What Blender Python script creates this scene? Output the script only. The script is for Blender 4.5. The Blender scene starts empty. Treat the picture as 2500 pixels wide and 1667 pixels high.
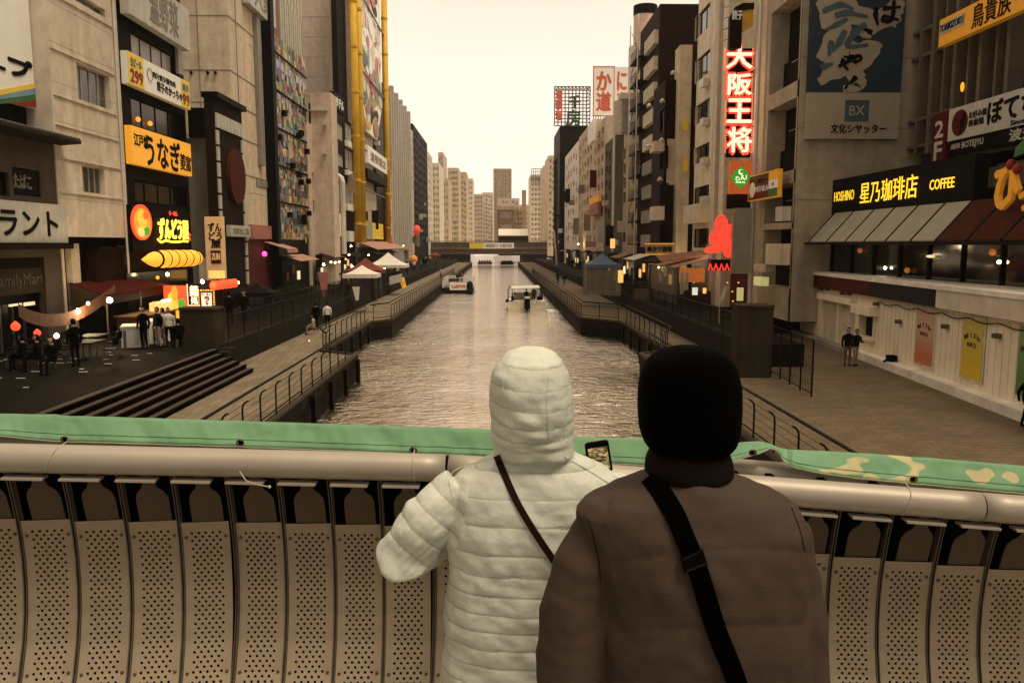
import bpy, bmesh, math, random
from mathutils import Vector, Matrix, noise
from mathutils.bvhtree import BVHTree
random.seed(7)
R = math.radians
SC = bpy.context.scene
COL = SC.collection

# ---------------------------------------------------------------- camera, sky, sun, exposure
cam_data = bpy.data.cameras.new('camera')
cam_data.sensor_width = 36.0
cam_data.lens = 28.0
cam_data.clip_start = 0.05
cam_data.clip_end = 3000
cam = bpy.data.objects.new('camera', cam_data)
COL.objects.link(cam)
cam.location = (0, 0, 6.5)
cam.rotation_euler = (R(90 - 6.97), 0, R(-1.03))
SC.camera = cam

world = bpy.data.worlds.new('World')
SC.world = world
world.use_nodes = True
wn, wl = world.node_tree.nodes, world.node_tree.links
wn.clear()
w_out = wn.new('ShaderNodeOutputWorld')
w_bg = wn.new('ShaderNodeBackground')
w_sky = wn.new('ShaderNodeTexSky')
w_sky.sky_type = 'NISHITA'
w_sky.sun_disc = False
w_sky.sun_elevation = R(66)
w_sky.sun_rotation = R(127)
w_sky.dust_density = 6.0
w_tc = wn.new('ShaderNodeTexCoord')
w_sep = wn.new('ShaderNodeSeparateXYZ')
w_ramp = wn.new('ShaderNodeValToRGB')
w_ramp.color_ramp.elements[0].position = 0.0
w_ramp.color_ramp.elements[0].color = (1.10, 0.92, 0.79, 1)
w_ramp.color_ramp.elements[1].position = 1.0
w_ramp.color_ramp.elements[1].color = (0.96, 0.76, 0.54, 1)
e = w_ramp.color_ramp.elements.new(0.20)
e.color = (1.04, 0.86, 0.72, 1)
e = w_ramp.color_ramp.elements.new(0.34)
e.color = (0.88, 0.70, 0.54, 1)
w_n = wn.new('ShaderNodeTexNoise')
w_n.inputs['Scale'].default_value = 2.5
w_n.inputs['Detail'].default_value = 4
w_mr = wn.new('ShaderNodeMapRange')
w_mr.inputs['To Min'].default_value = 9.0
w_mr.inputs['To Max'].default_value = 10.6
w_sc = wn.new('ShaderNodeVectorMath'); w_sc.operation = 'SCALE'
w_mix = wn.new('ShaderNodeMix'); w_mix.data_type = 'RGBA'
w_mix.inputs[0].default_value = 0.94
wl.new(w_tc.outputs['Generated'], w_sep.inputs[0])
wl.new(w_sep.outputs['Z'], w_ramp.inputs[0])
wl.new(w_tc.outputs['Generated'], w_n.inputs['Vector'])
wl.new(w_n.outputs['Fac'], w_mr.inputs['Value'])
wl.new(w_ramp.outputs['Color'], w_sc.inputs[0])
w_dir = wn.new('ShaderNodeMapRange'); w_dir.interpolation_type = 'SMOOTHSTEP'
w_dir.inputs['From Min'].default_value = -1.0; w_dir.inputs['From Max'].default_value = 0.9
w_dir.inputs['To Min'].default_value = 0.55; w_dir.inputs['To Max'].default_value = 1.0
w_mul = wn.new('ShaderNodeMath'); w_mul.operation = 'MULTIPLY'
wl.new(w_sep.outputs['Y'], w_dir.inputs['Value'])
wl.new(w_mr.outputs['Result'], w_mul.inputs[0]); wl.new(w_dir.outputs['Result'], w_mul.inputs[1])
wl.new(w_mul.outputs[0], w_sc.inputs['Scale'])
wl.new(w_sky.outputs['Color'], w_mix.inputs[6])
wl.new(w_sc.outputs[0], w_mix.inputs[7])
wl.new(w_mix.outputs[2], w_bg.inputs['Color'])
w_bg.inputs['Strength'].default_value = 0.080
wl.new(w_bg.outputs[0], w_out.inputs['Surface'])

sun_d = bpy.data.lights.new('sun', 'SUN')
sun_d.energy = 1.5
sun_d.angle = R(22)
sun_d.color = (1.0, 0.84, 0.62)
sun = bpy.data.objects.new('sun', sun_d)
COL.objects.link(sun)
SUN_FROM = Vector((.80 * math.cos(R(66)), -.60 * math.cos(R(66)), math.sin(R(66))))
sun.rotation_euler = (-SUN_FROM).to_track_quat('-Z', 'Y').to_euler()

SC.render.engine = 'CYCLES'
vs = SC.view_settings
vs.view_transform = 'Standard'
vs.look = 'None'
vs.exposure = 0.7
vs.gamma = 1.0
vs.use_curve_mapping = False
SC.cycles.use_denoising = True
SC.cycles.max_bounces = 6
SC.cycles.transparent_max_bounces = 8
SC.cycles.volume_bounces = 0
SC.cycles.sample_clamp_indirect = 4.0

# ---------------------------------------------------------------- measuring: reference picture -> place
CM = cam.rotation_euler.to_matrix()
CP = Vector(cam.location)
def rayd(px, py):
    return CM @ Vector(((px - 1250) / 1944.4, -(py - 833.5) / 1944.4, -1.0))
def onX(px, py, X):
    d = rayd(px, py); return CP + d * ((X - CP.x) / d.x)
def onY(px, py, Y):
    d = rayd(px, py); return CP + d * ((Y - CP.y) / d.y)
def onZ(px, py, Z):
    d = rayd(px, py); return CP + d * ((Z - CP.z) / d.z)

# ---------------------------------------------------------------- materials
MATS = {}
def mat(name, col=(.5, .5, .5), rough=.7, metal=0, var=.18, scale=1.5, streak=0, bump=0, bscale=60, emit=0, ecol=None, spec=.4, alpha=None, coords='Object'):
    if name in MATS: return MATS[name]
    lum = .3 * col[0] + .55 * col[1] + .15 * col[2]
    if not emit: k_ = 1.06 * (max(lum, .002) / .6) ** .5; col = tuple(min(.86, c * k_) for c in col)
    emit = emit * .62
    m = bpy.data.materials.new(name); m.use_nodes = True
    n, l = m.node_tree.nodes, m.node_tree.links
    b = n['Principled BSDF']
    b.inputs['Roughness'].default_value = rough
    b.inputs['Metallic'].default_value = metal
    b.inputs['Specular IOR Level'].default_value = spec if (rough < .3 or metal > .3) else min(spec, .28 if lum > .1 else .06)
    tc = n.new('ShaderNodeTexCoord')
    nz = n.new('ShaderNodeTexNoise'); nz.inputs['Scale'].default_value = scale; nz.inputs['Detail'].default_value = 6
    nz.inputs['Roughness'].default_value = .65
    l.new(tc.outputs[coords], nz.inputs['Vector'])
    mr = n.new('ShaderNodeMapRange')
    mr.inputs['From Min'].default_value = .3; mr.inputs['From Max'].default_value = .7
    mr.inputs['To Min'].default_value = 1 - var; mr.inputs['To Max'].default_value = 1 + var
    l.new(nz.outputs['Fac'], mr.inputs['Value'])
    val = mr.outputs['Result']
    if streak:
        mp = n.new('ShaderNodeMapping'); mp.inputs['Scale'].default_value = (.9, .9, .07)
        l.new(tc.outputs[coords], mp.inputs['Vector'])
        n2 = n.new('ShaderNodeTexNoise'); n2.inputs['Scale'].default_value = 1.6; n2.inputs['Detail'].default_value = 5
        l.new(mp.outputs[0], n2.inputs['Vector'])
        m2 = n.new('ShaderNodeMapRange')
        m2.inputs['From Min'].default_value = .35; m2.inputs['From Max'].default_value = .6
        m2.inputs['To Min'].default_value = 1 - streak * .7; m2.inputs['To Max'].default_value = 1.0
        l.new(n2.outputs['Fac'], m2.inputs['Value'])
        mu = n.new('ShaderNodeMath'); mu.operation = 'MULTIPLY'
        l.new(val, mu.inputs[0]); l.new(m2.outputs['Result'], mu.inputs[1]); val = mu.outputs[0]
    sc = n.new('ShaderNodeVectorMath'); sc.operation = 'SCALE'
    sc.inputs[0].default_value = col
    l.new(val, sc.inputs['Scale'])
    l.new(sc.outputs[0], b.inputs['Base Color'])
    if bump:
        nb = n.new('ShaderNodeTexNoise'); nb.inputs['Scale'].default_value = bscale; nb.inputs['Detail'].default_value = 4
        l.new(tc.outputs[coords], nb.inputs['Vector'])
        bp = n.new('ShaderNodeBump'); bp.inputs['Strength'].default_value = bump; bp.inputs['Distance'].default_value = .02
        l.new(nb.outputs['Fac'], bp.inputs['Height']); l.new(bp.outputs[0], b.inputs['Normal'])
    if emit:
        b.inputs['Emission Color'].default_value = (*(ecol or col), 1)
        b.inputs['Emission Strength'].default_value = emit
    if alpha is not None:
        b.inputs['Alpha'].default_value = alpha
    MATS[name] = m
    return m

M = lambda k: MATS[k]
mat('pale_concrete', (.62, .54, .42), .85, streak=.22, bump=.15, bscale=30)
mat('beige_render', (.62, .51, .36), .85, streak=.25, bump=.1)
mat('cream_tile', (.68, .59, .45), .7, streak=.2)
mat('white_paint', (.72, .67, .58), .6, streak=.18)
mat('grey_concrete', (.34, .31, .27), .9, streak=.35, bump=.25, bscale=25)
mat('dark_concrete', (.07, .062, .05), .92, streak=.4, bump=.3, bscale=20, var=.3)
mat('wet_concrete', (.028, .024, .018), .7, streak=.4, bump=.3, bscale=20, var=.4)
mat('dark_cladding', (.016, .0125, .009), .6, streak=.2)
mat('black', (.008, .007, .006), .6)
mat('maroon_cladding', (.06, .018, .010), .7, streak=.2)
mat('red_brick', (.16, .075, .05), .8, streak=.2)
mat('tan_wall', (.42, .31, .18), .85, streak=.3)
mat('ochre_wall', (.47, .36, .22), .85, streak=.25)
mat('rosy_wall', (.60, .48, .37), .85, streak=.2)
mat('olive_wall', (.16, .145, .11), .85, streak=.3)
mat('metal_grey', (.22, .20, .17), .45, metal=.7, var=.1)
mat('metal_pale', (.62, .58, .52), .4, metal=.5, var=.1)
mat('steel_rail', (.045, .034, .026), .6, metal=.2, var=.3, scale=8)
mat('glass_dark', (.02, .019, .017), .12, var=.3, scale=.4, spec=.6)
mat('glass_far_hazed', (.36, .32, .26), .4, var=.35, scale=.3)  # distance haze put into the colour: far panes paler than near glass
mat('glass_mid', (.13, .12, .10), .15, var=.4, scale=.5, spec=.6)
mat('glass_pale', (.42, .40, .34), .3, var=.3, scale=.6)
mat('frame_dark', (.03, .027, .022), .5)
mat('frame_pale', (.45, .40, .33), .5)
mat('duct', (.66, .60, .52), .4, metal=.3, streak=.2)
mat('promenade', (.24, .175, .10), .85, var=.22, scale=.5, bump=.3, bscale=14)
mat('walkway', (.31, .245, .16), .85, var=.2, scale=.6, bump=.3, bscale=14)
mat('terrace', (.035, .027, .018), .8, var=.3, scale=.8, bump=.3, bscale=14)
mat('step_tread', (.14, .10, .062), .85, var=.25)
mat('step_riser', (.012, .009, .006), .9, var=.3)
mat('edge_brown', (.06, .043, .027), .9, streak=.5, var=.4)
mat('kerb_brown', (.13, .095, .06), .9, streak=.3)
mat('soil', (.06, .05, .04), .95)
mat('sign_white', (.78, .74, .66), .5, var=.05)
mat('sign_orange', (.85, .40, .035), .5, var=.08, emit=.35, ecol=(1, .42, .03))
mat('sign_orange_flat', (.80, .36, .03), .5, var=.05, emit=.10, ecol=(1, .42, .03))
mat('sign_yellow', (.80, .58, .06), .5, var=.08)
mat('sign_blue', (.10, .24, .34), .5, var=.08)
mat('sign_green', (.07, .25, .07), .5, var=.08)
mat('sign_red', (.45, .03, .02), .5, var=.08)
mat('sign_maroon', (.20, .02, .018), .5, var=.08)
mat('ink', (.012, .011, .010), .6)
mat('ink_brown', (.06, .035, .02), .6)
mat('neon_yellow', (.9, .6, .05), .5, emit=3.0, ecol=(1, .55, .05))
mat('neon_yellow_soft', (.9, .6, .05), .5, emit=1.1, ecol=(1, .62, .03))
mat('neon_white', (.9, .85, .7), .5, emit=1.0, ecol=(1, .84, .56))
mat('neon_dim_red', (.4, .03, .02), .5, emit=.8, ecol=(1, .06, .03))
mat('neon_red', (.8, .05, .03), .5, emit=1.3, ecol=(1, .05, .02))
mat('neon_red_bulb', (.8, .05, .03), .5, emit=3.5, ecol=(1, .10, .03))
mat('neon_pink', (.8, .1, .3), .5, emit=3.0, ecol=(1, .05, .3))
mat('neon_green', (.05, .4, .05), .5, emit=.3, ecol=(.04, .7, .05))
mat('bulb_warm', (1, .8, .5), .5, emit=22, ecol=(1, .72, .32))
mat('bulb_white', (1, .9, .7), .5, emit=30, ecol=(1, .88, .62))
mat('lamp_orange', (.8, .35, .05), .6, emit=1.2, ecol=(1, .36, .03), var=.3, scale=3)
mat('lamp_red', (.7, .05, .02), .6, emit=1.6, ecol=(1, .07, .02))
mat('lit_panel', (.8, .7, .5), .6, emit=.9, ecol=(1, .78, .45))
mat('lit_amber', (.8, .5, .2), .6, emit=1.0, ecol=(1, .5, .12), var=.5, scale=5)
mat('awning_red', (.16, .018, .014), .8, var=.2, streak=.2)
mat('awning_pink', (.50, .26, .19), .8, var=.15)
mat('awning_rust', (.40, .18, .11), .8, var=.15)
mat('canvas_white', (.66, .61, .53), .8, var=.1)
mat('canvas_red', (.33, .06, .04), .8, var=.1)
mat('canvas_blue', (.13, .19, .30), .8, var=.12)
mat('canvas_dark', (.035, .03, .022), .8, var=.2)
mat('canvas_green', (.36, .345, .27), .75, var=.12)
mat('plastic_clear', (.32, .29, .23), .3, var=.3, scale=2, alpha=.55)
mat('yellow_steel', (.72, .42, .025), .5, var=.15, streak=.15)
mat('pink_paint', (.50, .20, .17), .7, streak=.15)
mat('pink_dark', (.20, .05, .045), .7, var=.3)
mat('corrugated', (.40, .37, .29), .7, streak=.2)
mat('skin', (.45, .28, .19), .6, var=.08)
mat('hair', (.015, .012, .01), .6)
mat('cloth_black', (.012, .011, .010), .9)
mat('cloth_dark', (.03, .027, .025), .9)
mat('cloth_white', (.60, .57, .52), .85, var=.1)
mat('cloth_cream', (.42, .35, .26), .85)
mat('cloth_khaki', (.20, .15, .10), .85)
mat('cloth_pink', (.45, .28, .25), .85)
mat('cloth_blue', (.09, .10, .13), .85)
mat('foliage', (.05, .07, .025), .8, var=.4, scale=6)
mat('boat_white', (.62, .58, .48), .4, var=.12)
mat('boat_dark', (.03, .028, .025), .5)
mat('wood', (.12, .07, .035), .7, var=.3, scale=4)

# ---------------------------------------------------------------- mesh builder
BASE = {}
def base_of(p):
    return BASE[p.name] if p is not None else None

class MB:
    def __init__(s): s.v, s.f, s.mi, s.cur = [], [], [], 0
    def add(s, vs, fs):
        o = len(s.v); s.v += [Vector(v) for v in vs]
        for f in fs: s.f.append([o + i for i in f]); s.mi.append(s.cur)
        return s
    def box(s, a, b):
        x0, y0, z0 = [min(p, q) for p, q in zip(a, b)]; x1, y1, z1 = [max(p, q) for p, q in zip(a, b)]
        return s.add([(x0,y0,z0),(x1,y0,z0),(x1,y1,z0),(x0,y1,z0),(x0,y0,z1),(x1,y0,z1),(x1,y1,z1),(x0,y1,z1)],
                     [(0,3,2,1),(4,5,6,7),(0,1,5,4),(1,2,6,5),(2,3,7,6),(3,0,4,7)])
    def hexa(s, q, off):
        q = [Vector(p) for p in q]; off = Vector(off); n = len(q)
        return s.add(q + [p + off for p in q], [tuple(range(n))[::-1], tuple(range(n, 2 * n))] +
                     [(i, (i + 1) % n, n + (i + 1) % n, n + i) for i in range(n)])
    def quad(s, *q): return s.add(q, [tuple(range(len(q)))])
    def prism(s, pts, z0, z1):
        return s.hexa([(x, y, z0) for x, y in pts], (0, 0, z1 - z0))
    def tube(s, path, r, n=8, cap=True, flat=None):
        path = [Vector(p) for p in path]; rs = r if isinstance(r, (list, tuple)) else [r] * len(path)
        rings = []; up0 = None
        for i, p in enumerate(path):
            t = (path[min(i + 1, len(path) - 1)] - path[max(i - 1, 0)])
            if t.length < 1e-6: t = Vector((0, 0, 1))
            t.normalize()
            if up0 is None:
                up0 = Vector((0, 0, 1)) if abs(t.z) < .9 else Vector((0, 1, 0))
            u = (up0 - t * up0.dot(t)).normalized(); up0 = u; w = t.cross(u)
            rx = rs[i]; ry = rs[i] * (flat or 1)
            rings.append([p + u * (math.cos(2*math.pi*k/n) * rx) + w * (math.sin(2*math.pi*k/n) * ry) for k in range(n)])
        vs = [v for g in rings for v in g]; fs = []
        for i in range(len(path) - 1):
            for k in range(n):
                fs.append((i*n+k, i*n+(k+1)%n, (i+1)*n+(k+1)%n, (i+1)*n+k))
        if cap: fs += [tuple(range(n))[::-1], tuple(range((len(path)-1)*n, len(path)*n))]
        return s.add(vs, fs)
    def bar(s, a, b, r, n=6): return s.tube([a, b], r, n)
    def ball(s, c, r, nu=10, nv=7, sq=(1, 1, 1)):
        c = Vector(c); vs = [c + Vector((0, 0, r * sq[2]))]; fs = []
        for j in range(1, nv):
            th = math.pi * j / nv
            for i in range(nu):
                ph = 2 * math.pi * i / nu
                vs.append(c + Vector((r*sq[0]*math.sin(th)*math.cos(ph), r*sq[1]*math.sin(th)*math.sin(ph), r*sq[2]*math.cos(th))))
        vs.append(c - Vector((0, 0, r * sq[2])))
        for i in range(nu): fs.append((0, 1 + i, 1 + (i + 1) % nu))
        for j in range(nv - 2):
            for i in range(nu):
                a = 1 + j*nu + i; b = 1 + j*nu + (i+1) % nu
                fs.append((a, a + nu, b + nu, b))
        l = len(vs) - 1; o = 1 + (nv - 2) * nu
        for i in range(nu): fs.append((l, o + (i + 1) % nu, o + i))
        return s.add(vs, fs)
    def loft(s, rings, n=24):
        # rings: (centre, half width x, half depth y, squareness)
        vs, fs = [], []
        for c, rx, ry, e in rings:
            c = Vector(c)
            for k in range(n):
                a = 2 * math.pi * k / n; ca, sa = math.cos(a), math.sin(a)
                vs.append(c + Vector((math.copysign(abs(ca) ** (2/e), ca) * rx, math.copysign(abs(sa) ** (2/e), sa) * ry, 0)))
        for i in range(len(rings) - 1):
            for k in range(n):
                fs.append((i*n+k, i*n+(k+1)%n, (i+1)*n+(k+1)%n, (i+1)*n+k))
        fs += [tuple(range(n))[::-1], tuple(range((len(rings)-1)*n, len(rings)*n))]
        return s.add(vs, fs)
    def mesh(s, name, off=None):
        me = bpy.data.meshes.new(name)
        off = off or Vector((0, 0, 0))
        me.from_pydata([tuple(v - off) for v in s.v], [], s.f)
        if any(s.mi): me.polygons.foreach_set('material_index', s.mi)
        return me

def finish(me, mats, smooth=False):
    for m in (mats if isinstance(mats, (list, tuple)) else [mats]):
        me.materials.append(MATS[m] if isinstance(m, str) else m)
    if smooth:
        me.polygons.foreach_set('use_smooth', [True] * len(me.polygons))
    me.update()
    return me

def tag(o, label=None, cat=None, group=None, kind=None):
    if label: o['label'] = label
    if cat: o['category'] = cat
    if group: o['group'] = group
    if kind: o['kind'] = kind
    return o

def thing(name, label, cat, loc, group=None, kind=None):
    o = bpy.data.objects.new(name, None); COL.objects.link(o)
    o.location = loc; o.empty_display_size = .1
    BASE[o.name] = Vector(loc)
    return tag(o, label, cat, group, kind)

def obj(name, mb, m, parent=None, smooth=False, label=None, cat=None, group=None, kind=None):
    """one mesh object; the vertices are world coordinates"""
    if parent is not None: off = base_of(parent)
    else:
        n = len(mb.v) or 1
        off = Vector((sum(v.x for v in mb.v) / n, sum(v.y for v in mb.v) / n, min((v.z for v in mb.v), default=0)))
    me = finish(mb.mesh(name, off), m, smooth)
    o = bpy.data.objects.new(name, me); COL.objects.link(o)
    if parent is not None: o.parent = parent
    else: o.location = off
    BASE[o.name] = off
    return tag(o, label, cat, group, kind)

def shared(name, me, parent, loc, rot=None, scale=None):
    """another object on the same mesh, loc relative to the parent's origin"""
    o = bpy.data.objects.new(name, me); COL.objects.link(o); o.parent = parent
    o.location = loc
    if rot: o.rotation_euler = rot
    if scale: o.scale = scale
    BASE[o.name] = base_of(parent)
    return o

def copy_tree(o, parent=None, loc=None, rot=None, label=None):
    c = o.copy(); COL.objects.link(c)
    if parent is not None: c.parent = parent
    if loc is not None: c.location = loc
    if rot is not None: c.rotation_euler = (0, 0, rot)
    if label: c['label'] = label
    BASE[c.name] = Vector(c.location)
    for ch in [k for k in KIDS.get(o.name, [])]:
        copy_tree(ch, c)
    return c
KIDS = {}
def kids(root):
    def rec(o, lst):
        KIDS[o.name] = [c for c in lst if c.parent == o]
        for c in KIDS[o.name]: rec(c, lst)
    rec(root, [o for o in COL.objects if o.parent is not None])

# planes: L faces the canal from the left bank, R from the right bank, F faces the viewer
class Pl:
    def __init__(s, k, v):
        s.k, s.v = k, v
        s.u = {'L': Vector((0,1,0)), 'R': Vector((0,-1,0)), 'F': Vector((1,0,0))}[k]
        s.n = {'L': Vector((1,0,0)), 'R': Vector((-1,0,0)), 'F': Vector((0,-1,0))}[k]
        s.o = Vector((v, 0, 0)) if k in 'LR' else Vector((0, v, 0))
    def pt(s, px, py):
        p = onX(px, py, s.v) if s.k in 'LR' else onY(px, py, s.v)
        return p.dot(s.u), p.z
    def P(s, u, z, t=0): return s.o + s.u * u + s.n * t + Vector((0, 0, z))
    def r(s, x0, y0, x1, y1):
        a, b = s.pt(x0, y0), s.pt(x1, y1)
        return min(a[0], b[0]), min(a[1], b[1]), max(a[0], b[0]), max(a[1], b[1])
    def rm(s, x0, y0, x1, y1):
        """rect whose left edge is px x0, right edge px x1; heights taken in the middle"""
        xm = (x0 + x1) / 2
        ua, ub, um = s.pt(x0, (y0+y1)/2)[0], s.pt(x1, (y0+y1)/2)[0], None
        return min(ua, ub), s.pt(xm, y1)[1], max(ua, ub), s.pt(xm, y0)[1]

def slab(mb, pl, r, t0, t1):
    u0, z0, u1, z1 = r
    return mb.box(pl.P(u0, z0, t0), pl.P(u1, z1, t1))

TXT = {}
def text_mesh(body):
    if body in TXT: return TXT[body]
    cu = bpy.data.curves.new('lettering', 'FONT')
    cu.body = body; cu.size = 1; cu.resolution_u = 2
    cu.extrude = .5
    ob = bpy.data.objects.new('lettering', cu)
    me = bpy.data.meshes.new_from_object(ob)
    vs = [v.co.copy() for v in me.vertices]; fs = [tuple(p.vertices) for p in me.polygons]
    bpy.data.objects.remove(ob); bpy.data.curves.remove(cu); bpy.data.meshes.remove(me)
    if not vs: vs = [Vector((0,0,0)), Vector((1,0,0)), Vector((0,1,0))]; fs = [(0,1,2)]
    x0 = min(v.x for v in vs); x1 = max(v.x for v in vs); y0 = min(v.y for v in vs); y1 = max(v.y for v in vs)
    TXT[body] = ([((v.x-x0)/((x1-x0) or 1), (v.y-y0)/((y1-y0) or 1), v.z + .5) for v in vs], fs)
    return TXT[body]

def text(mb, body, pl, r, t0=.012, th=.02, bold=0, slant=0):
    vs, fs = text_mesh(body); u0, z0, u1, z1 = r
    offs = [(0, 0)] if not bold else [(-bold, 0), (bold, 0), (0, bold), (0, -bold)]
    for i, (dx, dz) in enumerate(offs):
        mb.add([pl.P(u0 + dx + (u1-u0) * (x + slant * y), z0 + dz + (z1-z0) * y, t0 + th * z + i * .0015) for x, y, z in vs], fs)
    return mb

def sub(r, a, b, c, d):
    """fraction of a rect: left, bottom, right, top"""
    u0, z0, u1, z1 = r
    return u0 + (u1-u0)*a, z0 + (z1-z0)*b, u0 + (u1-u0)*c, z0 + (z1-z0)*d

def window(parent, pl, r, frame='frame_dark', glass='glass_dark', nm=1, nt=0, depth=.18, fw=.05, curtain=None):
    fb = MB(); u0, z0, u1, z1 = r
    slab(fb, pl, (u0, z0, u1, z0+fw), -depth, -depth+.06); slab(fb, pl, (u0, z1-fw, u1, z1), -depth, -depth+.06)
    slab(fb, pl, (u0, z0+fw, u0+fw, z1-fw), -depth, -depth+.06); slab(fb, pl, (u1-fw, z0+fw, u1, z1-fw), -depth, -depth+.06)
    for i in range(nm):
        c = u0 + (u1-u0) * (i+1)/(nm+1)
        slab(fb, pl, (c-fw/2, z0+fw, c+fw/2, z1-fw), -depth, -depth+.05)
    for i in range(nt):
        c = z0 + (z1-z0) * (i+1)/(nt+1)
        slab(fb, pl, (u0+fw, c-fw/2, u1-fw, c+fw/2), -depth, -depth+.045)
    w = obj('window', fb, frame, parent)
    g = MB(); slab(g, pl, (u0, z0, u1, z1), -depth-.04, -depth+.01)
    obj('pane', g, glass, w)
    return w

def wall(parent, pl, r, holes, m, depth=.3, back=None, name='wall'):
    """a wall sheet with real openings and reveals"""
    u0, z0, u1, z1 = r; mb = MB()
    us = sorted({u0, u1, *[min(max(h[0], u0), u1) for h in holes], *[min(max(h[2], u0), u1) for h in holes]})
    zs = sorted({z0, z1, *[min(max(h[1], z0), z1) for h in holes], *[min(max(h[3], z0), z1) for h in holes]})
    for i in range(len(us)-1):
        for j in range(len(zs)-1):
            cu, cz = (us[i]+us[i+1])/2, (zs[j]+zs[j+1])/2
            if us[i+1]-us[i] < 1e-5 or zs[j+1]-zs[j] < 1e-5: continue
            if any(h[0] < cu < h[2] and h[1] < cz < h[3] for h in holes): continue
            mb.quad(pl.P(us[i], zs[j]), pl.P(us[i+1], zs[j]), pl.P(us[i+1], zs[j+1]), pl.P(us[i], zs[j+1]))
    for h in holes:
        a, b, c, d = h
        if c <= u0 or a >= u1: continue
        q = [(a, b), (c, b), (c, d), (a, d)]
        for i in range(4):
            p, s2 = q[i], q[(i+1) % 4]
            mb.quad(pl.P(*p), pl.P(*s2), pl.P(*s2, -depth), pl.P(*p, -depth))
    B = back if back is not None else 8
    mb.quad(pl.P(u0, z0), pl.P(u0, z1), pl.P(u0, z1, -B), pl.P(u0, z0, -B))
    mb.quad(pl.P(u1, z0), pl.P(u1, z1), pl.P(u1, z1, -B), pl.P(u1, z0, -B))
    mb.quad(pl.P(u0, z1), pl.P(u1, z1), pl.P(u1, z1, -B), pl.P(u0, z1, -B))
    mb.quad(pl.P(u0, z0, -B), pl.P(u1, z0, -B), pl.P(u1, z1, -B), pl.P(u0, z1, -B))
    return obj(name, mb, m, parent)

def grid(r, nu, nz, fu=.6, fz=.55, mu=.05, mz0=.0, mz1=.0):
    """rects of a window grid, with a stair column or a missing bay here and there"""
    u0, z0, u1, z1 = r; out = []; rnd = random.Random(int((u0 + z1) * 97))
    fus = [fu * rnd.choice((.75, 1, 1, 1.35)) for _ in range(nu)]; fzs = [fz * rnd.choice((.8, 1, 1.2)) for _ in range(nu)]; offz = [rnd.choice((0, 0, 0, .25)) for _ in range(nu)]
    z0 += mz0; z1 -= mz1
    for j in range(nz):
        for i in range(nu):
            if rnd.random() < .06: continue
            cu = u0 + (u1-u0)*(mu + (1-2*mu)*(i+.5)/nu); cz = z0 + (z1-z0)*(j+.5-offz[i]*(j > 0))/nz
            hu = (u1-u0)*(1-2*mu)/nu*min(.92, fus[i])/2; hz = (z1-z0)/nz*min(.8, fzs[i])/2
            out.append((cu-hu, cz-hz, cu+hu, cz+hz))
    return out

def building(name, label, pl, r, m, holes=(), back=12, glass='glass_dark', frame='frame_dark', nm=1, nt=0, group=None, cat='building', small=False, ledge=None, group_=None):
    u0, z0, u1, z1 = r
    th = thing(name, label, cat, pl.P((u0+u1)/2, z0, -back/2), group)
    wall(th, pl, r, holes, m, back=back)
    if small:
        me_cache = {}
        for h in holes:
            k = (round(h[2]-h[0], 2), round(h[3]-h[1], 2))
            if k not in me_cache:
                g = MB(); slab(g, pl, h, -.25, -.2)
                fr = (h[3]-h[1])
                slab(g, pl, (h[0], (h[1]+h[3])/2-.04, h[2], (h[1]+h[3])/2+.04), -.2, -.12)
                slab(g, pl, ((h[0]+h[2])/2-.04, h[1], (h[0]+h[2])/2+.04, h[3]), -.2, -.13)
                o = obj('window', g, glass, th); me_cache[k] = (o.data, pl.P((h[0]+h[2])/2, (h[1]+h[3])/2))
            else:
                me, c = me_cache[k]
                shared('window', me, th, pl.P((h[0]+h[2])/2, (h[1]+h[3])/2) - c)
    else:
        for h in holes: window(th, pl, h, frame, glass, nm, nt)
    if ledge:
        for z in ledge:
            g = MB(); slab(g, pl, (u0, z, u1, z+.12), 0, .15); obj('ledge', g, m, th)
    return th

def sign(name, label, pl, r, m, texts=(), t0=.02, t1=.18, cat='sign', frame=None, group=None):
    """board + lettering: texts = (string, rect fractions, material[, bold])"""
    u0, z0, u1, z1 = r
    th = thing(name, label, cat, pl.P((u0+u1)/2, z0, t0), group)
    b = MB(); slab(b, pl, r, t0, t1); obj('board', b, m, th)
    if frame:
        f = MB(); w = min(u1-u0, z1-z0)*.035 + .02
        slab(f, pl, (u0-w, z0-w, u1+w, z0), t0, t1+.04); slab(f, pl, (u0-w, z1, u1+w, z1+w), t0, t1+.04)
        slab(f, pl, (u0-w, z0, u0, z1), t0, t1+.04); slab(f, pl, (u1, z0, u1+w, z1), t0, t1+.04)
        obj('frame', f, frame, th)
    bym = {}
    for t in texts:
        body, fr, tm = t[0], t[1], t[2]; bold = t[3] if len(t) > 3 else .006
        text(bym.setdefault(tm, MB()), body, pl, sub(r, *fr), t1 + .004, .02, bold)
    for tm, mb in bym.items(): obj('lettering', mb, tm, th)
    return th
HAZE = 1
# ================================================================ the setting
W0, LOW, UP, DECK = 0.0, 1.2, 2.2, 4.55
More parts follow.
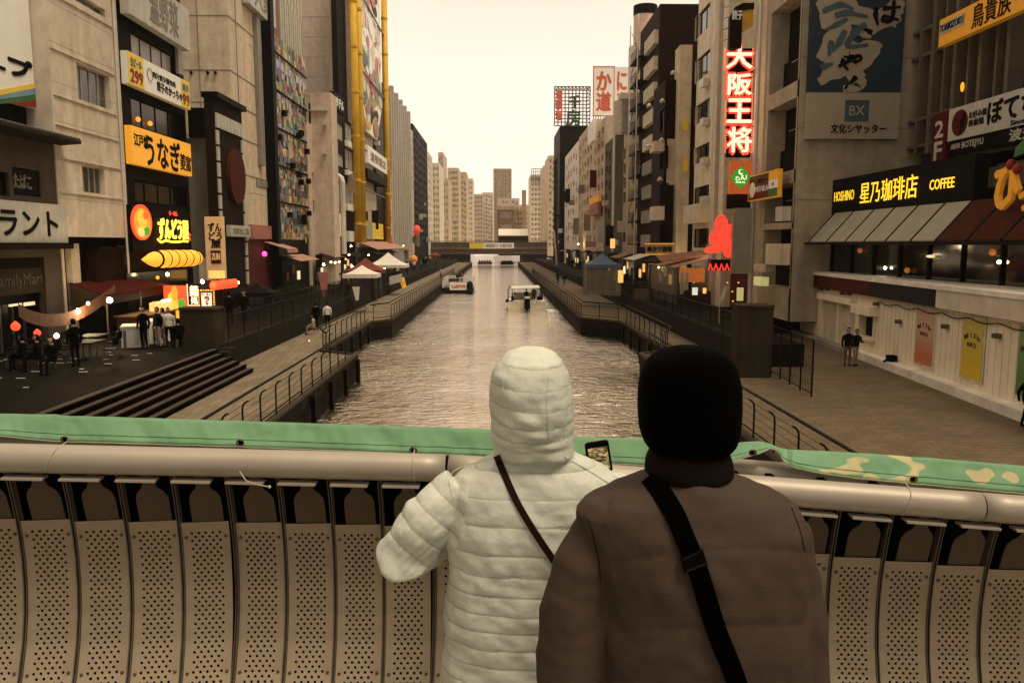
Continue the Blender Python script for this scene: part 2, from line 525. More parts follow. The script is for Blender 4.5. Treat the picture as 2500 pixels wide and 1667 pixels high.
# water: fine wind ripples
wm = bpy.data.materials.new('canal_water'); wm.use_nodes = True
n, l = wm.node_tree.nodes, wm.node_tree.links
b = n['Principled BSDF']
b.inputs['Base Color'].default_value = (.78, .68, .53, 1)
b.inputs['Metallic'].default_value = .97
b.inputs['Roughness'].default_value = .06
b.inputs['IOR'].default_value = 1.55
b.inputs['Specular IOR Level'].default_value = 1.0
tc = n.new('ShaderNodeTexCoord')
mp = n.new('ShaderNodeMapping'); mp.inputs['Scale'].default_value = (.50, 1.35, 1); mp.inputs['Rotation'].default_value = (0, 0, R(4))
l.new(tc.outputs['Object'], mp.inputs['Vector'])
n1 = n.new('ShaderNodeTexNoise'); n1.inputs['Scale'].default_value = 1.9; n1.inputs['Detail'].default_value = 4; n1.inputs['Roughness'].default_value = .55; n1.inputs['Distortion'].default_value = 1.3
n2 = n.new('ShaderNodeTexNoise'); n2.inputs['Scale'].default_value = .16; n2.inputs['Detail'].default_value = 3
l.new(mp.outputs[0], n1.inputs['Vector']); l.new(tc.outputs['Object'], n2.inputs['Vector'])
mr = n.new('ShaderNodeMapRange'); mr.inputs['From Min'].default_value = .35; mr.inputs['From Max'].default_value = .65
mr.inputs['To Min'].default_value = .45; mr.inputs['To Max'].default_value = 1.25
l.new(n2.outputs['Fac'], mr.inputs['Value'])
mu = n.new('ShaderNodeMath'); mu.operation = 'MULTIPLY'
l.new(n1.outputs['Fac'], mu.inputs[0]); l.new(mr.outputs['Result'], mu.inputs[1])
bp = n.new('ShaderNodeBump'); bp.inputs['Strength'].default_value = .75; bp.inputs['Distance'].default_value = .24
l.new(mu.outputs[0], bp.inputs['Height']); l.new(bp.outputs[0], b.inputs['Normal'])
MATS['canal_water'] = wm
g = MB(); g.quad((-24, -30, W0), (24, -30, W0), (24, 690, W0), (-24, 690, W0))
obj('water', g, 'canal_water', kind='structure')
g = MB(); g.box((-110, -30, -.9), (110, 690, -.6)); obj('canal_bed', g, 'soil', kind='structure')

# banks
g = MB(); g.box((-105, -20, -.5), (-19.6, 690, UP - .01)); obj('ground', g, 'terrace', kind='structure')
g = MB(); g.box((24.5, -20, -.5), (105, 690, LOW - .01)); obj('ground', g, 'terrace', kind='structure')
LE = [(-6.7, -12), (-6.7, 38), (-8.6, 39.2), (-8.6, 54), (-7.4, 56), (-7.4, 234)]
RE = [(6.8, -12), (6.8, 38), (8.4, 39.2), (8.4, 54), (5.9, 57), (5.9, 234)]
g = MB(); g.prism(LE + [(-11.8, 234), (-11.8, -12)], LOW - .42, LOW - .004); obj('walkway', g, 'edge_brown', kind='structure')
g = MB(); g.prism([(x - .01, y) for x, y in LE] + [(-11.8, 234), (-11.8, -12)], LOW - .003, LOW); obj('paving', g, 'walkway', kind='structure')
g = MB(); g.prism(RE + [(10.8, 234), (10.8, 47), (24.5, 47), (24.5, -12)], LOW - .42, LOW - .004); obj('promenade', g, 'edge_brown', kind='structure')
g = MB(); g.prism([(x + .01, y) for x, y in RE] + [(10.8, 234), (10.8, 47), (24.5, 47), (24.5, -12)], LOW - .003, LOW); obj('paving', g, 'promenade', kind='structure')
for s, E in ((-1, LE), (1, RE)):
    g = MB(); xx = [(x + s * .06, y) for x, y in E]
    for a, b_ in zip(xx, xx[1:]): g.hexa([(a[0], a[1], -.6), (b_[0], b_[1], -.6), (b_[0], b_[1], LOW - .43), (a[0], a[1], LOW - .43)], (s * .4, 0, 0))
    obj('canal_wall', g, 'wet_concrete', kind='structure')
    g = MB()
    for a, b_ in zip(E, E[1:]):   # kerb along the water
        g.hexa([(a[0], a[1], LOW + .002), (b_[0], b_[1], LOW + .002), (b_[0] + s * .22, b_[1], LOW + .002), (a[0] + s * .22, a[1], LOW + .002)], (0, 0, .10))
    obj('kerb', g, 'kerb_brown', kind='structure')
# timber fenders hanging on the canal walls
for s, E, ys in ((-1, -8.45, range(40, 54, 3)), (1, 8.25, range(40, 54, 3)), (-1, -6.55, (28, 31, 34, 37)), (1, 6.65, (29, 32, 35))):
    for y in ys:
        od = ('nearest', 'second', 'third', 'fourth', 'fifth', 'farthest', 'x')[list(ys).index(y)]; fx = 'near' if y < 39 and E in (-6.55, 6.65) else 'set back'
        g = MB(); g.box((E - .08, y - .15, .05), (E + .08, y + .15, LOW - .05))
        side = 'left' if s < 0 else 'right'
        obj('fender', g, 'black', label='dark vertical fender on the %s %s canal edge, %s one' % (fx, side, od), cat='fender', group='fenders on the %s canal edge' % side)
# raised terraces with retaining walls
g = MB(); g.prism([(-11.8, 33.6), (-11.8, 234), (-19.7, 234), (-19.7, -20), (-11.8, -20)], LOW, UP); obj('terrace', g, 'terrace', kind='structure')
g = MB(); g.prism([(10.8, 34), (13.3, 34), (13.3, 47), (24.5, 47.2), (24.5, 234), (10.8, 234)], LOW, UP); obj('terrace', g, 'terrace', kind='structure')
for x, y0 in ((-11.8, 33.6), (10.6, 34)):
    g = MB(); g.box((x, y0, LOW + .01), (x + .2, 234, UP + .12)); obj('retaining_wall', g, 'dark_concrete', kind='structure')
# paving joints: pale stone setts with dark joints
def paving(name, col, sx, sy):
    m = MATS[name]; n, l = m.node_tree.nodes, m.node_tree.links; b = n['Principled BSDF']; src = b.inputs['Base Color'].links[0].from_socket
    tc = n.new('ShaderNodeTexCoord'); br = n.new('ShaderNodeTexBrick'); br.inputs['Scale'].default_value = 1; br.inputs['Mortar Size'].default_value = .018
    br.inputs['Brick Width'].default_value = sx; br.inputs['Row Height'].default_value = sy; br.inputs['Color1'].default_value = (1, 1, 1, 1); br.inputs['Color2'].default_value = (.78, .78, .78, 1); br.inputs['Mortar'].default_value = (.5, .5, .5, 1)
    l.new(tc.outputs['Object'], br.inputs['Vector']); mx = n.new('ShaderNodeMix'); mx.data_type = 'RGBA'; mx.blend_type = 'MULTIPLY'; mx.inputs[0].default_value = 1
    l.new(src, mx.inputs[6]); l.new(br.outputs['Color'], mx.inputs[7]); l.new(mx.outputs[2], b.inputs['Base Color'])
paving('promenade', None, .6, .3); paving('walkway', None, .3, 1.2); paving('terrace', None, .6, .6)
# steps on the left
st = thing('steps', 'stone steps up from the left walkway', 'steps', (-11.8, 20, LOW), kind='structure')
for i in range(6):
    x1 = -10.2 - i * .27; z = LOW + (i + 1) * (UP - LOW) / 6
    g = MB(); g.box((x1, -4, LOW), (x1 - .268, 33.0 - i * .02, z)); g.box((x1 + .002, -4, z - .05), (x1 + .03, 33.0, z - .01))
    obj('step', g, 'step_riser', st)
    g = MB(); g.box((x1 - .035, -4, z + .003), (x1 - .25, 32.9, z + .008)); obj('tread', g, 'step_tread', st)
# short pale strips scattered over the terrace floor
g = MB()
for i in range(46):
    y = random.uniform(23.5, 33); x = random.uniform(-18.8, -13.6)
    g.box((x, y, UP + .003), (x + random.uniform(.12, .3), y + .035, UP + .012))
obj('floor_strip', g, 'sign_white', kind='stuff')

# own bridge deck
g = MB(); g.prism([(-30, -12), (30, -12), (30, 3.0), (-30, 3.0)], DECK - .5, DECK)
obj('bridge_deck', g, 'grey_concrete', kind='structure')

# ---- flood gate pillars
def gate_pillar(label, x0, x1, y0, y1, ztop):
    th = thing('gate_pillar', label, 'pillar', ((x0+x1)/2, (y0+y1)/2, LOW))
    g = MB(); c = .12
    g.prism([(x0+c, y0), (x1-c, y0), (x1, y0+c), (x1, y1-c), (x1-c, y1), (x0+c, y1), (x0, y1-c), (x0, y0+c)], LOW, ztop)
    obj('shaft', g, 'olive_pillar', th)
    g = MB(); g.prism([(x0+c-.04, y0-.04), (x1-c+.04, y0-.04), (x1+.04, y0+c), (x1+.04, y1-c), (x1-c, y1+.04), (x0+c, y1+.04), (x0-.04, y1-c), (x0-.04, y0+c)], ztop, ztop + .1)
    obj('cap', g, 'olive_pillar', th)
    return th
mat('olive_pillar', (.105, .085, .055), .9, var=.25, scale=1.2, streak=.3, bump=.4, bscale=30)
gate_pillar('dark square concrete pillar at the near end of the left terrace', -13.35, -11.75, 33.4, 34.4, 3.75)
gate_pillar('dark square concrete pillar at the near end of the right terrace', 9.55, 10.95, 31.2, 32.4, 4.0)
g = MB(); g.box((-11.7, 33.2, LOW), (-11.1, 33.9, LOW + .95)); g.box((-13.2, 32.6, LOW + .2), (-11.1, 33.15, LOW + .9))
obj('low_wall', g, 'dark_concrete', label='low dark wall block at the foot of the left gate pillar', cat='low wall')

# ---- railings
def post_mesh(s, h=1.08):
    g = MB(); pts = [(0, 0), (0, .45), (0, .8), (-.02 * s, .93), (-.09 * s, 1.02), (-.17 * s, 1.06)]
    path = [(-p[0] * -1, 0, p[1]) for p in pts]
    for a, b_ in zip(path, path[1:]):
        pass
    g.tube(path, [.05, .05, .05, .05, .045, .03], 4, flat=.55)
    return finish(g.mesh('post'), 'steel_rail')
PM = {1: post_mesh(-1), -1: post_mesh(1)}
def canal_rail(label, pts, s, z, step=1.6, group=None, kick=True):
    """s = +1: water to the right of the rail"""
    th = thing('railing', label, 'railing', (pts[0][0], pts[0][1], z), group)
    g = MB(); hook = .17 * s * -1
    top = [Vector((x + hook, y, z + 1.08)) for x, y in pts]
    g.tube(top, .045, 6); obj('top_rail', g, 'steel_rail', th)
    if kick:
        g = MB(); g.tube([Vector((x, y, z + .16)) for x, y in pts], .025, 5); obj('bottom_rail', g, 'steel_rail', th)
    for a, b_ in zip(pts, pts[1:]):
        a = Vector((*a, z)); b_ = Vector((*b_, z)); L = (b_ - a).length; nn = max(1, round(L / step))
        for i in range(nn):
            if a.y + (b_.y - a.y) * i / nn > 140: break
            shared('post', PM[s], th, a + (b_ - a) * (i / nn) - base_of(th))
    g = MB()
    for zz in (.36, .56, .76, .93):
        g.tube([Vector((x, y, z + zz)) for x, y in pts], .008, 4)
    obj('cable', g, 'steel_rail', th, kind='stuff')
    return th
canal_rail('dark hooked railing on the near left walkway edge by the steps', [(-6.82, 5), (-6.82, 37)], 1, LOW + .1)
canal_rail('dark railing on the set back stretch of the left walkway', [(-7.9, 37.2), (-8.72, 39.6), (-8.72, 53.8)], 1, LOW + .1)
canal_rail('long dark railing on the far left walkway running to the bridge', [(-8.5, 54.4), (-7.52, 56.2), (-7.52, 232)], 1, LOW + .1)
canal_rail('dark hooked railing on the near right promenade edge', [(6.92, 5), (6.92, 37)], -1, LOW + .1)
canal_rail('dark railing on the set back stretch of the right walkway', [(7.8, 37.2), (8.52, 39.6), (8.52, 53.8)], -1, LOW + .1)
canal_rail('long dark railing on the far right walkway running to the bridge', [(8.3, 54.4), (6.02, 57.2), (6.02, 232)], -1, LOW + .1)

def mesh_fence(label, pts, z, h=1.1, step=2.0, col='steel_rail', panelcol=None):
    th = thing('fence', label, 'fence', (pts[0][0], pts[0][1], z))
    for zz in (h, .12):
        g = MB(); g.tube([Vector((x, y, z + zz)) for x, y in pts], .022, 5); obj('rail', g, col, th)
    g = MB(); pb = MB(); pb.box((-.025, -.025, 0), (.025, .025, h)); pme = finish(pb.mesh('post'), col)
    for a, b_ in zip(pts, pts[1:]):
        a = Vector((*a, z)); b_ = Vector((*b_, z)); L = (b_ - a).length; nn = max(1, round(L / step))
        for i in range(nn + 1):
            c = a + (b_ - a) * (i / nn)
            if c.y < 130: shared('post', pme, th, c - base_of(th))
        m2 = int(L / .16)
        if L < 60:
            for i in range(m2):
                c = a + (b_ - a) * (i / m2); g.box((c.x-.006, c.y-.006, z+.12), (c.x+.006, c.y+.006, z+h))
    for zz in [.12 + k * (h-.12) / 6 for k in range(1, 6)]:
        g.tube([Vector((x, y, z + zz)) for x, y in pts], .006, 3)
    obj('mesh', g, col, th, kind='stuff')
    return th
mesh_fence('thin mesh fence along the left terrace edge above the walkway', [(-11.7, 34.6), (-11.7, 92)], UP + .12, step=2.2)
mesh_fence('thin mesh fence along the right terrace edge above the walkway', [(10.7, 33.2), (10.7, 92)], UP + .12, step=2.2)
mesh_fence('low wire fence panels standing beside the right gate pillar', [(11.3, 33.4), (10.95, 27.2)], LOW, h=2.0, step=1.2)
mesh_fence('low fence round the stalls in the middle of the left terrace', [(-14.6, 46), (-14.2, 78)], UP, h=1.0)
mesh_fence('low fence round the stalls in the middle of the right terrace', [(12.8, 60), (12.6, 96)], UP, h=1.0)
g = MB(); g.bar((-13.2, 33, 2.1), (-15.8, 35.2, 3.3), .04); g.bar((-13.2, 33, 1.8), (-15.8, 35.2, 2.9), .03)
for k in range(4): g.bar((-13.2 - k*.8, 33 + k*.68, UP), (-13.2 - k*.8, 33 + k*.68, 2.2 + k*.34), .03)
obj('handrail', g, 'steel_rail', label='sloping dark handrail running up to the left gate pillar', cat='handrail')

# ---- canal bridge far off
fb = thing('far_bridge', 'low flat road bridge crossing the canal in the distance', 'bridge', (-2, 240, 0))
def fbx(name, a, b_, m, parent=fb): g = MB(); g.box(a, b_); return obj(name, g, m, parent)
fbx('girder', (-19.6, 236, 3.5), (14.6, 249, 5.1), 'bridge_brown' if 'bridge_brown' in MATS else mat('bridge_brown', (.26, .20, .13), .9, streak=.3))
fbx('edge_beam', (-19.6, 235.6, 5.1), (14.6, 236, 5.35), 'grey_concrete')
fbx('abutment', (-19.6, 236.2, -.5), (-8.4, 248.8, 3.5), 'dark_concrete')
fbx('abutment', (6.9, 236.2, -.5), (14.6, 248.8, 3.5), 'dark_concrete')
pb = MB(); pb.box((0, 0, 0), (.12, .12, 1.9)); pme = finish(pb.mesh('baluster'), 'bridge_brown')
for i in range(70): shared('baluster', pme, fb, Vector((-19.4 + i * .485, 235.7, 5.35)) - base_of(fb))
fbx('parapet', (-19.6, 235.85, 5.35), (14.6, 235.95, 7.0), 'bridge_brown')
fbx('handrail', (-19.6, 235.6, 7.25), (14.6, 235.9, 7.4), 'metal_grey')
fp = Pl('F', 235.5)
sign('banner', 'long yellow and white banner hung on the far bridge parapet', fp, fp.r(1146, 593, 1255, 607), 'sign_white',
     [('道頓堀川  水都大阪', (.36, .2, .95, .8), 'sign_red')], cat='banner')
g = MB(); slab(g, fp, fp.r(1146, 593, 1181, 607), .19, .2)
obj('banner', g, 'sign_yellow', label='yellow left end panel of the banner on the far bridge', cat='banner')
for i, x in enumerate((-17.2, 14.9)):
    pass
for (x, px) in ((12.0, 0), (17.2, 0)):
    g = MB(); g.tube([(x, 150 + x, 2.2), (x - .6, 150 + x, 9.2)], .16, 8)
    obj('pole', g, 'canvas_white', label='pale slanting pole on the right bank %s' % ('nearest the far bridge end' if x < 13 else 'in front of the dark houses'), cat='pole')

# the banks go on past the viewer on both sides
for (x0, x1, y0, y1, h_, m_, lab) in ((-34, -20.5, -62, -24, 27, 'beige_render', 'plain beige block on the left bank behind the viewer'), (-34, -20.5, -23.5, 12, 31, 'grey_concrete', 'plain grey block on the left bank beside the bridge'),
     (24.8, 38, -62, -20, 30, 'grey_concrete', 'plain grey block on the right bank behind the viewer'), (24.8, 38, -19.5, 13, 26, 'brown_wall', 'plain brown block on the right bank beside the bridge')):
    mat('brown_wall', (.15, .11, .07), .85, streak=.3)
    p_ = Pl('L' if x0 < 0 else 'R', x1 if x0 < 0 else x0); r_ = (y0, LOW, y1, h_) if x0 < 0 else (-y1, LOW, -y0, h_)
    building('house_block', lab, p_, r_, m_, grid(r_, 6, 7, .5, .5, mz0=3, mz1=.6), back=12, small=True)
# ================================================================ LEFT BANK
BU = {}
# --- nearest: shop house with the convenience store
pl = Pl('L', -19.05)
r = pl.rm(-170, 300, 150, 300); za = pl.pt(75, -260)[1]
u0 = pl.pt(-260, 596)[0]; u1 = Pl('L', -19.0).pt(150, 596)[0] - .02
w_r = [pl.r(-60, 410, 25, 480), pl.r(29, 407, 101, 482)]
A = thing('shop_building', 'brown two storey shop house with tiled eave at the far left', 'building', (-25, (u0+u1)/2, UP))
zeave = pl.pt(120, 352)[1]
wall(A, pl, (u0, UP, u1, zeave), w_r + [pl.r(-120, 634, 128, 930)], 'brown_wall' if 'brown_wall' in MATS else mat('brown_wall', (.15, .11, .07), .85, streak=.3), back=10)
for h in w_r: window(A, pl, h, 'frame_dark', 'glass_dark', 0)
# tiled eave, each tile roll its own piece
g = MB(); ze = zeave
g.hexa([pl.P(u0, ze, -.3), pl.P(u0, ze+.10, .95), pl.P(u0, ze+.24, .95), pl.P(u0, ze+.55, -.3)], (0, u1-u0+.5, 0))
obj('eave', g, 'dark_concrete', A)
tb = MB(); tb.tube([(0, 0, .30), (1.26, 0, -.02)], .075, 6); tme = finish(tb.mesh('tile'), 'dark_tile' if 'dark_tile' in MATS else mat('dark_tile', (.13, .12, .11), .5, var=.3))
k = 0
while u0 + k * .27 < u1 + .4:
    shared('tile', tme, A, Vector((-19.35, u0 + k * .27, ze + .26)) - base_of(A)); k += 1
# dark recess above the eave and the upper block carrying the big sign
plb = Pl('L', -20.1)
g = MB(); slab(g, plb, (u0, zeave + .2, u1, za), -9, 0); obj('upper_wall', g, 'dark_cladding', A)
# shop front
hr = pl.r(-120, 634, 128, 930)
g = MB(); slab(g, pl, (hr[0], UP, hr[2], hr[3]), -.9, -.8); obj('shop_front', g, 'glass_dark', A)
for i in range(7):
    uu = hr[0] + (hr[2]-hr[0]) * (i + .5) / 7
    g = MB(); slab(g, pl, (uu-.04, UP, uu+.04, UP+2.6), -.8, -.72); obj('mullion', g, 'metal_grey', A)
g = MB(); slab(g, pl, (hr[0], UP+1.9, hr[2], UP+2.6), -.78, -.5); obj('fascia', g, 'dark_cladding', A)
for (a, b_, c, d) in ((62, 729, 93, 745), (98, 737, 124, 744)):
    g = MB(); slab(g, pl, pl.r(a, b_, c, d), -.70, -.66); obj('reflection_strip', g, 'lit_panel', A)  # glowing strips stand in for light reflected in the store windows
sign('shop_sign', 'dark storefront sign with faint lettering at the far left', Pl('L', -19.3), pl.r(-110, 664, 118, 712), 'fascia_brown' if 'fascia_brown' in MATS else mat('fascia_brown', (.085, .065, .045), .8),
     [('FamilyMart', (.40, .2, .98, .8), 'olive_wall')], 0, .12)
g = MB(); slab(g, Pl('L', -19.3), pl.r(-110, 634, 118, 662), .0, .1); obj('awning_band', g, 'canvas_darkgreen' if 'canvas_darkgreen' in MATS else mat('canvas_darkgreen', (.015, .022, .012), .8), label='dark green band above the far left storefront sign', cat='fascia')
sign('window_sign', 'black window panel with white hiragana lettering above the store', Pl('L', -19.05), pl.r(31, 410, 99, 480), 'ink', [('たばこ', (.04, .25, .7, .8), 'olive_text' if 'olive_text' in MATS else mat('olive_text', (.30, .27, .2), .7), .015)], -.1, -.05)
pls = Pl('L', -18.9)
sign('long_sign', 'white horizontal sign with bold black katakana above the store', pls, pls.rm(-260, 484, 149, 592), 'sign_white_dim' if 'sign_white_dim' in MATS else mat('sign_white_dim', (.50, .48, .42), .6, streak=.1),
     [('ギャラント', (.20, .14, .92, .84), 'ink', .03)], 0, .25)
g = MB(); slab(g, pls, pls.rm(-260, 594, 155, 610), -.2, .45)
obj('ledge', g, 'dark_cladding', label='thin dark ledge under the long white katakana sign', cat='ledge')
# big billboard with stripes
plc = Pl('L', -19.62)
ub0 = plc.pt(-260, 200)[0]; ub1 = u1 - .1; zb0 = plc.pt(104, 271)[1]; zb1 = za
bb = thing('billboard', 'tall white billboard with black katakana and yellow blue green red stripes', 'billboard', plc.P(ub0, zb0))
g = MB(); slab(g, plc, (ub0, zb0, ub1, zb1), -.3, 0); obj('board', g, 'sign_white', bb)
zs = [(255, 'sign_red'), (243, 'sign_green'), (227, 'sign_blue_light' if 'sign_blue_light' in MATS else mat('sign_blue_light', (.20, .38, .50), .5)), (212, 'sign_yellow')]
ua_ = plc.pt(0, 240)[0]
hr_ = [plc.pt(97, y)[1] for y in (266, 248, 235, 220, 209)]; hl_ = [plc.pt(0, y)[1] for y in (255, 254, 243, 233, 220)]
def stripe_z(i, u): return hr_[i] + (hl_[i] - hr_[i]) * (u - ub1) / (ua_ - ub1)
for i, cname in enumerate(('sign_red', 'sign_green', 'sign_blue_light', 'sign_yellow')):
    g = MB(); ul = ub0 if i else ua_ + .25 * (ub1 - ua_)
    zl0 = stripe_z(i, ul) if i else stripe_z(1, ul) - .03; zl1 = stripe_z(i + 1, ul)
    q = [plc.P(ul, zl0, .01), plc.P(ub1, hr_[i], .01), plc.P(ub1, hr_[i + 1], .01), plc.P(ul, zl1, .01)]
    g.hexa(q, (.012 + .002 * i, 0, 0)); obj('stripe', g, cname, bb)
g = MB(); text(g, 'プ', plc, plc.r(19, 134, 79, 199), .012, .02, .05); text(g, 'ー', plc, plc.r(-52, 150, 11, 167), .012, .02, .03)
obj('lettering', g, 'ink', bb)

# --- B: pale tiled block
plB = Pl('L', -19.0)
uB0, uB1 = plB.pt(150, 596)[0], plB.pt(309, 596)[0]
zt = plB.pt(200, -240)[1]; zb = plB.pt(230, 579)[1]
Bh = [plB.r(181, -20, 258, 45), plB.r(186, 152, 272, 270), plB.r(199, 402, 258, 476)]
B = thing('apartment_block', 'pale panelled block with dark sliding windows left of the yellow signs', 'building', (-23, (uB0+uB1)/2, UP))
wall(B, plB, (uB0, zb, uB1, zt), Bh, 'pale_concrete', back=8, depth=.35)
for i, h in enumerate(Bh):
    w = window(B, plB, h, 'frame_pale', 'glass_mid', 3, 0, depth=.28)
for (a, ya, c, yc) in ((145, -2, 287, 76), (147, 128, 293, 192), (152, 240, 297, 287), (160, 390, 302, 415), (165, 474, 305, 487), (162, 322, 300, 340)):
    z = (plB.pt(a, ya)[1] + plB.pt(c, yc)[1]) / 2
    g = MB(); slab(g, plB, (uB0 + .15, z, uB1 - .25, z + .06), 0, .07); obj('ledge', g, 'pale_concrete', B)
zz = zb + .2
pme = None
nz_ = int((zt - zb) / 1.65)
for j in range(nz_):
    g = MB(); z = zb + j * 1.65
    slab(g, plB, (uB0, z - .008, uB1, z + .008), 0, .004); obj('panel_joint', g, 'grey_concrete', B)
g = MB(); g.bar(plB.P(uB1 - .12, UP, .08), plB.P(uB1 - .12, zt, .08), .07, 8); obj('drainpipe', g, 'metal_pale', B)
g = MB(); g.bar(plB.P(uB1 + .12, zb, .05), plB.P(uB1 + .12, zt, .05), .05, 8); obj('drainpipe', g, 'pale_concrete', B)
# lower part of B
plB2 = Pl('L', -19.6)
g = MB(); slab(g, plB2, (uB0, UP, uB1, zb - .02), -7, 0); obj('lower_wall', g, 'dark_cladding', B)
for (a, c) in ((133, 152), (157, 190), (296, 310)):
    g = MB(); rr = plB2.r(a, 605, c, 800); slab(g, plB2, (rr[0], UP, rr[2], zb - .3), .02, .3); obj('pillar', g, 'beige_render', B)
g = MB(); slab(g, plB2, plB2.r(206, 612, 286, 700), .02, .5); obj('shutter_board', g, 'maroon_cladding', B)
g = MB(); slab(g, plB2, plB2.r(205, 603, 272, 612), .02, .7); obj('canopy', g, 'dark_cladding', B)
g = MB(); slab(g, plB2, plB2.r(284, 600, 300, 648), .02, .3); obj('duct', g, 'frame_pale', B)

# --- C: dark narrow eatery tower
plC = Pl('L', -19.15)
uC0, uC1 = plC.pt(312, 596)[0], plC.pt(468, 596)[0]; zt = plC.pt(380, -260)[1]
C_ = thing('eatery_tower', 'dark narrow eatery tower covered with yellow and orange signs', 'building', (-23, (uC0+uC1)/2, UP))
ch = [plC.rm(322, 108, 424, 175), plC.rm(322, 258, 450, 325), plC.rm(330, 450, 455, 498)]
wall(C_, plC, (uC0, UP, uC1, zt), ch, 'dark_cladding', back=10, depth=.5)
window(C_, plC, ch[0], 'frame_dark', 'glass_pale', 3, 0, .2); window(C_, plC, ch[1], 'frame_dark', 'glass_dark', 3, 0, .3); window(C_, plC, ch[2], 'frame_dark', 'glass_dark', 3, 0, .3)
g = MB(); slab(g, plC, plC.r(425, 100, 440, 185), .02, .2); obj('jamb', g, 'frame_pale', C_)
for (px, py) in ((344, 292), (373, 302)):
    g = MB(); c = plC.P(*plC.pt(px, py), -.15); g.ball(c, .14, 8, 6); obj('lamp', g, 'lamp_orange', C_)
pC2 = Pl('L', -18.6)
sign('brush_sign', 'grey white rooftop sign with brush lettering above the yellow banner', pC2, pC2.rm(303, -30, 450, 78), 'sign_white_dim', [('温野菜', (.30, .12, .78, .9), 'grey_concrete', .03)], -.2, .25)
rr = pC2.rm(312, 164, 459, 236)
sign('gyoza_banner', 'white gyoza banner with yellow ends and red prices', pC2, rr, 'sign_white',
     [('肉汁餃子製作所', (.36, .55, .74, .75), 'ink_brown'), ('餃子のかっちゃん', (.42, .18, .92, .5), 'ink', .012), ('299', (.02, .1, .2, .45), 'sign_red', .015)], -.3, .05)
for (a, c, t, t2) in ((0, .22, '生ビール', '299'), (.84, 1.0, '餃子', '99')):
    q = sub(rr, a, 0, c, 1); nm = 'with beer price' if a == 0 else 'with gyoza price'
    sign('price_panel', 'yellow end panel of the gyoza banner ' + nm, pC2, q, 'sign_yellow', [(t, (.15, .6, .85, .85), 'sign_blue'), (t2, (.12, .1, .9, .5), 'sign_red', .012)], .055, .07)
g = MB()
for k in range(16):
    a = 2 * math.pi * k / 16; b_ = 2 * math.pi * (k + 1) / 16; c = sub(rr, .31, .58, .31, .58)
    g.bar(pC2.P(c[0] + .33*math.cos(a), c[1] + .33*math.sin(a), .09), pC2.P(c[0] + .33*math.cos(b_), c[1] + .33*math.sin(b_), .09), .02, 4)
obj('round_emblem', g, 'metal_grey', label='thin round emblem drawn on the white gyoza banner', cat='emblem')
rr = pC2.rm(321, 330, 464, 415)
sign('eel_sign', 'glowing orange eel restaurant sign with black brush lettering', pC2, rr, 'sign_orange',
     [('江戸焼', (.03, .5, .24, .82), 'ink', .015), ('うなぎ', (.19, .06, .78, .9), 'ink', .045), ('菱', (.78, .14, .88, .62), 'ink', .015), ('富', (.885, .14, .985, .60), 'ink', .015)], -.3, .05)
g = MB(); slab(g, pC2, pC2.r(320, 500, 467, 612), -.35, 0); obj('sign_box', g, 'black', label='black sign box behind the yellow neon noodle lettering', cat='sign')
# round ramen bowl sign
c = pC2.pt(343, 543); bw = thing('bowl_sign', 'round glowing ramen bowl sign in red and orange', 'sign', pC2.P(c[0], c[1], .02))
def disc(pl, cu, cz, ru, rz, t0, t1, n=28, a0=0, a1=2*math.pi):
    g = MB(); vs = [(cu + ru*math.cos(a0 + (a1-a0)*k/n), cz + rz*math.sin(a0 + (a1-a0)*k/n)) for k in range(n)]
    g.hexa([pl.P(u, z, t0) for u, z in vs], pl.n * (t1 - t0)); return g
rz = abs(pC2.pt(343, 500)[1] - pC2.pt(343, 587)[1]) / 2; ru = abs(pC2.pt(319, 543)[0] - pC2.pt(368, 543)[0]) / 2
mat('food_red', (.7, .05, .02), .5, emit=1.2, ecol=(1, .07, .02), var=.3, scale=3)
mat('food_orange', (.8, .3, .03), .5, emit=.75, ecol=(1, .28, .03), var=.5, scale=4)
mat('food_yellow', (.8, .5, .06), .5, emit=.75, ecol=(1, .48, .05), var=.5, scale=5)
obj('bowl_rim', disc(pC2, *c, ru, rz, .02, .1), 'food_red', bw)
obj('broth', disc(pC2, c[0], c[1]-.05, ru*.84, rz*.84, .1, .13), 'food_orange', bw)
obj('noodles', disc(pC2, c[0]-.05, c[1]+.15, ru*.42, rz*.5, .13, .17), 'food_yellow', bw)
obj('greens', disc(pC2, c[0]+.35, c[1]-.45, ru*.26, rz*.24, .13, .17), 'neon_green', bw)
obj('pork', disc(pC2, c[0]-.3, c[1]-.5, ru*.28, rz*.26, .13, .17), 'lit_amber', bw)
obj('pork', disc(pC2, c[0]+.25, c[1]+.35, ru*.26, rz*.24, .13, .17), 'food_red', bw)
nz = thing('neon_sign', 'yellow neon hiragana noodle shop lettering on black', 'sign', pC2.P(*pC2.pt(420, 560), 0))
g = MB(); text(g, 'ずんどう屋', pC2, pC2.rm(384, 536, 456, 584), .05, .05, .035); obj('lettering', g, 'neon_yellow', nz)
g = MB(); pts = [(382, 584), (390, 592), (402, 587), (416, 591), (432, 591), (444, 589), (455, 590)]
g.tube([pC2.P(*pC2.pt(*p), .08) for p in pts], .06, 5); obj('underline', g, 'neon_yellow', nz)
g = MB(); text(g, 'らーめん', pC2, pC2.r(410, 515, 430, 528), .05, .04); obj('lettering', g, 'neon_red', nz)
g = MB(); text(g, '本', pC2, pC2.r(457, 569, 463, 577), .05, .04); text(g, '店', pC2, pC2.r(457, 579, 463, 588), .05, .04); obj('lettering', g, 'neon_red', nz)
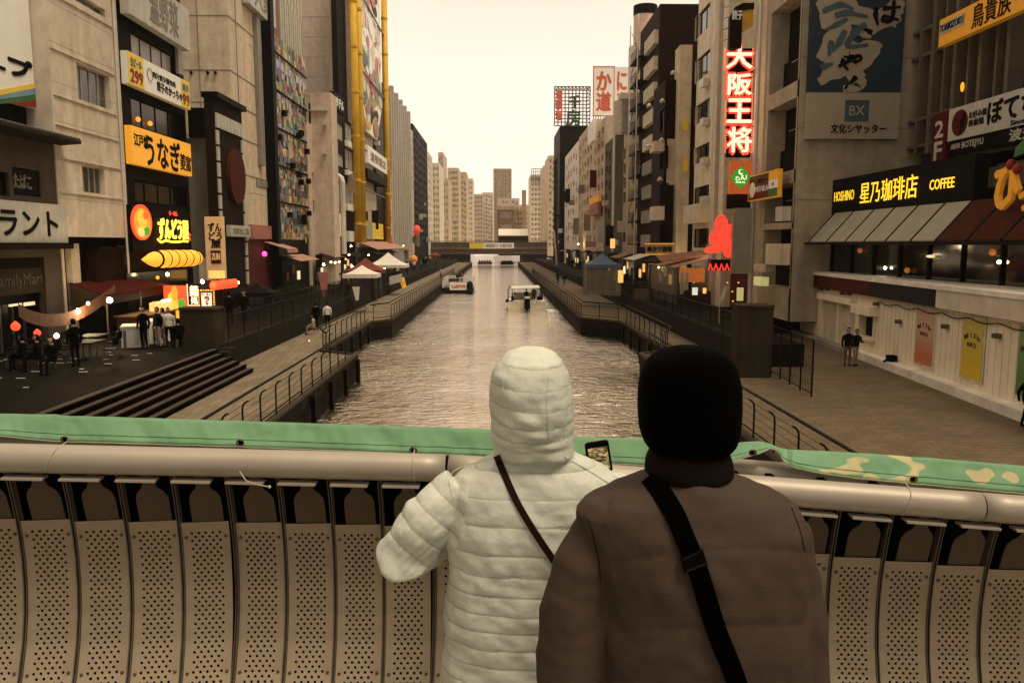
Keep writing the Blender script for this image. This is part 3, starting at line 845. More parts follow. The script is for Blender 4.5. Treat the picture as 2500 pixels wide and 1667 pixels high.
# long boat-shaped lantern awning
lz = thing('lantern_awning', 'long orange glowing lantern shaped awning over the noodle shop', 'awning', pC2.P(*pC2.pt(390, 640), .3))
a = pC2.pt(326, 634); b_ = pC2.pt(460, 630)
path = [pC2.P(a[0] + (b_[0]-a[0])*t, a[1] + (b_[1]-a[1])*t, .45) for t in [i/14 for i in range(15)]]
g = MB(); g.tube(path, [.05, .18, .32, .42, .46] + [.48] * 9 + [.42], 12); obj('shell', g, 'lamp_orange', lz, smooth=True)
for i in range(3, 14, 2):
    p = path[i]; g = MB(); g.tube([p - Vector((0, .04, 0)), p + Vector((0, .04, 0))], .5, 12); obj('hoop', g, 'maroon_cladding', lz)
g = MB(); slab(g, pC2, pC2.r(318, 668, 470, 760), -.3, -.2); obj('shop_front', g, 'glass_dark', C_)
for (px, py) in ((377, 670), (352, 678)):
    g = MB(); g.ball(pC2.P(*pC2.pt(px, py), .7), .1, 8, 6); obj('bulb', g, 'bulb_warm' if px > 360 else 'lamp_orange', C_)

# --- D: beige block: frontal end wall and facade
YD = 62.0; pD = Pl('F', YD); pDs = Pl('L', -20.0)
x0 = pD.pt(440, 596)[0]; ztD = pD.pt(500, -200)[1]
D = thing('beige_block', 'tall beige block with slit windows and a dark downpipe', 'building', (-24, 65, UP))
g = MB(); g.box((x0 - 4, YD, UP), (-20.02, YD + 8.6, ztD)); obj('body', g, 'beige_render', D)
dh = [pDs.r(603, 105, 641, 158), pDs.r(604, 218, 611, 270), pDs.r(638, 238, 644, 290), pDs.r(608, 341, 615, 398), pDs.r(641, 354, 648, 408), pDs.r(610, 470, 654, 542)]
uD1 = pDs.pt(657, 596)[0]
wall(D, pDs, (YD + .01, UP, uD1, ztD), dh, 'beige_render', back=4)
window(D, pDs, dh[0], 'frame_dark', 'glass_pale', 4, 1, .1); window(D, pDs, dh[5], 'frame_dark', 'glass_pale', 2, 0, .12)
for h in dh[1:5]: window(D, pDs, h, 'frame_dark', 'glass_dark', 0, 0, .15)
g = MB(); g.box(pDs.P(*pDs.pt(616, 40), .02), pDs.P(pDs.pt(634, 300)[0], pDs.pt(620, 400)[1], .35)); obj('duct_shaft', g, 'grey_concrete', D)
for y in (39, 172, 250, 330, 420):
    z = pD.pt(500, y)[1]; g = MB(); slab(g, pD, (x0 - 2, z, -20.0, z + .05), -.02, .03); obj('joint_band', g, 'grey_concrete', D); g = MB(); slab(g, pDs, (YD, z, uD1, z + .05), -.02, .04); obj('joint_band', g, 'grey_concrete', D)
for px in (487, 580):
    u = pD.pt(px, 200)[0]; g = MB(); slab(g, pD, (u, UP, u+.06, ztD), -.02, .035); obj('joint_band', g, 'grey_concrete', D)
for px in (468, 508, 527):
    g = MB(); c = pD.pt(px, 179); g.ball(pD.P(*c, .12), .13, 7, 5); obj('vent', g, 'dark_cladding', D)
sign('rooftop_sign', 'white slanted sign with grey characters at the top of the beige block', pDs, pDs.rm(589, -45, 655, 38), 'sign_white_dim', [('大衆', (.2, .1, .8, .9), 'grey_concrete', .05)], .1, .6)
g = MB(); slab(g, pDs, pDs.r(606, 548, 664, 584), .03, .3); obj('fascia', g, 'pink_paint', D)
g = MB(); slab(g, pDs, (YD, UP, uD1 - .02, pDs.pt(635, 586)[1]), .01, .12); obj('shop_front', g, 'pink_dark', D)
g = MB(); slab(g, pDs, pDs.r(624, 436, 652, 460), .02, .08); obj('grille', g, 'grey_concrete', D)
g = MB(); g.ball(pDs.P(*pDs.pt(631, 620), .5), .22, 8, 6); obj('neon_lamp', g, 'neon_pink', label='small round magenta neon lamp on the pink shop front', cat='lamp')
aw = thing('awning', 'small faded pink awning over the pink shop front', 'awning', (-19.5, 66, 7))
p1 = pDs.P(*pDs.pt(640, 590), 0); p2 = pDs.P(pDs.pt(668, 590)[0], p1.z, 0)
g = MB(); g.hexa([p1, p2, p2 + Vector((2.1, 0, -.65)), p1 + Vector((2.1, 0, -.65))], (0, 0, .05)); obj('canopy', g, 'awning_pink', aw)
g = MB(); g.hexa([p1 + Vector((2.1, 0, -.65)), p2 + Vector((2.1, 0, -.65)), p2 + Vector((2.12, 0, -.95)), p1 + Vector((2.12, 0, -.95))], (.03, 0, 0)); obj('valance', g, 'awning_pink', aw)

# --- D0: low corrugated block, black projecting box, theatre-like lantern front
YE = 54.0; pE = Pl('F', YE)
g = MB(); slab(g, pE, (pE.pt(455, 600)[0]-2, UP, pE.pt(520, 600)[0], pE.pt(480, 337)[1]), -4, 0)
E0 = obj('shed_wall', g, 'corrugated', label='grey green corrugated wall below the black box', cat='building')
pE1 = Pl('F', YE - .3)
g = MB(); slab(g, pE1, pE1.r(459, 264, 512, 336), -1.2, .1); obj('projecting_box', g, 'black', label='plain black projecting sign box in front of the beige block', cat='sign')
g = MB()
for k in range(8):
    u = pE.pt(455, 600)[0] + k * .22; slab(g, pE, (u, UP + 5, u + .05, pE.pt(480, 340)[1]), 0, .03)
obj('rib', g, 'corrugated', E0, kind='stuff')
pT = Pl('L', -18.0); uT0, uT1 = pT.pt(536, 596)[0], pT.pt(602, 596)[0]
T = thing('theatre_building', 'dark theatre style front framed with white lantern panels', 'building', (-20, (uT0+uT1)/2, UP))
zT = pT.pt(566, 262)[1]
g = MB(); slab(g, pT, (uT0, UP, uT1, zT), -.6, 0); obj('body', g, 'dark_brown_wood' if 'dark_brown_wood' in MATS else mat('dark_brown_wood', (.06, .035, .022), .8, streak=.2), T)
g = MB(); slab(g, pT, (uT0 - .15, zT, uT1 + .1, zT + .35), -.7, .35); obj('eave', g, 'dark_cladding', T)
zr0, zr1 = pT.pt(560, 325)[1], pT.pt(560, 292)[1]
for k in range(8):
    q = uT0 + .1 + (uT1 - uT0 - .2) * k / 8
    g = MB(); slab(g, pT, (q + .03, zr0, q + (uT1-uT0-.2)/8 - .03, zr1), .02, .14); obj('lantern_panel', g, 'sign_white_dim', T)
for u in (uT0 + .08, uT1 - .5):
    z = zr0 - .1; j = 0
    while z > UP + 1.4 and j < 14:
        g = MB(); slab(g, pT, (u, z - .95, u + .42, z - .08), .02, .12); obj('lantern_panel', g, 'sign_white_dim', T); z -= 1.02; j += 1
c = pT.pt(571, 432); d = abs(pT.pt(571, 368)[1] - pT.pt(571, 500)[1]) / 2
obj('oval_sign', disc(pT, c[0], c[1], abs(pT.pt(552, 432)[0] - pT.pt(590, 432)[0]) / 2, d, .05, .3), 'oval_red' if 'oval_red' in MATS else mat('oval_red', (.17, .035, .02), .7, var=.3), label='tall dark red oval sign on the lantern front', cat='sign')
sign('shop_sign', 'grey signboard with faint lettering on the lantern front', pT, pT.rm(549, 551, 598, 578), 'sign_white_dim', [('元祖たこ焼', (.1, .25, .9, .75), 'grey_concrete', .02)], .1, .4)
# tall beige hanging banner
pZ = Pl('F', 50.5); zr = pZ.r(500, 529, 554, 684)
sign('hanging_banner', 'tall beige hanging banner with brush lettering and dark red emblem', pZ, zr, 'banner_beige' if 'banner_beige' in MATS else mat('banner_beige', (.62, .46, .28), .7, emit=.12, ecol=(1, .6, .25)),
     [('ずん', (.18, .76, .86, .90), 'ink', .02), ('どう', (.2, .63, .86, .755), 'ink', .02), ('屋', (.3, .51, .8, .63), 'ink', .02)], 0, .12, cat='banner')
sign('emblem_panel', 'dark red emblem panel reading ZUN on the beige banner', pZ, sub(zr, .26, .26, .78, .47), 'sign_maroon', [('ZUN', (.1, .3, .9, .78), 'banner_beige', .02)], .125, .15)
g = MB(); slab(g, pZ, sub(zr, .1, .03, .95, .15), .125, .14); obj('food_photo', g, 'lit_amber', label='food picture at the foot of the beige banner', cat='poster')
g = MB(); slab(g, pZ, sub(zr, -.42, 0, -.05, .36), -.05, .02); obj('side_banner', g, 'sign_white_dim', label='narrow pale banner just left of the beige banner', cat='banner')

# --- F: mural building with striped frame
YF = 70.5; pF = Pl('F', YF)
g = MB(); slab(g, pF, (pF.pt(656, 596)[0], UP, pF.pt(680, 596)[0], pF.pt(668, -260)[1]), -1.0, 0); obj('sign_fin', g, 'black', label='tall black sign fin between the beige block and the mural', cat='sign')
pM = Pl('L', -19.6); uM0, uM1 = pM.pt(676, 596)[0], pM.pt(757, 596)[0]
zM = pM.pt(700, 112)[1]
Mu = thing('mural_building', 'building front painted all over with a crowded colourful mural', 'building', (-22, (uM0+uM1)/2, UP))
g = MB(); slab(g, pM, (uM0 + .03, UP, uM1, zM), -8, 0); obj('body', g, 'dark_cladding', Mu)
pal = [(.45, .42, .36), (.50, .42, .16), (.16, .30, .33), (.45, .20, .13), (.20, .30, .16), (.52, .46, .38), (.30, .22, .34), (.42, .30, .20), (.08, .08, .09), (.60, .50, .22), (.40, .12, .08), (.18, .22, .34)]
mural = []
for i, c in enumerate(pal):
    mural.append(mat('mural_paint_%s' % 'abcdefghijkl'[i], c, .7, var=.35, scale=1.3))
nU, nZ = 9, 26
for j in range(nZ):
    z0 = pM.pt(720, 585)[1] + (zM - pM.pt(720, 585)[1]) * j / nZ; z1 = z0 + (zM - pM.pt(720, 585)[1]) / nZ
    for i in range(nU):
        a = uM0 + .15 + (uM1 - uM0 - .2) * i / nU; b_ = a + (uM1-uM0-.2) / nU
        if j % 4 == 2 and random.random() < .7:
            g = MB(); slab(g, pM, (a + .1, z0, b_ - .1, z1), .0, .06); obj('window', g, 'glass_dark' if random.random() < .6 else 'glass_mid', Mu)
        else:
            mm = random.choice(pal[:8] if j > 12 else pal); mi = 'mural_paint_%s' % 'abcdefghijkl'[pal.index(mm)]
            g = MB(); slab(g, pM, (a, z0, b_, z1), 0, random.uniform(.02, .05)); obj('mural_panel', g, mi, Mu)
            for q in range(2):
                cu, cz = random.uniform(a + .15, b_ - .15), random.uniform(z0 + .1, z1 - .1)
                rr_ = random.uniform(.12, .42)
                o2 = obj('painted_shape', disc(pM, cu, cz, rr_, rr_ * random.uniform(.7, 1.7), .06 + q * .01, .075 + q * .01, 9), random.choice(mural), Mu)
g = MB()
for k in range(5):
    z = pM.pt(720, 585)[1] + (zM - pM.pt(720, 585)[1]) * (k + 1) / 5.5; slab(g, pM, (uM0, z, uM1, z + .12), .0, .18)
obj('ledge', g, 'dark_cladding', Mu)
for k in range(14):
    c = (random.uniform(uM0 + .5, uM1 - .5), random.uniform(UP + 6, UP + 17)); g = MB(); slab(g, pM, (c[0]-.3, c[1]-.25, c[0]+.3, c[1]+.25), .1, .5); obj('air_conditioner', g, 'dark_cladding', Mu)
# striped lattice above the mural
LT = thing('lattice_billboard', 'tall lattice frame of thin coloured strips above the mural', 'billboard', pM.P((uM0+uM1)/2, zM, 0))
strip = [('lattice_rose', (.42, .20, .17)), ('lattice_ivory', (.60, .54, .42)), ('lattice_moss', (.34, .36, .20)), ('lattice_blue', (.36, .42, .44))]
for nme, c in strip: mat(nme, c, .7)
nn = 30
for k in range(nn):
    u = uM0 + .3 + (uM1 - uM0 - .3) * k / nn
    ztop = pM.pt(672, -210)[1]
    sm = strip[(0 if k < 9 else (1, 2, 1, 3)[k % 4])][0]
    g = MB(); slab(g, pM, (u, zM + .15, u + .17, zM + 4), -.3, -.1); obj('strip', g, sm, LT)
    g = MB(); slab(g, pM, (u, zM + 4, u + .17, ztop), -.3, -.1); obj('strip', g, ('lattice_ivory', 'lattice_moss', 'lattice_ivory')[k % 3], LT)
for k in range(10):
    z = zM + .4 + k * 1.9; g = MB(); g.bar(pM.P(uM0 + .3, z, -.35), pM.P(uM1, z, -.35), .05, 5); obj('crossbar', g, 'metal_grey', LT)

# --- G0: huge pale block behind; G: beige; G2: dark grey tower with pale panels
pG0 = Pl('F', 112); r0 = pG0.r(700, -260, 872, 590)
building('tower_block', 'huge plain pale tower wall behind the mural building', pG0, (r0[0] - 10, UP, r0[2], r0[3]), 'rosy_wall', [], back=16)
g = MB()
for k in range(22):
    z = UP + 6 + k * 2.6; slab(g, pG0, (r0[0] - 8, z, r0[2], z + .07), .0, .03)
obj('joint_line', g, 'rosy_wall', label='thin horizontal panel joints on the huge pale tower wall', cat='facade panel')
pG = Pl('F', 86); rG = pG.r(757, 226, 800, 640)
G = building('narrow_house', 'narrow beige house end with small vents beside the mural', pG, (rG[0], UP, rG[2]+.8, rG[3]), 'rosy_wall', [], back=3)
for y in (300, 370): g = MB(); slab(g, pG, pG.r(789, y, 799, y + 8), .01, .6); obj('vent_hood', g, 'metal_pale', G)
g = MB(); slab(g, pG, pG.r(757, 268, 800, 272), .0, .3); obj('ledge', g, 'metal_pale', G)
pg = Pl('L', -19.4)
gh = [pg.rm(765, 310, 785, 360), pg.rm(766, 400, 786, 440)]
building('shop_house', 'low pink beige house beside the mural with wide windows', pg, (pg.pt(758, 596)[0], UP, pg.pt(786, 596)[0], pg.pt(772, 312)[1]), 'rosy_wall', [pg.rm(763, 345, 783, 372), pg.rm(763, 425, 783, 466), pg.rm(764, 490, 783, 520)], back=3, nm=2)
pg2 = Pl('L', -19.2)
g2 = [pg2.rm(816, 300, 838, 340), pg2.rm(843, 305, 864, 345), pg2.rm(817, 375, 839, 405), pg2.rm(843, 368, 865, 415), pg2.rm(843, 450, 865, 500), pg2.rm(818, 450, 840, 495)]
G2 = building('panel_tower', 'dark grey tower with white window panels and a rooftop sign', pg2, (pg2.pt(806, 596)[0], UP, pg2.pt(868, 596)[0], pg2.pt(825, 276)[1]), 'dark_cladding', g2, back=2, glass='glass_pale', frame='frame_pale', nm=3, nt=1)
for (a, b_, c, d) in ((842, 350, 866, 364), (842, 420, 866, 432), (842, 500, 867, 516), (845, 565, 868, 590)):
    g = MB(); slab(g, pg2, pg2.rm(a, b_, c, d), .0, .4); obj('balcony_panel', g, 'white_paint', G2)
sign('rooftop_sign', 'small dark rooftop sign with pale lettering on the panel tower', pg2, pg2.rm(812, 236, 838, 272), 'dark_cladding', [('ホテル', (.15, .2, .85, .8), 'sign_white', .05)], -.4, .2)
g = MB(); c0 = pg2.P(*pg2.pt(806, 440), .6); c1 = pg2.P(pg2.pt(806, 440)[0], pg2.pt(822, 590)[1], .6)
for (pxa, ya, yb) in ((806, 468, 650), (822, 436, 620), (797, 486, 640)):
    u, z = pg2.pt(pxa, ya); zb_ = pg2.pt(pxa, yb)[1]
    g = MB(); g.tube([pg2.P(u, zb_, .6), pg2.P(u, z - .4, .6), pg2.P(u + .1, z, .5), pg2.P(u + .3, z + .3, .1)], .38, 9)
    obj('duct', g, 'duct', label='pale exhaust duct %s of the panel tower' % {806: 'at the near corner', 822: 'with a bent top up the front', 797: 'standing just left'}[pxa], cat='duct')
for i, (px, py, h) in enumerate(((775, 480, 70), (787, 540, 60), (795, 470, 50), (812, 520, 60))):
    u, z = pg.pt(px, py)
    g = MB(); slab(g, pg, (u, z - h * .045 * 1.0, u + 1.3, z), .1, .7)
    obj('wall_unit', g, 'white_paint' if i % 2 else 'pale_concrete', label='pale boxy service unit on the wall by the mural, number %s from the left' % ('first', 'second', 'third', 'fourth')[i], cat='wall unit')

# --- H: giant yellow frame with a tall artwork panel
pH = Pl('L', -18.8)
H = thing('yellow_tower', 'giant yellow steel tube frame rising over the left bank', 'frame structure', (-19, 100, UP))
def ypole(px, w, yb):
    u = pH.pt(px, 596)[0]
    g = MB(); g.tube([(-18.3, u, pH.pt(px, yb)[1]), (-18.3, u, 46)], w, 10); return obj('pole', g, 'yellow_steel', H, smooth=True), u
o1, ua = ypole(866, .46, 592); o2, ub = ypole(878, .46, 592); o3, uc = ypole(941, .5, 600)
for k in range(7):
    z = 9 + k * 5.6
    for u in (ua, ub, uc):
        g = MB(); g.tube([(-18.3, u, z), (-18.3, u, z + .3)], .56, 10); obj('collar', g, 'yellow_steel', H)
for z in (19.5, 14, 30, 40):
    g = MB(); g.bar((-18.4, ub, z), (-18.4, uc, z), .12, 6); obj('brace', g, 'metal_grey', H)
Hb = building('frame_building', 'dark deep block behind the giant yellow frame', Pl('L', -20.4), (ua, UP, uc + 3, 44), 'dark_cladding', [], back=.7)
rA = pH.rm(890, 40, 930, 318)
AP = thing('artwork_panel', 'tall rounded panel of plain colour patches inside the yellow frame', 'billboard', pH.P(rA[0], rA[1], 0))
zlo, zhi = pH.pt(905, 330)[1], 46
cu = (ub + uc) / 2 + .2; hw = (uc - ub) * .42
pts = []
for k in range(24):
    t = k / 23; z = zlo + (zhi - zlo) * t
    pts.append((cu + hw * min(1, .45 + 2.2 * t), z))
left = [(2 * cu - u, z) for u, z in pts]
g = MB(); g.hexa([pH.P(u, z, -.2) for u, z in left + pts[::-1]][::-1], pH.n * .3); obj('panel', g, 'sign_white', AP)
cols_ = [('art_rose', (.62, .24, .18), -.30, .66, .36, .22), ('art_ivory', (.66, .58, .45), .15, .72, .50, .14), ('art_teal', (.13, .24, .27), -.2, .42, .30, .18), ('art_gold', (.70, .42, .05), -.05, .17, .34, .12),
         ('art_sage', (.33, .40, .26), .45, .48, .22, .16), ('art_rose', 0, .25, .27, .25, .05), ('art_gold', 0, .1, .40, .25, .035), ('art_slate', (.10, .10, .09), .28, .55, .12, .06), ('art_slate', 0, -.45, .30, .15, .1),
         ('art_ivory', 0, -.28, .52, .2, .07), ('art_tan', (.45, .28, .16), .5, .62, .25, .08), ('art_tan', 0, .35, .2, .3, .06), ('art_slate', 0, .1, .86, .6, .05), ('art_rose', 0, .5, .33, .2, .04)]
for (nme, c, *q_) in cols_:
    if c: mat(nme, c, .6, var=.3, scale=.7)
rnd = random.Random(5)
for i in range(120):
    dz = rnd.uniform(.05, .97); du = rnd.uniform(-.85, .85) * min(1, .45 + 2 * dz)
    pool = ('art_gold', 'art_tan', 'art_ivory', 'art_slate') if dz < .2 else (('art_teal', 'art_ivory', 'art_rose', 'art_sage', 'sign_white') if dz < .45 else (('art_ivory', 'art_rose', 'sign_white', 'art_tan') if dz < .72 else ('art_rose', 'art_slate', 'art_ivory', 'sign_white')))
    su, sz = rnd.uniform(.08, .26) * hw, rnd.uniform(.02, .07) * (zhi - zlo)
    if i < 12: su, sz = su * 1.6, sz * 1.6
    obj('patch', disc(pH, cu + du * hw, zlo + (zhi - zlo) * dz, su, sz, .1, .12 + i * .0012, 11, rnd.uniform(0, 1), 2 * math.pi + rnd.uniform(-.5, 1)), rnd.choice(pool), AP)
rB = pH.rm(888, 372, 936, 412)
sign('slanting_banner', 'white banner with grey lettering below the tall artwork panel', pH, rB, 'sign_white', [('道頓堀店', (.12, .25, .9, .75), 'grey_concrete', .05)], .2, .6, cat='banner')
g = MB(); slab(g, pH, pH.rm(888, 425, 936, 445), -1.2, .6); obj('balcony', g, 'dark_cladding', Hb)
g = MB(); slab(g, Pl('L', -19.8), pH.rm(888, 462, 930, 540), .0, .3); obj('infill', g, 'pale_concrete', Hb)
for (a, c, m_, lab) in ((888, 905, 'poster_sage', 'pale green poster low inside the yellow frame'), (905, 932, 'poster_yellow', 'bright yellow poster low inside the yellow frame')):
    mat('poster_sage', (.36, .40, .30), .6, var=.3, scale=3); mat('poster_yellow', (.85, .60, .04), .6, var=.35, scale=2.5)
    g = MB(); slab(g, pH, pH.rm(a, 546, c, 584), .1, .3); obj('poster', g, m_, label=lab, cat='poster')
aw = thing('awning', 'dusty pink awning below the yellow frame posters', 'awning', (-17, 110, 4))
za_ = pH.pt(905, 590)[1]
g = MB(); g.hexa([(-18.7, ua + 1, za_), (-18.7, uc + 6, za_), (-16.0, uc + 6, za_ - 1.1), (-16.0, ua + 1, za_ - 1.1)], (0, 0, .06)); obj('canopy', g, 'awning_pink', aw)
g = MB(); g.box((-18.7, ua + 1, UP), (-18.5, uc + 6, za_ - .8)); obj('shop_front', g, 'mustard_front' if 'mustard_front' in MATS else mat('mustard_front', (.14, .10, .02), .7, var=.5), aw)

# --- I: ribbed grey tower; J: brown tower and the far left row
pI = Pl('L', -18.4)
I_ = building('ribbed_tower', 'tall grey tower with vertical ribs beyond the yellow frame', pI, (pI.pt(951, 596)[0], UP, pI.pt(998, 596)[0], pI.pt(975, 247)[1]), 'grey_light' if 'grey_light' in MATS else mat('grey_light', (.50, .46, .39), .8, streak=.2), [], back=9)
nI = 9
for k in range(nI + 1):
    u = pI.pt(951, 596)[0] + (pI.pt(998, 596)[0] - pI.pt(951, 596)[0]) * k / nI
    g = MB(); slab(g, pI, (u - .5, UP + 3.5, u + .5, pI.pt(975, 247)[1] - (.0 if k % 2 else 1.2)), 0, .7); obj('rib', g, 'grey_light', I_)
building('tower_block', 'plain block rising just behind the yellow frame pole', Pl('F', 150), (Pl('F', 150).pt(943, 596)[0], UP, Pl('F', 150).pt(961, 596)[0], Pl('F', 150).pt(950, 212)[1]), 'grey_light', [], back=5)
def row(pl, items):
    for (a, b_, yt, m_, nu, nz, lab, gl) in items:
        u0, u1 = pl.pt(a, 596)[0], pl.pt(b_, 596)[0]; zt_ = pl.pt((a + b_) / 2, yt)[1]
        rr = (min(u0, u1), UP, max(u0, u1), zt_)
        building('house', lab, pl, rr, m_, grid(rr, nu, nz, .5, .5, mz0=4, mz1=.6), back=11, small=True, glass=gl)
row(Pl('L', -19.0), [(998, 1012, 318, 'rosy_wall', 4, 12, 'pale slim house just past the ribbed tower', 'glass_mid'), (1012, 1046, 332, 'dark_cladding', 7, 14, 'dark brown tower at the end of the left row', 'glass_mid')])
row(Pl('L', -19.7), [(1046, 1058, 380, 'cream_tile', 6, 12, 'cream house next to the dark brown tower before the bridge', 'glass_mid')])
sign('vertical_sign', 'red and white vertical sign strip beside the yellow frame', Pl('L', -18.2), Pl('L', -18.2).rm(948, 415, 956, 600), 'art_rose', [('道\n頓\n堀', (.2, .1, .8, .9), 'sign_white', .05)], .0, .3)
for i, (px, py, s_) in enumerate(((1018, 560, 1.9), (1010, 668, .9))):
    p = onX(px, py, -17.2 if i == 0 else -15.8)
    g = MB(); g.ball(p, .8 * s_ if i == 0 else .55, 12, 8, (1, 1, .85)); obj('lantern', g, 'lamp_red_dim' if i == 0 else 'lamp_orange_dim', label=('big red round lantern hung on the dark brown tower' if i == 0 else 'round orange lantern ball over the left crowd'), cat='lantern', smooth=True) if False else None
mat('lamp_red_dim', (.75, .10, .06), .6, emit=.25, ecol=(1, .1, .05)); mat('lamp_orange_dim', (.7, .25, .06), .6, emit=.2, ecol=(1, .3, .06), var=.3)
g = MB(); g.ball(onX(1018, 562, -17.6), 1.3, 12, 8, (.6, 1, .85)); obj('lantern', g, 'lamp_red_dim', label='big red round lantern hung on the dark brown tower', cat='lantern', smooth=True)
g = MB(); g.ball(onX(1010, 633, -13.6), .65, 12, 8); obj('lantern', g, 'lamp_orange_dim', label='round orange lantern ball over the left crowd', cat='lantern', smooth=True)

# --- far rows beyond the bridge (front boxes with side faces), tones paled for distance haze
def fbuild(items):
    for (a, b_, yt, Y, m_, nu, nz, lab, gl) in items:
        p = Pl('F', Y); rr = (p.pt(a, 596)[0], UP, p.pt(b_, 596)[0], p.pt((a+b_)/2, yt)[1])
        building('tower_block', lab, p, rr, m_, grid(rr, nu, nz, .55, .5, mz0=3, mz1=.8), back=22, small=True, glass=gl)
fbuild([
 (1058, 1074, 398, 262, 'cream_tile', 3, 13, 'cream block first beyond the bridge on the left', 'glass_far_hazed'),
 (1072, 1084, 372, 300, 'rosy_wall', 2, 14, 'slim rosy block second beyond the bridge on the left', 'glass_far_hazed'),
 (1083, 1096, 436, 290, 'rosy_wall', 2, 10, 'grey block between taller pale ones past the bridge', 'glass_far_hazed'),
 (1094, 1121, 410, 330, 'beige_render', 4, 14, 'wide beige block with flat roof past the bridge', 'glass_far_hazed'),
 (1119, 1140, 420, 350, 'rosy_wall', 3, 13, 'rosy block beside the wide beige block past the bridge', 'glass_far_hazed'),
 (1139, 1155, 436, 390, 'cream_tile', 3, 13, 'cream block closing the left row far away', 'glass_far_hazed'),
 (1153, 1180, 474, 430, 'rosy_wall', 4, 12, 'low grey block left of the brown tower', 'glass_far_hazed'),
 (1178, 1204, 470, 470, 'cream_tile', 4, 13, 'cream and glass block directly left of the brown tower', 'glass_far_hazed'),
 (1205, 1249, 412, 560, 'ochre_wall', 5, 20, 'square brown tower closing the canal view', 'glass_far_hazed'),
 (1214, 1268, 484, 520, 'rosy_wall', 6, 9, 'stepped rosy block in front of the brown tower', 'glass_far_hazed'),
 (1266, 1296, 500, 510, 'beige_render', 4, 8, 'low beige block right of the brown tower', 'glass_far_hazed'),
 (1214, 1256, 506, 440, 'red_tan' if 'red_tan' in MATS else mat('red_tan', (.30, .18, .11), .85), 1, 3, 'low red brown block facing down the canal', 'glass_far_hazed'),
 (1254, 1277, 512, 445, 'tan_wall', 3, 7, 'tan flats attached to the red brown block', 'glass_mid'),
 (1294, 1330, 428, 400, 'cream_tile', 4, 14, 'cream block with rooftop frame on the far right', 'glass_far_hazed'),
 (1326, 1352, 404, 330, 'rosy_wall', 3, 14, 'rosy block past the bridge on the right', 'glass_far_hazed'),
 (1338, 1362, 380, 290, 'beige_render', 3, 14, 'beige block first beyond the bridge on the right', 'glass_far_hazed'),
])
p = Pl('F', 439)
g = MB(); slab(g, p, p.r(1214, 504, 1256, 512), .0, .8); obj('roof_band', g, 'ochre_wall', label='pale roof band along the low red brown block', cat='roof band')
p = Pl('F', 300)
Wh = thing('warehouse', 'long low white shed roof behind the far bridge', 'building', p.P(p.pt(1250, 590)[0], UP))
rr = p.r(1217, 560, 1290, 576); g = MB(); g.hexa([p.P(rr[0], rr[1], .5), p.P(rr[2], rr[1], .5), p.P(rr[2], rr[3], -7), p.P(rr[0], rr[3], -7)], (0, 0, .3)); obj('roof', g, 'canvas_white', Wh)
g = MB(); slab(g, p, (rr[0], UP, rr[2], rr[1]), -7, 0); obj('wall', g, 'dark_cladding', Wh)
g = MB(); q = Pl('F', 500).r(1274, 465, 1284, 540); slab(g, Pl('F', 500), (q[0], UP, q[2], q[3]), 0, 3); obj('chimney', g, 'art_tan', label='slim reddish chimney right of the brown tower', cat='chimney')
RF = thing('rooftop_lattice', 'open rooftop billboard frame on the far right cream block', 'frame', Pl('F', 399).P(*Pl('F', 399).pt(1310, 430)))
p = Pl('F', 399); rr = p.r(1297, 412, 1324, 440)
for k in range(6): u = rr[0] + (rr[2]-rr[0]) * k / 5; g = MB(); g.bar(p.P(u, rr[1]-1), p.P(u, rr[3]), .14, 4); obj('strut', g, 'metal_grey', RF)
for k in range(5): z = rr[1] + (rr[3]-rr[1]) * k / 4; g = MB(); g.bar(p.P(rr[0], z), p.P(rr[2], z), .14, 4); obj('strut', g, 'metal_grey', RF)
# ================================================================ RIGHT BANK (far to near)
pX = Pl('R', 14.6)
# lattice tower
YL = 190.0; pl_ = Pl('F', YL); rr = pl_.r(1356, 308, 1440, 590)
LB = building('dark_block', 'dark grey block carrying the rooftop lattice with green and red lettering', pl_, (14.6, UP, rr[2], rr[3]), 'dark_cladding', [], back=20)
q = pl_.r(1354, 212, 1440, 308)
LS = thing('lattice_sign', 'open rooftop lattice with dark green and red characters', 'sign', pl_.P((q[0]+q[2])/2, q[1]))
n1, n2 = 10, 11
for k in range(n1 + 1):
    u = q[0] + (q[2]-q[0]) * k / n1; g = MB(); g.bar(pl_.P(u, q[1]), pl_.P(u, q[3]), .12, 4); obj('strut', g, 'metal_grey', LS)
for k in range(n2 + 1):
    z = q[1] + (q[3]-q[1]) * k / n2; g = MB(); g.bar(pl_.P(q[0], z, .13), pl_.P(q[2], z, .13), .12, 4); obj('strut', g, 'metal_grey', LS)
g = MB()
for k in range(n1):
    u = q[0] + (q[2]-q[0]) * k / n1; d = (q[2]-q[0]) / n1
    g.bar(pl_.P(u, q[3] - 1.0, -.2), pl_.P(u + d, q[3], -.2), .08, 4); g.bar(pl_.P(u, q[3], -.25), pl_.P(u + d, q[3] - 1.0, -.25), .08, 4)
    g.bar(pl_.P(q[2] - 1, q[1] + k * .9, -.2), pl_.P(q[2], q[1] + (k+1) * .9, -.2), .08, 4)
obj('bracing', g, 'metal_grey', LS)
mat('letter_green', (.06, .16, .06), .6, var=.3); mat('letter_red', (.75, .16, .10), .6)
g = MB(); text(g, '千', pl_, pl_.r(1388, 235, 1416, 266), .3, .3, .12); text(g, '房', pl_, pl_.r(1382, 270, 1416, 308), .3, .3, .12); obj('lettering', g, 'letter_green', LS)
g = MB(); text(g, '道\n頓\n堀', pl_, pl_.r(1356, 222, 1372, 295), .3, .3, .1); obj('lettering', g, 'letter_red', LS)

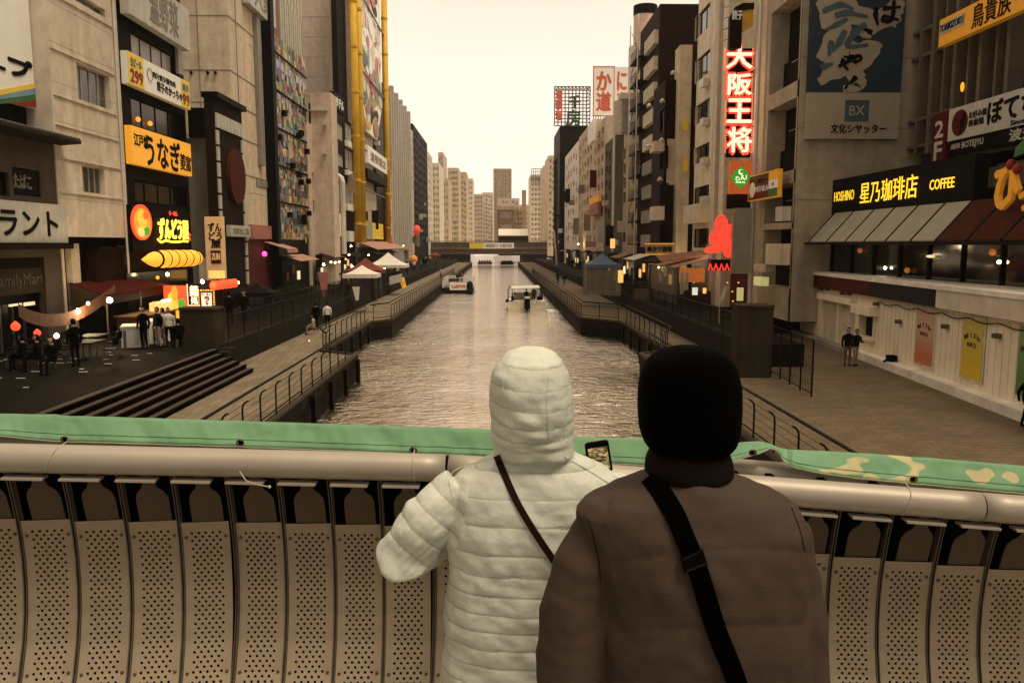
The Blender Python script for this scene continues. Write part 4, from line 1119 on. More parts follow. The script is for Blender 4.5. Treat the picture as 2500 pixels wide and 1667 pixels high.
def rrow(items):
    for (X, a, b_, yt, m_, nu, nz, lab, gl) in items:
        pl = Pl('R', X); ua, ub = pl.pt(a, 596)[0], pl.pt(b_, 596)[0]; zt_ = pl.pt((a+b_)/2, yt)[1]
        r = (min(ua, ub), UP, max(ua, ub), zt_)
        building('house', lab, pl, r, m_, grid(r, nu, nz, .5, .5, mz0=4, mz1=.6), back=12, small=True, glass=gl)
rrow([
 (14.6, 1352, 1360, 392, 'rosy_wall', 5, 9, 'slim rosy house on the right bank nearest the far bridge', 'glass_dark'),
 (15.0, 1378, 1411, 366, 'white_paint', 5, 7, 'white narrow house before the lattice block', 'glass_mid'),
 (15.2, 1411, 1446, 318, 'beige_render', 5, 9, 'beige house with projecting signs on the right bank', 'glass_mid'),
 (15.2, 1446, 1474, 306, 'rosy_wall', 3, 9, 'rosy house with yellow and red shop boards on the right bank', 'glass_mid'),
 (15.2, 1474, 1500, 345, 'olive_wall', 3, 7, 'olive grey house beside the round column', 'glass_mid'),
])
for i, (a, b_, c, d, m_) in enumerate(((1446, 480, 1470, 496, 'sign_orange_flat'), (1446, 500, 1468, 526, 'pink_paint'), (1443, 300, 1456, 350, 'sign_white'))):
    p = Pl('R', 14.9 if i < 2 else 14.4); g = MB(); slab(g, p, p.rm(a, b_, c, d), .05, .5)
    obj('shop_board', g, m_, label=('small orange shop board on the rosy right bank house', 'pink shop board under the orange one on the right bank', 'tall white projecting board at the top of the right bank houses')[i], cat='sign')
# crab restaurant sign, a plain lettering board
YK = 135; pK = Pl('F', YK); rk = pK.r(1450, 165, 1497, 283)
sign('rooftop_board', 'white rooftop board with big red characters and red border', pK, rk, 'sign_white', [('か', (.15, .52, .85, .90), 'letter_red', .12), ('道', (.15, .10, .85, .48), 'letter_red', .12)], 0, .3, frame='letter_red')
g = MB(); rk2 = pK.r(1499, 164, 1535, 283)
sign('rooftop_board', 'second white rooftop board with red characters turned away behind the round column', Pl('F', YK + 4), Pl('F', YK + 4).r(1502, 165, 1545, 283), 'sign_white', [('に', (.12, .52, .6, .9), 'letter_red', .1), ('楽', (.12, .1, .6, .48), 'letter_red', .1)], 0, .3)
g = MB()
for k in range(9):
    u = rk[0] + (rk[2]-rk[0]) * k / 8; g.bar(pK.P(u, rk[1] - 2.2), pK.P(u, rk[1]), .07, 4)
obj('sign_support', g, 'metal_grey', label='row of thin legs under the white rooftop board', cat='support')

OR2 = 'first second third fourth fifth sixth seventh eighth ninth tenth eleventh twelfth thirteenth'.split()
for i in range(26):
    rnd = random.Random(i * 13); left = i % 2; X = -18.6 if left else 14.3; y = (100 if left else 82) + i * 4.6 + rnd.uniform(-2, 2); z = rnd.uniform(UP + 3.5, UP + 14); h_ = rnd.uniform(.8, 3.2)
    g = MB(); g.box((X - .5, y, z), (X + .5, y + .22, z + h_)); obj('projecting_sign', g, rnd.choice(('sign_white_dim', 'sign_maroon', 'grey_concrete', 'dark_cladding', 'rosy_wall', 'metal_pale', 'tan_wall')), label='small projecting sign board, %s one along the distant %s bank' % (OR2[i // 2], 'left' if left else 'right'), cat='sign', group='projecting signs on the distant %s bank' % ('left' if left else 'right'))
for i in range(22):
    rnd = random.Random(i * 7 + 1); left = i % 2; X = -19.0 if left else 14.9; y = (104 if left else 90) + i * 5 + rnd.uniform(-2, 2); z = rnd.uniform(UP + 4, UP + 20)
    g = MB(); g.box((X - .45, y, z), (X + .45, y + .9, z + .65)); obj('air_conditioner', g, 'metal_pale', label='pale air conditioner, %s one along the distant %s bank' % (OR2[i // 2], 'left' if left else 'right'), cat='air conditioner', group='air conditioners on the distant %s bank' % ('left' if left else 'right'))
# round light column tower and rooftop drum
YR = 104; c = onY(1530, 596, YR)
RC = thing('round_tower', 'pale half round tower on the right bank with a plain rooftop drum', 'tower', (c.x + .3, YR + 2, UP))
zt_ = onY(1530, 243, YR).z
def cyl(parent, name, x, y, z0, z1, r0, m_, n=28, r1=None):
    g = MB(); g.tube([(x, y, z0), (x, y, z1)], [r0, r1 or r0], n); return obj(name, g, m_, parent, smooth=False)
cyl(RC, 'shaft', c.x, YR + 1.8, UP, zt_, 1.75, 'pale_concrete')
g = MB(); p = Pl('F', YR); slab(g, p, p.r(1520, 243, 1560, 326), -.5, .3); obj('panel', g, 'grey_concrete', RC)
g = MB(); slab(g, p, p.r(1514, 228, 1570, 243), -2, .4); obj('cornice', g, 'pale_concrete', RC)
mat('drum_peach', (.70, .50, .36), .7)
c2 = onY(1568, 596, 100)
cyl(RC, 'drum', c2.x, 101, zt_ + .01, onY(1572, 112, 100).z, 1.95, 'cream_tile')
cyl(RC, 'drum_neck', c2.x, 101, onY(1572, 108, 100).z + .01, onY(1572, 34, 100).z, 1.4, 'drum_peach')
cyl(RC, 'drum_cap', c2.x, 101, onY(1572, 34, 100).z + .01, onY(1572, 10, 100).z, 1.45, 'dark_cladding')
pt = Pl('R', 15.4)
rr = (pt.pt(1519, 596)[0], UP, pt.pt(1560, 596)[0], pt.pt(1540, 345)[1])
building('house', 'tan house with a column of narrow windows below the round tower', pt, rr, 'ochre_wall', [pt.rm(1519 + 1, y, 1527, y + 26) for y in (365, 400, 435, 470, 565)], back=10)

# dark fire escape building
pE_ = Pl('R', 15.2); uE0, uE1 = pE_.pt(1560, 596)[0], pE_.pt(1611, 596)[0]
rE = (uE0, UP, uE1, pE_.pt(1590, 60)[1])
holes = grid(rE, 2, 9, .55, .55, mz0=4.5, mz1=.5)
FE = building('dark_block', 'dark narrow block with outdoor stairs and white balcony panels', pE_, rE, 'dark_cladding', holes, back=10, nm=1)
nfl = 9
for j in range(nfl):
    z = UP + 4.2 + (rE[3] - UP - 5) * j / nfl; dz = (rE[3] - UP - 5) / nfl
    g = MB(); slab(g, pE_, (uE0, z, uE0 + 4.6, z + .14), .0, 1.3); obj('landing', g, 'dark_cladding', FE)
    g = MB(); a, b_ = (uE0 + .4, uE0 + 4.2) if j % 2 else (uE0 + 4.2, uE0 + .4)
    g.bar(pE_.P(a, z + .1, .9), pE_.P(b_, z + dz, .9), .12, 4); g.bar(pE_.P(a, z + 1.1, 1.25), pE_.P(b_, z + dz + 1, 1.25), .04, 4); obj('stair_flight', g, 'metal_grey', FE)
    g = MB(); slab(g, pE_, (uE0, z + 1.0, uE0 + 4.6, z + 1.06), 1.24, 1.3); 
    for q in range(12): g.bar(pE_.P(uE0 + q * .42, z + .1, 1.27), pE_.P(uE0 + q * .42, z + 1.0, 1.27), .018, 4)
    obj('guard_rail', g, 'metal_grey', FE)
    g = MB(); slab(g, pE_, (uE1 - 5.2, z - .2, uE1 - .3, z + 1.0), .02, .9); obj('balcony', g, 'pale_concrete' if j > 3 else 'grey_concrete', FE)
g = MB(); g.bar(pE_.P(uE0, UP, 1.3), pE_.P(uE0, rE[3] + 1, 1.3), .07, 4); g.bar(pE_.P(uE0 + 4.6, UP, 1.3), pE_.P(uE0 + 4.6, rE[3] + 1, 1.3), .07, 4); obj('stair_post', g, 'metal_pale', FE)
# dark maroon blocks (end walls face the viewer)
pm1 = Pl('F', 74.8); r1 = pm1.r(1612, 10, 1691, 590)
MB1 = building('maroon_block', 'tall plain dark maroon end wall on the right bank', pm1, (r1[0], UP, r1[2] + 4, r1[3]), 'maroon_cladding', [], back=10)
pm2 = Pl('F', 69.5); r2 = pm2.r(1625, 195, 1668, 590)
MB2 = building('maroon_block', 'lower maroon block with balconies and pale side panels in front of the taller one', Pl('R', r2[0]), (-74.6, UP, -69.5, r2[3]), 'maroon_cladding',
    [Pl('R', r2[0]).rm(1611, y, 1623, y + 52) for y in (268, 360, 450, 545)], back=4.2)
g = MB(); slab(g, pm2, pm2.r(1629, 340, 1653, 452), .01, .12); obj('pale_panel', g, 'rosy_wall', MB2)
for (y, px) in ((182, 1650), (250, 1624), (345, 1622), (262, 1592), (360, 1590), (440, 1618), (536, 1610)):
    g = MB(); p0 = onY(px, y, 69.3); g.tube([p0, p0 + Vector((-.3, -.35, .1)), p0 + Vector((-.5, -.55, -.05))], [.06, .16, .12], 8); obj('flood_lamp', g, 'metal_pale', MB2)
for (y0, y1) in ((505, 538), (348, 372)):
    g = MB(); slab(g, Pl('R', r2[0]), Pl('R', r2[0]).rm(1611, y0, 1623, y1), .02, .9); obj('balcony', g, 'pale_concrete', MB2)

# light block with windows
pW = Pl('R', 16.0); uW0, uW1 = pW.pt(1690, 596)[0], pW.pt(1748, 596)[0]
wh = [pW.rm(1697, 25, 1733, 82), pW.rm(1697, 135, 1733, 190), pW.rm(1697, 250, 1732, 296), pW.rm(1694, 355, 1731, 396), pW.rm(1693, 455, 1731, 496), pW.rm(1692, 558, 1730, 605)]
LW = building('light_block', 'pale balcony block with five storeys of windows on the right bank', pW, (uW0, UP, uW1, pW.pt(1710, -260)[1]), 'cream_tile', wh, back=9, frame='frame_dark', nm=2)
for (a, b_, z0) in ((1692, 1733, 505),):
    g = MB(); slab(g, pW, pW.rm(a, 500, b_, 545), .02, .8); obj('balcony', g, 'pale_concrete', LW)
for y in (216, 310, 405, 498):
    g = MB(); u, z = pW.pt(1724, y); slab(g, pW, (u - .1, z, u + 1.0, z + .55), .05, .5); obj('air_conditioner', g, 'metal_pale', LW)
pfW = Pl('F', 68.2); g = MB(); slab(g, pfW, (15.2, UP, 16.2, pfW.pt(1680, 110)[1]), -2, 0)
obj('wall_fin', g, 'beige_render', label='narrow pale wall fin in front of the maroon end wall', cat='wall')
for (y0, y1) in ((290, 320), (385, 420)):
    g = MB(); p = Pl('F', 68.0); slab(g, p, p.r(1668, y0, 1678, y1), .0, .15)
    obj('yellow_board', g, 'sign_yellow', label='small yellow board %s on the pale wall fin' % ('higher' if y0 < 300 else 'lower'), cat='sign')
pP = Pl('R', 15.6)
for (a, b_, t, lab, m_) in ((1747, 1757, .5, 'square pale column right of the balcony block', 'pale_concrete'), (1760, 1772, .3, 'thinner pale column behind the big neon characters', 'cream_tile')):
    g = MB(); slab(g, pP, (pP.pt(a, 596)[0], UP, pP.pt(b_, 596)[0], 34), -1, t); obj('column', g, m_, label=lab, cat='column')
pO = Pl('R', 16.2); uO0, uO1 = pO.pt(1757, 596)[0], pO.pt(1852, 596)[0]
OB = building('beige_block', 'beige wall block behind the vertical neon characters', pO, (uO0, UP, uO1, 34), 'beige_render', [pO.rm(1763, 408, 1778, 466), pO.rm(1763, 300, 1776, 345)], back=8)
g = MB(); slab(g, Pl('R', 16.15), Pl('R', 16.15).rm(1776, 470, 1836, 800), .0, .15); obj('dark_front', g, 'pink_dark', OB)

# vertical neon sign
pN = Pl('F', 51.0)
ON = thing('neon_sign', 'tall vertical sign of four glowing characters edged with red bulbs', 'sign', pN.P(*pN.pt(1805, 385), 0))
g = MB(); slab(g, pN, pN.r(1783, 118, 1832, 384), -.35, -.05); obj('backing', g, 'black', ON)
chars = [('大', 1774, 115, 1834, 168), ('阪', 1778, 182, 1832, 232), ('王', 1776, 243, 1832, 300), ('将', 1776, 312, 1832, 372)]
for (ch_, a, b_, c, d) in chars:
    q = pN.r(a, b_, c, d); g = MB(); text(g, ch_, pN, q, .05, .12, .03); obj('character', g, 'neon_white', ON)
    bm_ = MB(); text(bm_, ch_, pN, (q[0]-.07, q[1]-.07, q[2]+.07, q[3]+.07), -.03, .05, .13); obj('outline', bm_, 'neon_dim_red', ON)
    vs, fs = text_mesh(ch_); bl = MB(); seen = []
    for x, y, z in vs:
        if z > .5: continue
        cu, cz = .5 + (x - .5) * 1.16, .5 + (y - .5) * 1.16
        P_ = pN.P(q[0] + (q[2]-q[0]) * cu, q[1] + (q[3]-q[1]) * cz, .12)
        if all((P_ - s).length > .15 for s in seen): seen.append(P_); bl.ball(P_, .042, 5, 4)
    bl2 = MB(); nn = 9
    for k in range(nn):
        for (uu, zz) in ((q[0] - .12, q[1] + (q[3]-q[1]) * k / nn), (q[2] + .04, q[1] + (q[3]-q[1]) * k / nn)):
            bl.ball(pN.P(uu, zz, .1), .042, 5, 4)
    obj('bulbs', bl, 'neon_red_bulb', ON, kind='stuff')
# dark top with rounded corner and food picture
tq = pN.r(1779, 12, 1833, 122)
top = [(tq[0], tq[1]), (tq[0] + .55, tq[1]), (tq[0] + .55, tq[3] - 1.1), (tq[2], tq[3] - .2), (tq[2], tq[3]), (tq[0] + .9, tq[3]), (tq[0] + .35, tq[3] - .2), (tq[0] + .05, tq[3] - .6)]
g = MB(); g.hexa([pN.P(u, z, 0) for u, z in [(tq[0], tq[1]), (tq[0] + .75, tq[1]), (tq[0] + .75, tq[3] - .4), (tq[2], tq[3] - .35), (tq[2], tq[3]), (tq[0] + .8, tq[3]), (tq[0] + .3, tq[3] - .25), (tq[0], tq[3] - .8)]][::-1], pN.n * .4); obj('hood', g, 'hood_maroon' if 'hood_maroon' in MATS else mat('hood_maroon', (.06, .012, .010), .5), ON)
g = MB(); g.hexa([pN.P(u, z, .02) for u, z in [(tq[0] + .65, tq[1] + .85), (tq[2], tq[1] + 1.35), (tq[2], tq[3] - .3), (tq[0] + .65, tq[3] - .5)]][::-1], pN.n * .25); obj('food_photo', g, 'art_gold', ON)
g = MB(); text(g, '餃子', pN, (tq[0] + .12, tq[3] - 1.0, tq[0] + .75, tq[3] - .45), .42, .03, .02); obj('lettering', g, 'sign_white', ON)
g = MB()
for k in range(4): z = tq[1] + .5 + k * .65; g.bar(pN.P(tq[0] - .3, z, .1), pN.P(tq[0], z + .12, .1), .02, 4)
obj('spike', g, 'black', ON)
# halal sign
pHl = Pl('F', 50.0); q = pHl.r(1780, 394, 1832, 474)
mat('sign_rust', (.62, .14, .04), .5, emit=.22, ecol=(1, .2, .04), var=.25, scale=6)
HS = sign('halal_sign', 'orange red square sign with a green diamond and crescent', pHl, q, 'sign_rust', [])
cu, cz = (q[0]+q[2])/2, (q[1]+q[3])/2; w_, h_ = (q[2]-q[0])*.46, (q[3]-q[1])*.34
g = MB(); dia = []
for k in range(16):
    a = 2*math.pi*k/16; rr_ = 1 if k % 4 == 0 else (.80 if k % 2 == 0 else .78)
    e_ = abs(math.cos(a)) + abs(math.sin(a)); dia.append((cu + w_*math.cos(a)*rr_, cz + h_*math.sin(a)*rr_))
g.hexa([pHl.P(u, z, .19) for u, z in dia], pHl.n * .03); obj('diamond', g, 'neon_green', HS)
g = MB(); text(g, 'حلال', pHl, (cu - w_*.5, cz - h_*.28, cu + w_*.55, cz + h_*.2), .225, .02, .01); text(g, 'HALAL', pHl, (cu - w_*.45, cz - h_*.5, cu + w_*.45, cz - h_*.36), .225, .02, .004)
cres = []
for k in range(13):
    a = R(50) + R(260) * k / 12; cres.append((cu + .16*math.cos(a), cz + h_*.48 + .16*math.sin(a)))
for k in range(12, -1, -1):
    a = R(50) + R(260) * k / 12; cres.append((cu + .05 + .12*math.cos(a), cz + h_*.48 + .03 + .12*math.sin(a)))
for k in range(12):
    g.hexa([pHl.P(*cres[k], .225), pHl.P(*cres[k+1], .225), pHl.P(*cres[24-k], .225), pHl.P(*cres[25-k], .225)], pHl.n * .02)
obj('lettering', g, 'neon_white', HS)
g = MB(); slab(g, pHl, (q[0] - .05, q[1] - .9, q[2], q[1] - .02), -.2, .02); obj('panel', g, 'hood_maroon', HS)
g = MB(); slab(g, pHl, pHl.r(1791, 508, 1830, 668), -.3, .05); obj('blank_board', g, 'corrugated', label='tall blank grey board below the halal sign', cat='sign')
# red signboard with name and flag
pMi = Pl('R', 15.9); q = pMi.rm(1841, 425, 1913, 484)
mat('sign_dullred', (.26, .035, .02), .6, var=.15)
MS = sign('restaurant_sign', 'slanted dull red restaurant sign with an Indian flag panel', pMi, q, 'sign_dullred', [('MITHILA', (.24, .30, .68, .52), 'sign_white', .006), ('カレー', (.32, .68, .62, .85), 'ink', .01)], .1, .3, frame='sign_orange_flat')
for k, m_ in enumerate(('sign_green', 'sign_white', 'sign_orange_flat')):
    g = MB(); slab(g, pMi, sub(q, .70, k/3, 1, (k+1)/3), .305, .33); obj('flag_band', g, m_, MS)
cc = sub(q, .85, .5, .85, .5); obj('wheel', disc(pMi, cc[0], cc[1], .12, .12, .335, .35, 12), 'sign_blue', MS)
cc = sub(q, .13, .42, .13, .42); obj('emblem', disc(pMi, cc[0], cc[1], (q[2]-q[0])*.10, (q[3]-q[1])*.33, .305, .33, 20), 'sign_white', MS)
for (a, b_, c, d, m_, lab) in ((1860, 676, 1877, 697, 'lit_sign_dim', 'small lit yellowish arrow sign in the alley'), (1915, 505, 1932, 540, 'sign_white_dim', 'small white notice on the dark balcony block'), (1890, 595, 1929, 646, 'beige_render', 'beige boxy duct housing on the dark balcony block'), (1860, 645, 1890, 663, 'rosy_wall', 'rounded pink shop name board in the alley')):
    mat('lit_sign_dim', (.6, .55, .25), .5, emit=.35, ecol=(.9, .8, .3))
    p = Pl('R', 15.8); g = MB(); slab(g, p, p.rm(a, b_, c, d), .0, .5); obj('board', g, m_, label=lab, cat='sign')

# red neon figure-like flower (plain loops of tube)
pf = Pl('F', 50.4)
FN = thing('neon_sculpture', 'bright red neon flower shape above the alley entrance', 'neon sign', pf.P(*pf.pt(1765, 630), 0))
cu, cz = pf.pt(1766, 585)
for k, (du, dz, su, sz, m_) in enumerate(((-.25, .9, .5, .9, 'neon_flower'), (.45, .35, .35, .75, 'neon_flower'), (-.65, .1, .45, .5, 'neon_flower'), (.35, -.75, .4, .55, 'neon_flower'), (-.35, -.35, .4, .35, 'neon_red'), (-.85, -.75, .6, .22, 'neon_red'), (.0, .2, .22, 1.2, 'neon_flower'))):
    mat('neon_flower', (.30, .03, .02), .5, emit=.62, ecol=(1, .10, .055), var=.5, scale=7)
    _t = MB(); _t.tube([pf.P(cu + du * .85 + su * .85 * math.cos(2*math.pi*q/18), cz + dz * .85 + sz * .85 * math.sin(2*math.pi*q/18), .16 + k*.02) for q in range(19)], .035, 5); obj('neon_outline', _t, 'neon_red', FN)
    _t = MB(); _t.tube([pf.P(cu + du * .85 + su * .45 * math.cos(2*math.pi*q/14), cz + dz * .85 + sz * .5 * math.sin(2*math.pi*q/14), .16 + k*.02) for q in range(15)], .022, 5); obj('neon_outline', _t, 'neon_red', FN)
    obj('petal', disc(pf, cu + du * .85, cz + dz * .85, su * .85, sz * .85, .0 + k*.02, .12 + k*.02, 14), m_, FN)
for k in range(6):
    g = MB(); u = cu - .9 + k * .35; z = pf.pt(1766, 640)[1]; g.tube([pf.P(u, z - .5, .1), pf.P(u + .1, z - .1, .1), pf.P(u + .25, z - .5, .1)], .05, 5); obj('tube', g, 'neon_red', FN)
g = MB(); slab(g, pf, pf.r(1738, 634, 1785, 660), -.4, -.05); obj('backing', g, 'hood_maroon', FN)

# pillar building
YP = 44.0; pP1 = Pl('R', 16.3); pPF = Pl('F', YP)
uP0, uP1 = pP1.pt(1838, 596)[0], -YP
zs_ = [(14, 205), (258, 372), (400, 470)]
holes = []
PBd = thing('balcony_block', 'tall concrete block with deep dark balconies and a blank end wall', 'building', (19, 47, UP))
hz = []
for (ya, yb) in ((-220, -30), (25, 225), (262, 425), (455, 545), (560, 700)):
    a = pP1.pt(1895, ya)[1]; b_ = pP1.pt(1895, yb)[1]; holes.append((pP1.pt(1863, 596)[0], b_, pP1.pt(1934, 596)[0], a))
ztP = 36
g = wall(PBd, pP1, (uP0, UP, uP1 - .01, ztP), holes, 'cream_tile' if False else 'pillar_concrete' if 'pillar_concrete' in MATS else mat('pillar_concrete', (.46, .385, .28), .85, streak=.25, bump=.15), back=1.2, depth=1.15)
for h in holes:
    w = h
    g = MB(); slab(g, pP1, (h[0] + .02, h[1] + .02, h[2] - .02, h[1] + (h[3]-h[1]) * .38), -.9, -.85); obj('balustrade', g, 'dark_cladding', PBd)
    g = MB(); slab(g, pP1, (h[0] + .01, h[1] + .01, h[2] - .01, h[3] - .01), -1.14, -1.10); obj('recess_shade', g, 'black', PBd)  # black sheet takes the place of the shade deep in the recess
    g = MB(); slab(g, pP1, (h[2] - .4, h[1], h[2] - .3, h[3]), -.5, -.4); obj('pipe', g, 'grey_concrete', PBd)
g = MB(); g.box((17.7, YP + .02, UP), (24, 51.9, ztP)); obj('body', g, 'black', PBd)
g = MB(); rw = pPF.r(1955, 0, 2215, 590); slab(g, pPF, (16.3, UP, 23.2, ztP), -.3, 0); obj('end_wall', g, 'pillar_concrete', PBd)
for y in (142, 314, 489):
    z = pPF.pt(1980, y)[1]; [obj('joint_band', slab(MB(), *q_), 'grey_concrete', PBd) for q_ in ((pPF, (16.3, z, 23.2, z + .05), 0, .02), (pP1, (uP1 - 1.3, z, uP1, z + .05), 0, .02), (pP1, (uP0, z, uP0 + .8, z + .05), 0, .02))]
g = MB(); g.bar(pP1.P(uP0 + .4, UP, .2), pP1.P(uP0 + .4, ztP, .2), .16, 8); obj('drainpipe', g, 'metal_pale', PBd)
# billboard on the end wall
q = pPF.r(1987, -250, 2184, 342); zsplit = pPF.pt(2080, 230)[1]
BX = thing('billboard', 'tall billboard of blue and cream with large black brush characters', 'billboard', pPF.P((q[0]+q[2])/2, q[1], .1))
mat('billboard_cream', (.42, .36, .26), .7, var=.08); mat('billboard_blue', (.055, .10, .13), .7, var=.15); mat('billboard_blue_light', (.10, .17, .20), .7)
g = MB(); slab(g, pPF, (q[0], q[1], q[2], zsplit), .05, .4); obj('lower_panel', g, 'billboard_cream', BX)
g = MB(); slab(g, pPF, (q[0], zsplit + .002, q[2], q[3]), .05, .4); obj('upper_panel', g, 'billboard_blue', BX)
STK = 0
def stroke(pl, pts, w, t0, m_, parent, name='brush_stroke'):
    g = MB(); P2 = [Vector(pl.pt(*p)) for p in pts]
    # smooth centre line
    sm = []
    for i in range(len(P2) - 1):
        p0 = P2[max(i-1, 0)]; p1 = P2[i]; p2 = P2[i+1]; p3 = P2[min(i+2, len(P2)-1)]
        for k in range(5):
            t = k / 5; sm.append(.5 * ((2*p1) + (-p0+p2)*t + (2*p0-5*p1+4*p2-p3)*t*t + (-p0+3*p1-3*p2+p3)*t**3))
    sm.append(P2[-1]); L, Rr = [], []
    for i, p in enumerate(sm):
        t = (sm[min(i+1, len(sm)-1)] - sm[max(i-1, 0)]); t = t.normalized() if t.length > 1e-6 else Vector((1, 0)); nrm = Vector((-t.y, t.x))
        f = i / (len(sm) - 1); ww = w * (.55 + .55 * math.sin(math.pi * min(1, f * 1.15 + .1)) ) * (1 + .12 * math.sin(i * 1.7))
        L.append(p + nrm * ww / 2); Rr.append(p - nrm * ww / 2)
    global STK
    STK += 1; t0 = t0 + (STK % 12) * .0022; vs = []; fs = []
    for a, b_ in zip(L, Rr):
        vs += [pl.P(a.x, a.y, t0 + .006), pl.P(b_.x, b_.y, t0 + .006), pl.P(b_.x, b_.y, .3), pl.P(a.x, a.y, .3)]
    for i in range(len(sm) - 1):
        for k in (0, 1, 3): fs.append((i*4+k, i*4+(k+1) % 4, (i+1)*4+(k+1) % 4, (i+1)*4+k))
    g.add(vs, fs)
    return obj(name, g, m_, parent)
for pts, w in (([(1990, 30), (2040, 10), (2080, 40), (2150, 55), (2180, 60)], .95), ([(1995, 60), (2050, 48), (2110, 60)], .9), ([(2060, 60), (2020, 110), (1993, 150)], .9), ([(2180, 20), (2150, 50), (2100, 80), (2120, 90)], .9),
               ([(2040, 80), (2030, 140), (2010, 190), (1992, 205)], .85), ([(2050, 90), (2075, 130), (2125, 118), (2140, 125)], .8), ([(2130, 120), (2100, 150), (2060, 150), (2085, 175), (2095, 195)], .85), ([(2045, 160), (2080, 190), (2090, 215), (2050, 222)], .7),
               ([(2000, 195), (2040, 180), (2100, 165), (2118, 150)], .6), ([(2186, 5), (2175, 40), (2184, 62)], .8), ([(2000, 8), (2030, -6), (2100, -20)], .8)):
    stroke(pPF, pts, w, .405, 'billboard_cream', BX)
for pts, w in (([(2000, 34), (2045, 18), (2075, 30)], .28), ([(2030, 45), (2060, 38), (2110, 48)], .3), ([(2060, 52), (2030, 68), (2005, 80)], .24), ([(2055, 80), (2040, 110), (2022, 130)], .34), ([(2105, 65), (2080, 85), (2060, 118), (2110, 115)], .34), ([(2022, 105), (2015, 140)], .3), ([(1995, 170), (2025, 160)], .3)):
    stroke(pPF, pts, w, .437, 'billboard_blue_light', BX)
for pts, w in (([(2130, 25), (2128, 45), (2134, 68)], .22), ([(2144, 28), (2188, 24)], .2), ([(2172, 8), (2170, 40), (2164, 56), (2146, 56), (2150, 46), (2172, 52), (2184, 56)], .22),
               ([(2038, 168), (2055, 158), (2085, 142), (2092, 150), (2075, 160)], .2), ([(2050, 148), (2048, 160), (2062, 176)], .18), ([(2068, 140), (2075, 150)], .2), ([(2082, 192), (2068, 206)], .26), ([(2055, 215), (2060, 218)], .26)):
    stroke(pPF, pts, w, .468, 'ink', BX)
g = MB(); slab(g, pPF, pPF.r(2056, 248, 2111, 300), .405, .42); obj('emblem', g, 'billboard_emblem' if 'billboard_emblem' in MATS else mat('billboard_emblem', (.08, .17, .21), .6), BX)
g = MB(); text(g, 'BX', pPF, pPF.r(2066, 262, 2101, 285), .425, .02, .01); obj('lettering', g, 'billboard_cream', BX)
g = MB(); text(g, '文化シヤッター', pPF, pPF.r(2021, 306, 2153, 328), .41, .02, .012); obj('lettering', g, 'ink', BX)

# tall glazed building behind the restaurant
pT2 = Pl('R', 22.6); uT0, uT1 = -43.6, -18
TB = thing('glazed_building', 'dark glazed building with pale vertical fins at the far right', 'building', (26, 32, UP))
g = MB(); slab(g, pT2, (uT0, UP, uT1, 36), -6, -.35); obj('glazing', g, 'glass_dark', TB)
def fin(px, ya, yb, w, name='fin', d=.35):
    u = pT2.pt(px, 200)[0]; z1 = pT2.pt(px, ya)[1]; z0 = pT2.pt(px, yb)[1]
    g = MB(); slab(g, pT2, (u, z0, u + w, z1), -.3, d); obj(name, g, 'fin_tan' if 'fin_tan' in MATS else mat('fin_tan', (.22, .18, .125), .7, streak=.2), TB)
fin(2222, -250, 378, .42); fin(2256, -250, 374, .2); fin(2284, -250, 374, .36)
for k, px in enumerate((2318, 2342, 2378, 2404, 2446, 2472)): fin(px, -250, 330, .15 if k % 2 == 0 else .28, d=.4)
for (a, b_, ya, yb) in ((2222, 2290, 100, 72), (2222, 2310, 160, 128), (2222, 2345, 306, 276), (2222, 2345, 368, 338), (2222, 2300, -20, -60), (2222, 2500, -120, -180)):
    ua, ub = pT2.pt(a, 200)[0], pT2.pt(b_, 200)[0]; z = pT2.pt(a, ya)[1]
    g = MB(); slab(g, pT2, (ua, z, ub, z + .16), -.29, .3); obj('transom', g, 'fin_tan', TB)
g = MB(); g.ball(pT2.P(*pT2.pt(2375, 213), .5), .09, 8, 6, (1, 1, 2.6)); obj('lamp', g, 'lamp_orange', TB)
# orange yakitori sign
pTk = Pl('R', 21.6); q = (pTk.pt(2310, 90)[0], pTk.pt(2310, 116)[1], pTk.pt(2640, 0)[0], pTk.pt(2310, 52)[1])
sign('yakitori_sign', 'long orange sign with brown characters high on the glazed building', pTk, q, 'sign_orange_flat', [('鳥貴族', (.30, .1, .60, .92), 'ink_brown', .012)], 0, .35)
for i, (a, c) in enumerate(((.01, .235), (.62, .84))):
    sign('name_plate', 'white name plate %s of the brown characters on the orange sign' % ('left' if i == 0 else 'right'), pTk, sub(q, a, .42, c, .82), 'sign_white_dim', [('TORIKIZOKU', (.03, .2, .97, .82), 'ink_brown', .005)], .36, .39)
# okonomiyaki sign
pBo = Pl('R', 21.2); q = (pBo.pt(2334, 300)[0], pBo.pt(2334, 346)[1], pBo.pt(2680, 250)[0], pBo.pt(2334, 269)[1])
BO = sign('okonomiyaki_sign', 'white sign with a red disc and black brush hiragana at the far right', pBo, q, 'sign_white_dim',
     [('ぼてぢゅう', (.34, .22, .93, .90), 'ink', .035), ('お好み焼', (.185, .54, .33, .74), 'ink_brown', .008), ('鉄板焼', (.185, .30, .31, .50), 'ink_brown', .008), ('Since 1946', (.52, .05, .74, .18), 'ink_brown')], 0, .35)
cc = sub(q, .105, .5, .105, .5); obj('red_disc', disc(pBo, cc[0], cc[1], (q[2]-q[0])*.07, (q[3]-q[1])*.40, .355, .37, 26), 'sign_maroon', BO)
g = MB(); s0 = sub(q, .105, .5, .14, .55); g.hexa([pBo.P(u, z, .375) for u, z in [(s0[0]+.1, s0[1]-.45), (s0[0]+.38, s0[1]-.1), (s0[0]+.42, s0[1]+.42), (s0[0]+.08, s0[1]+.05)]], pBo.n*.02); obj('spatula', g, 'ink', BO)
zb_ = q[1]
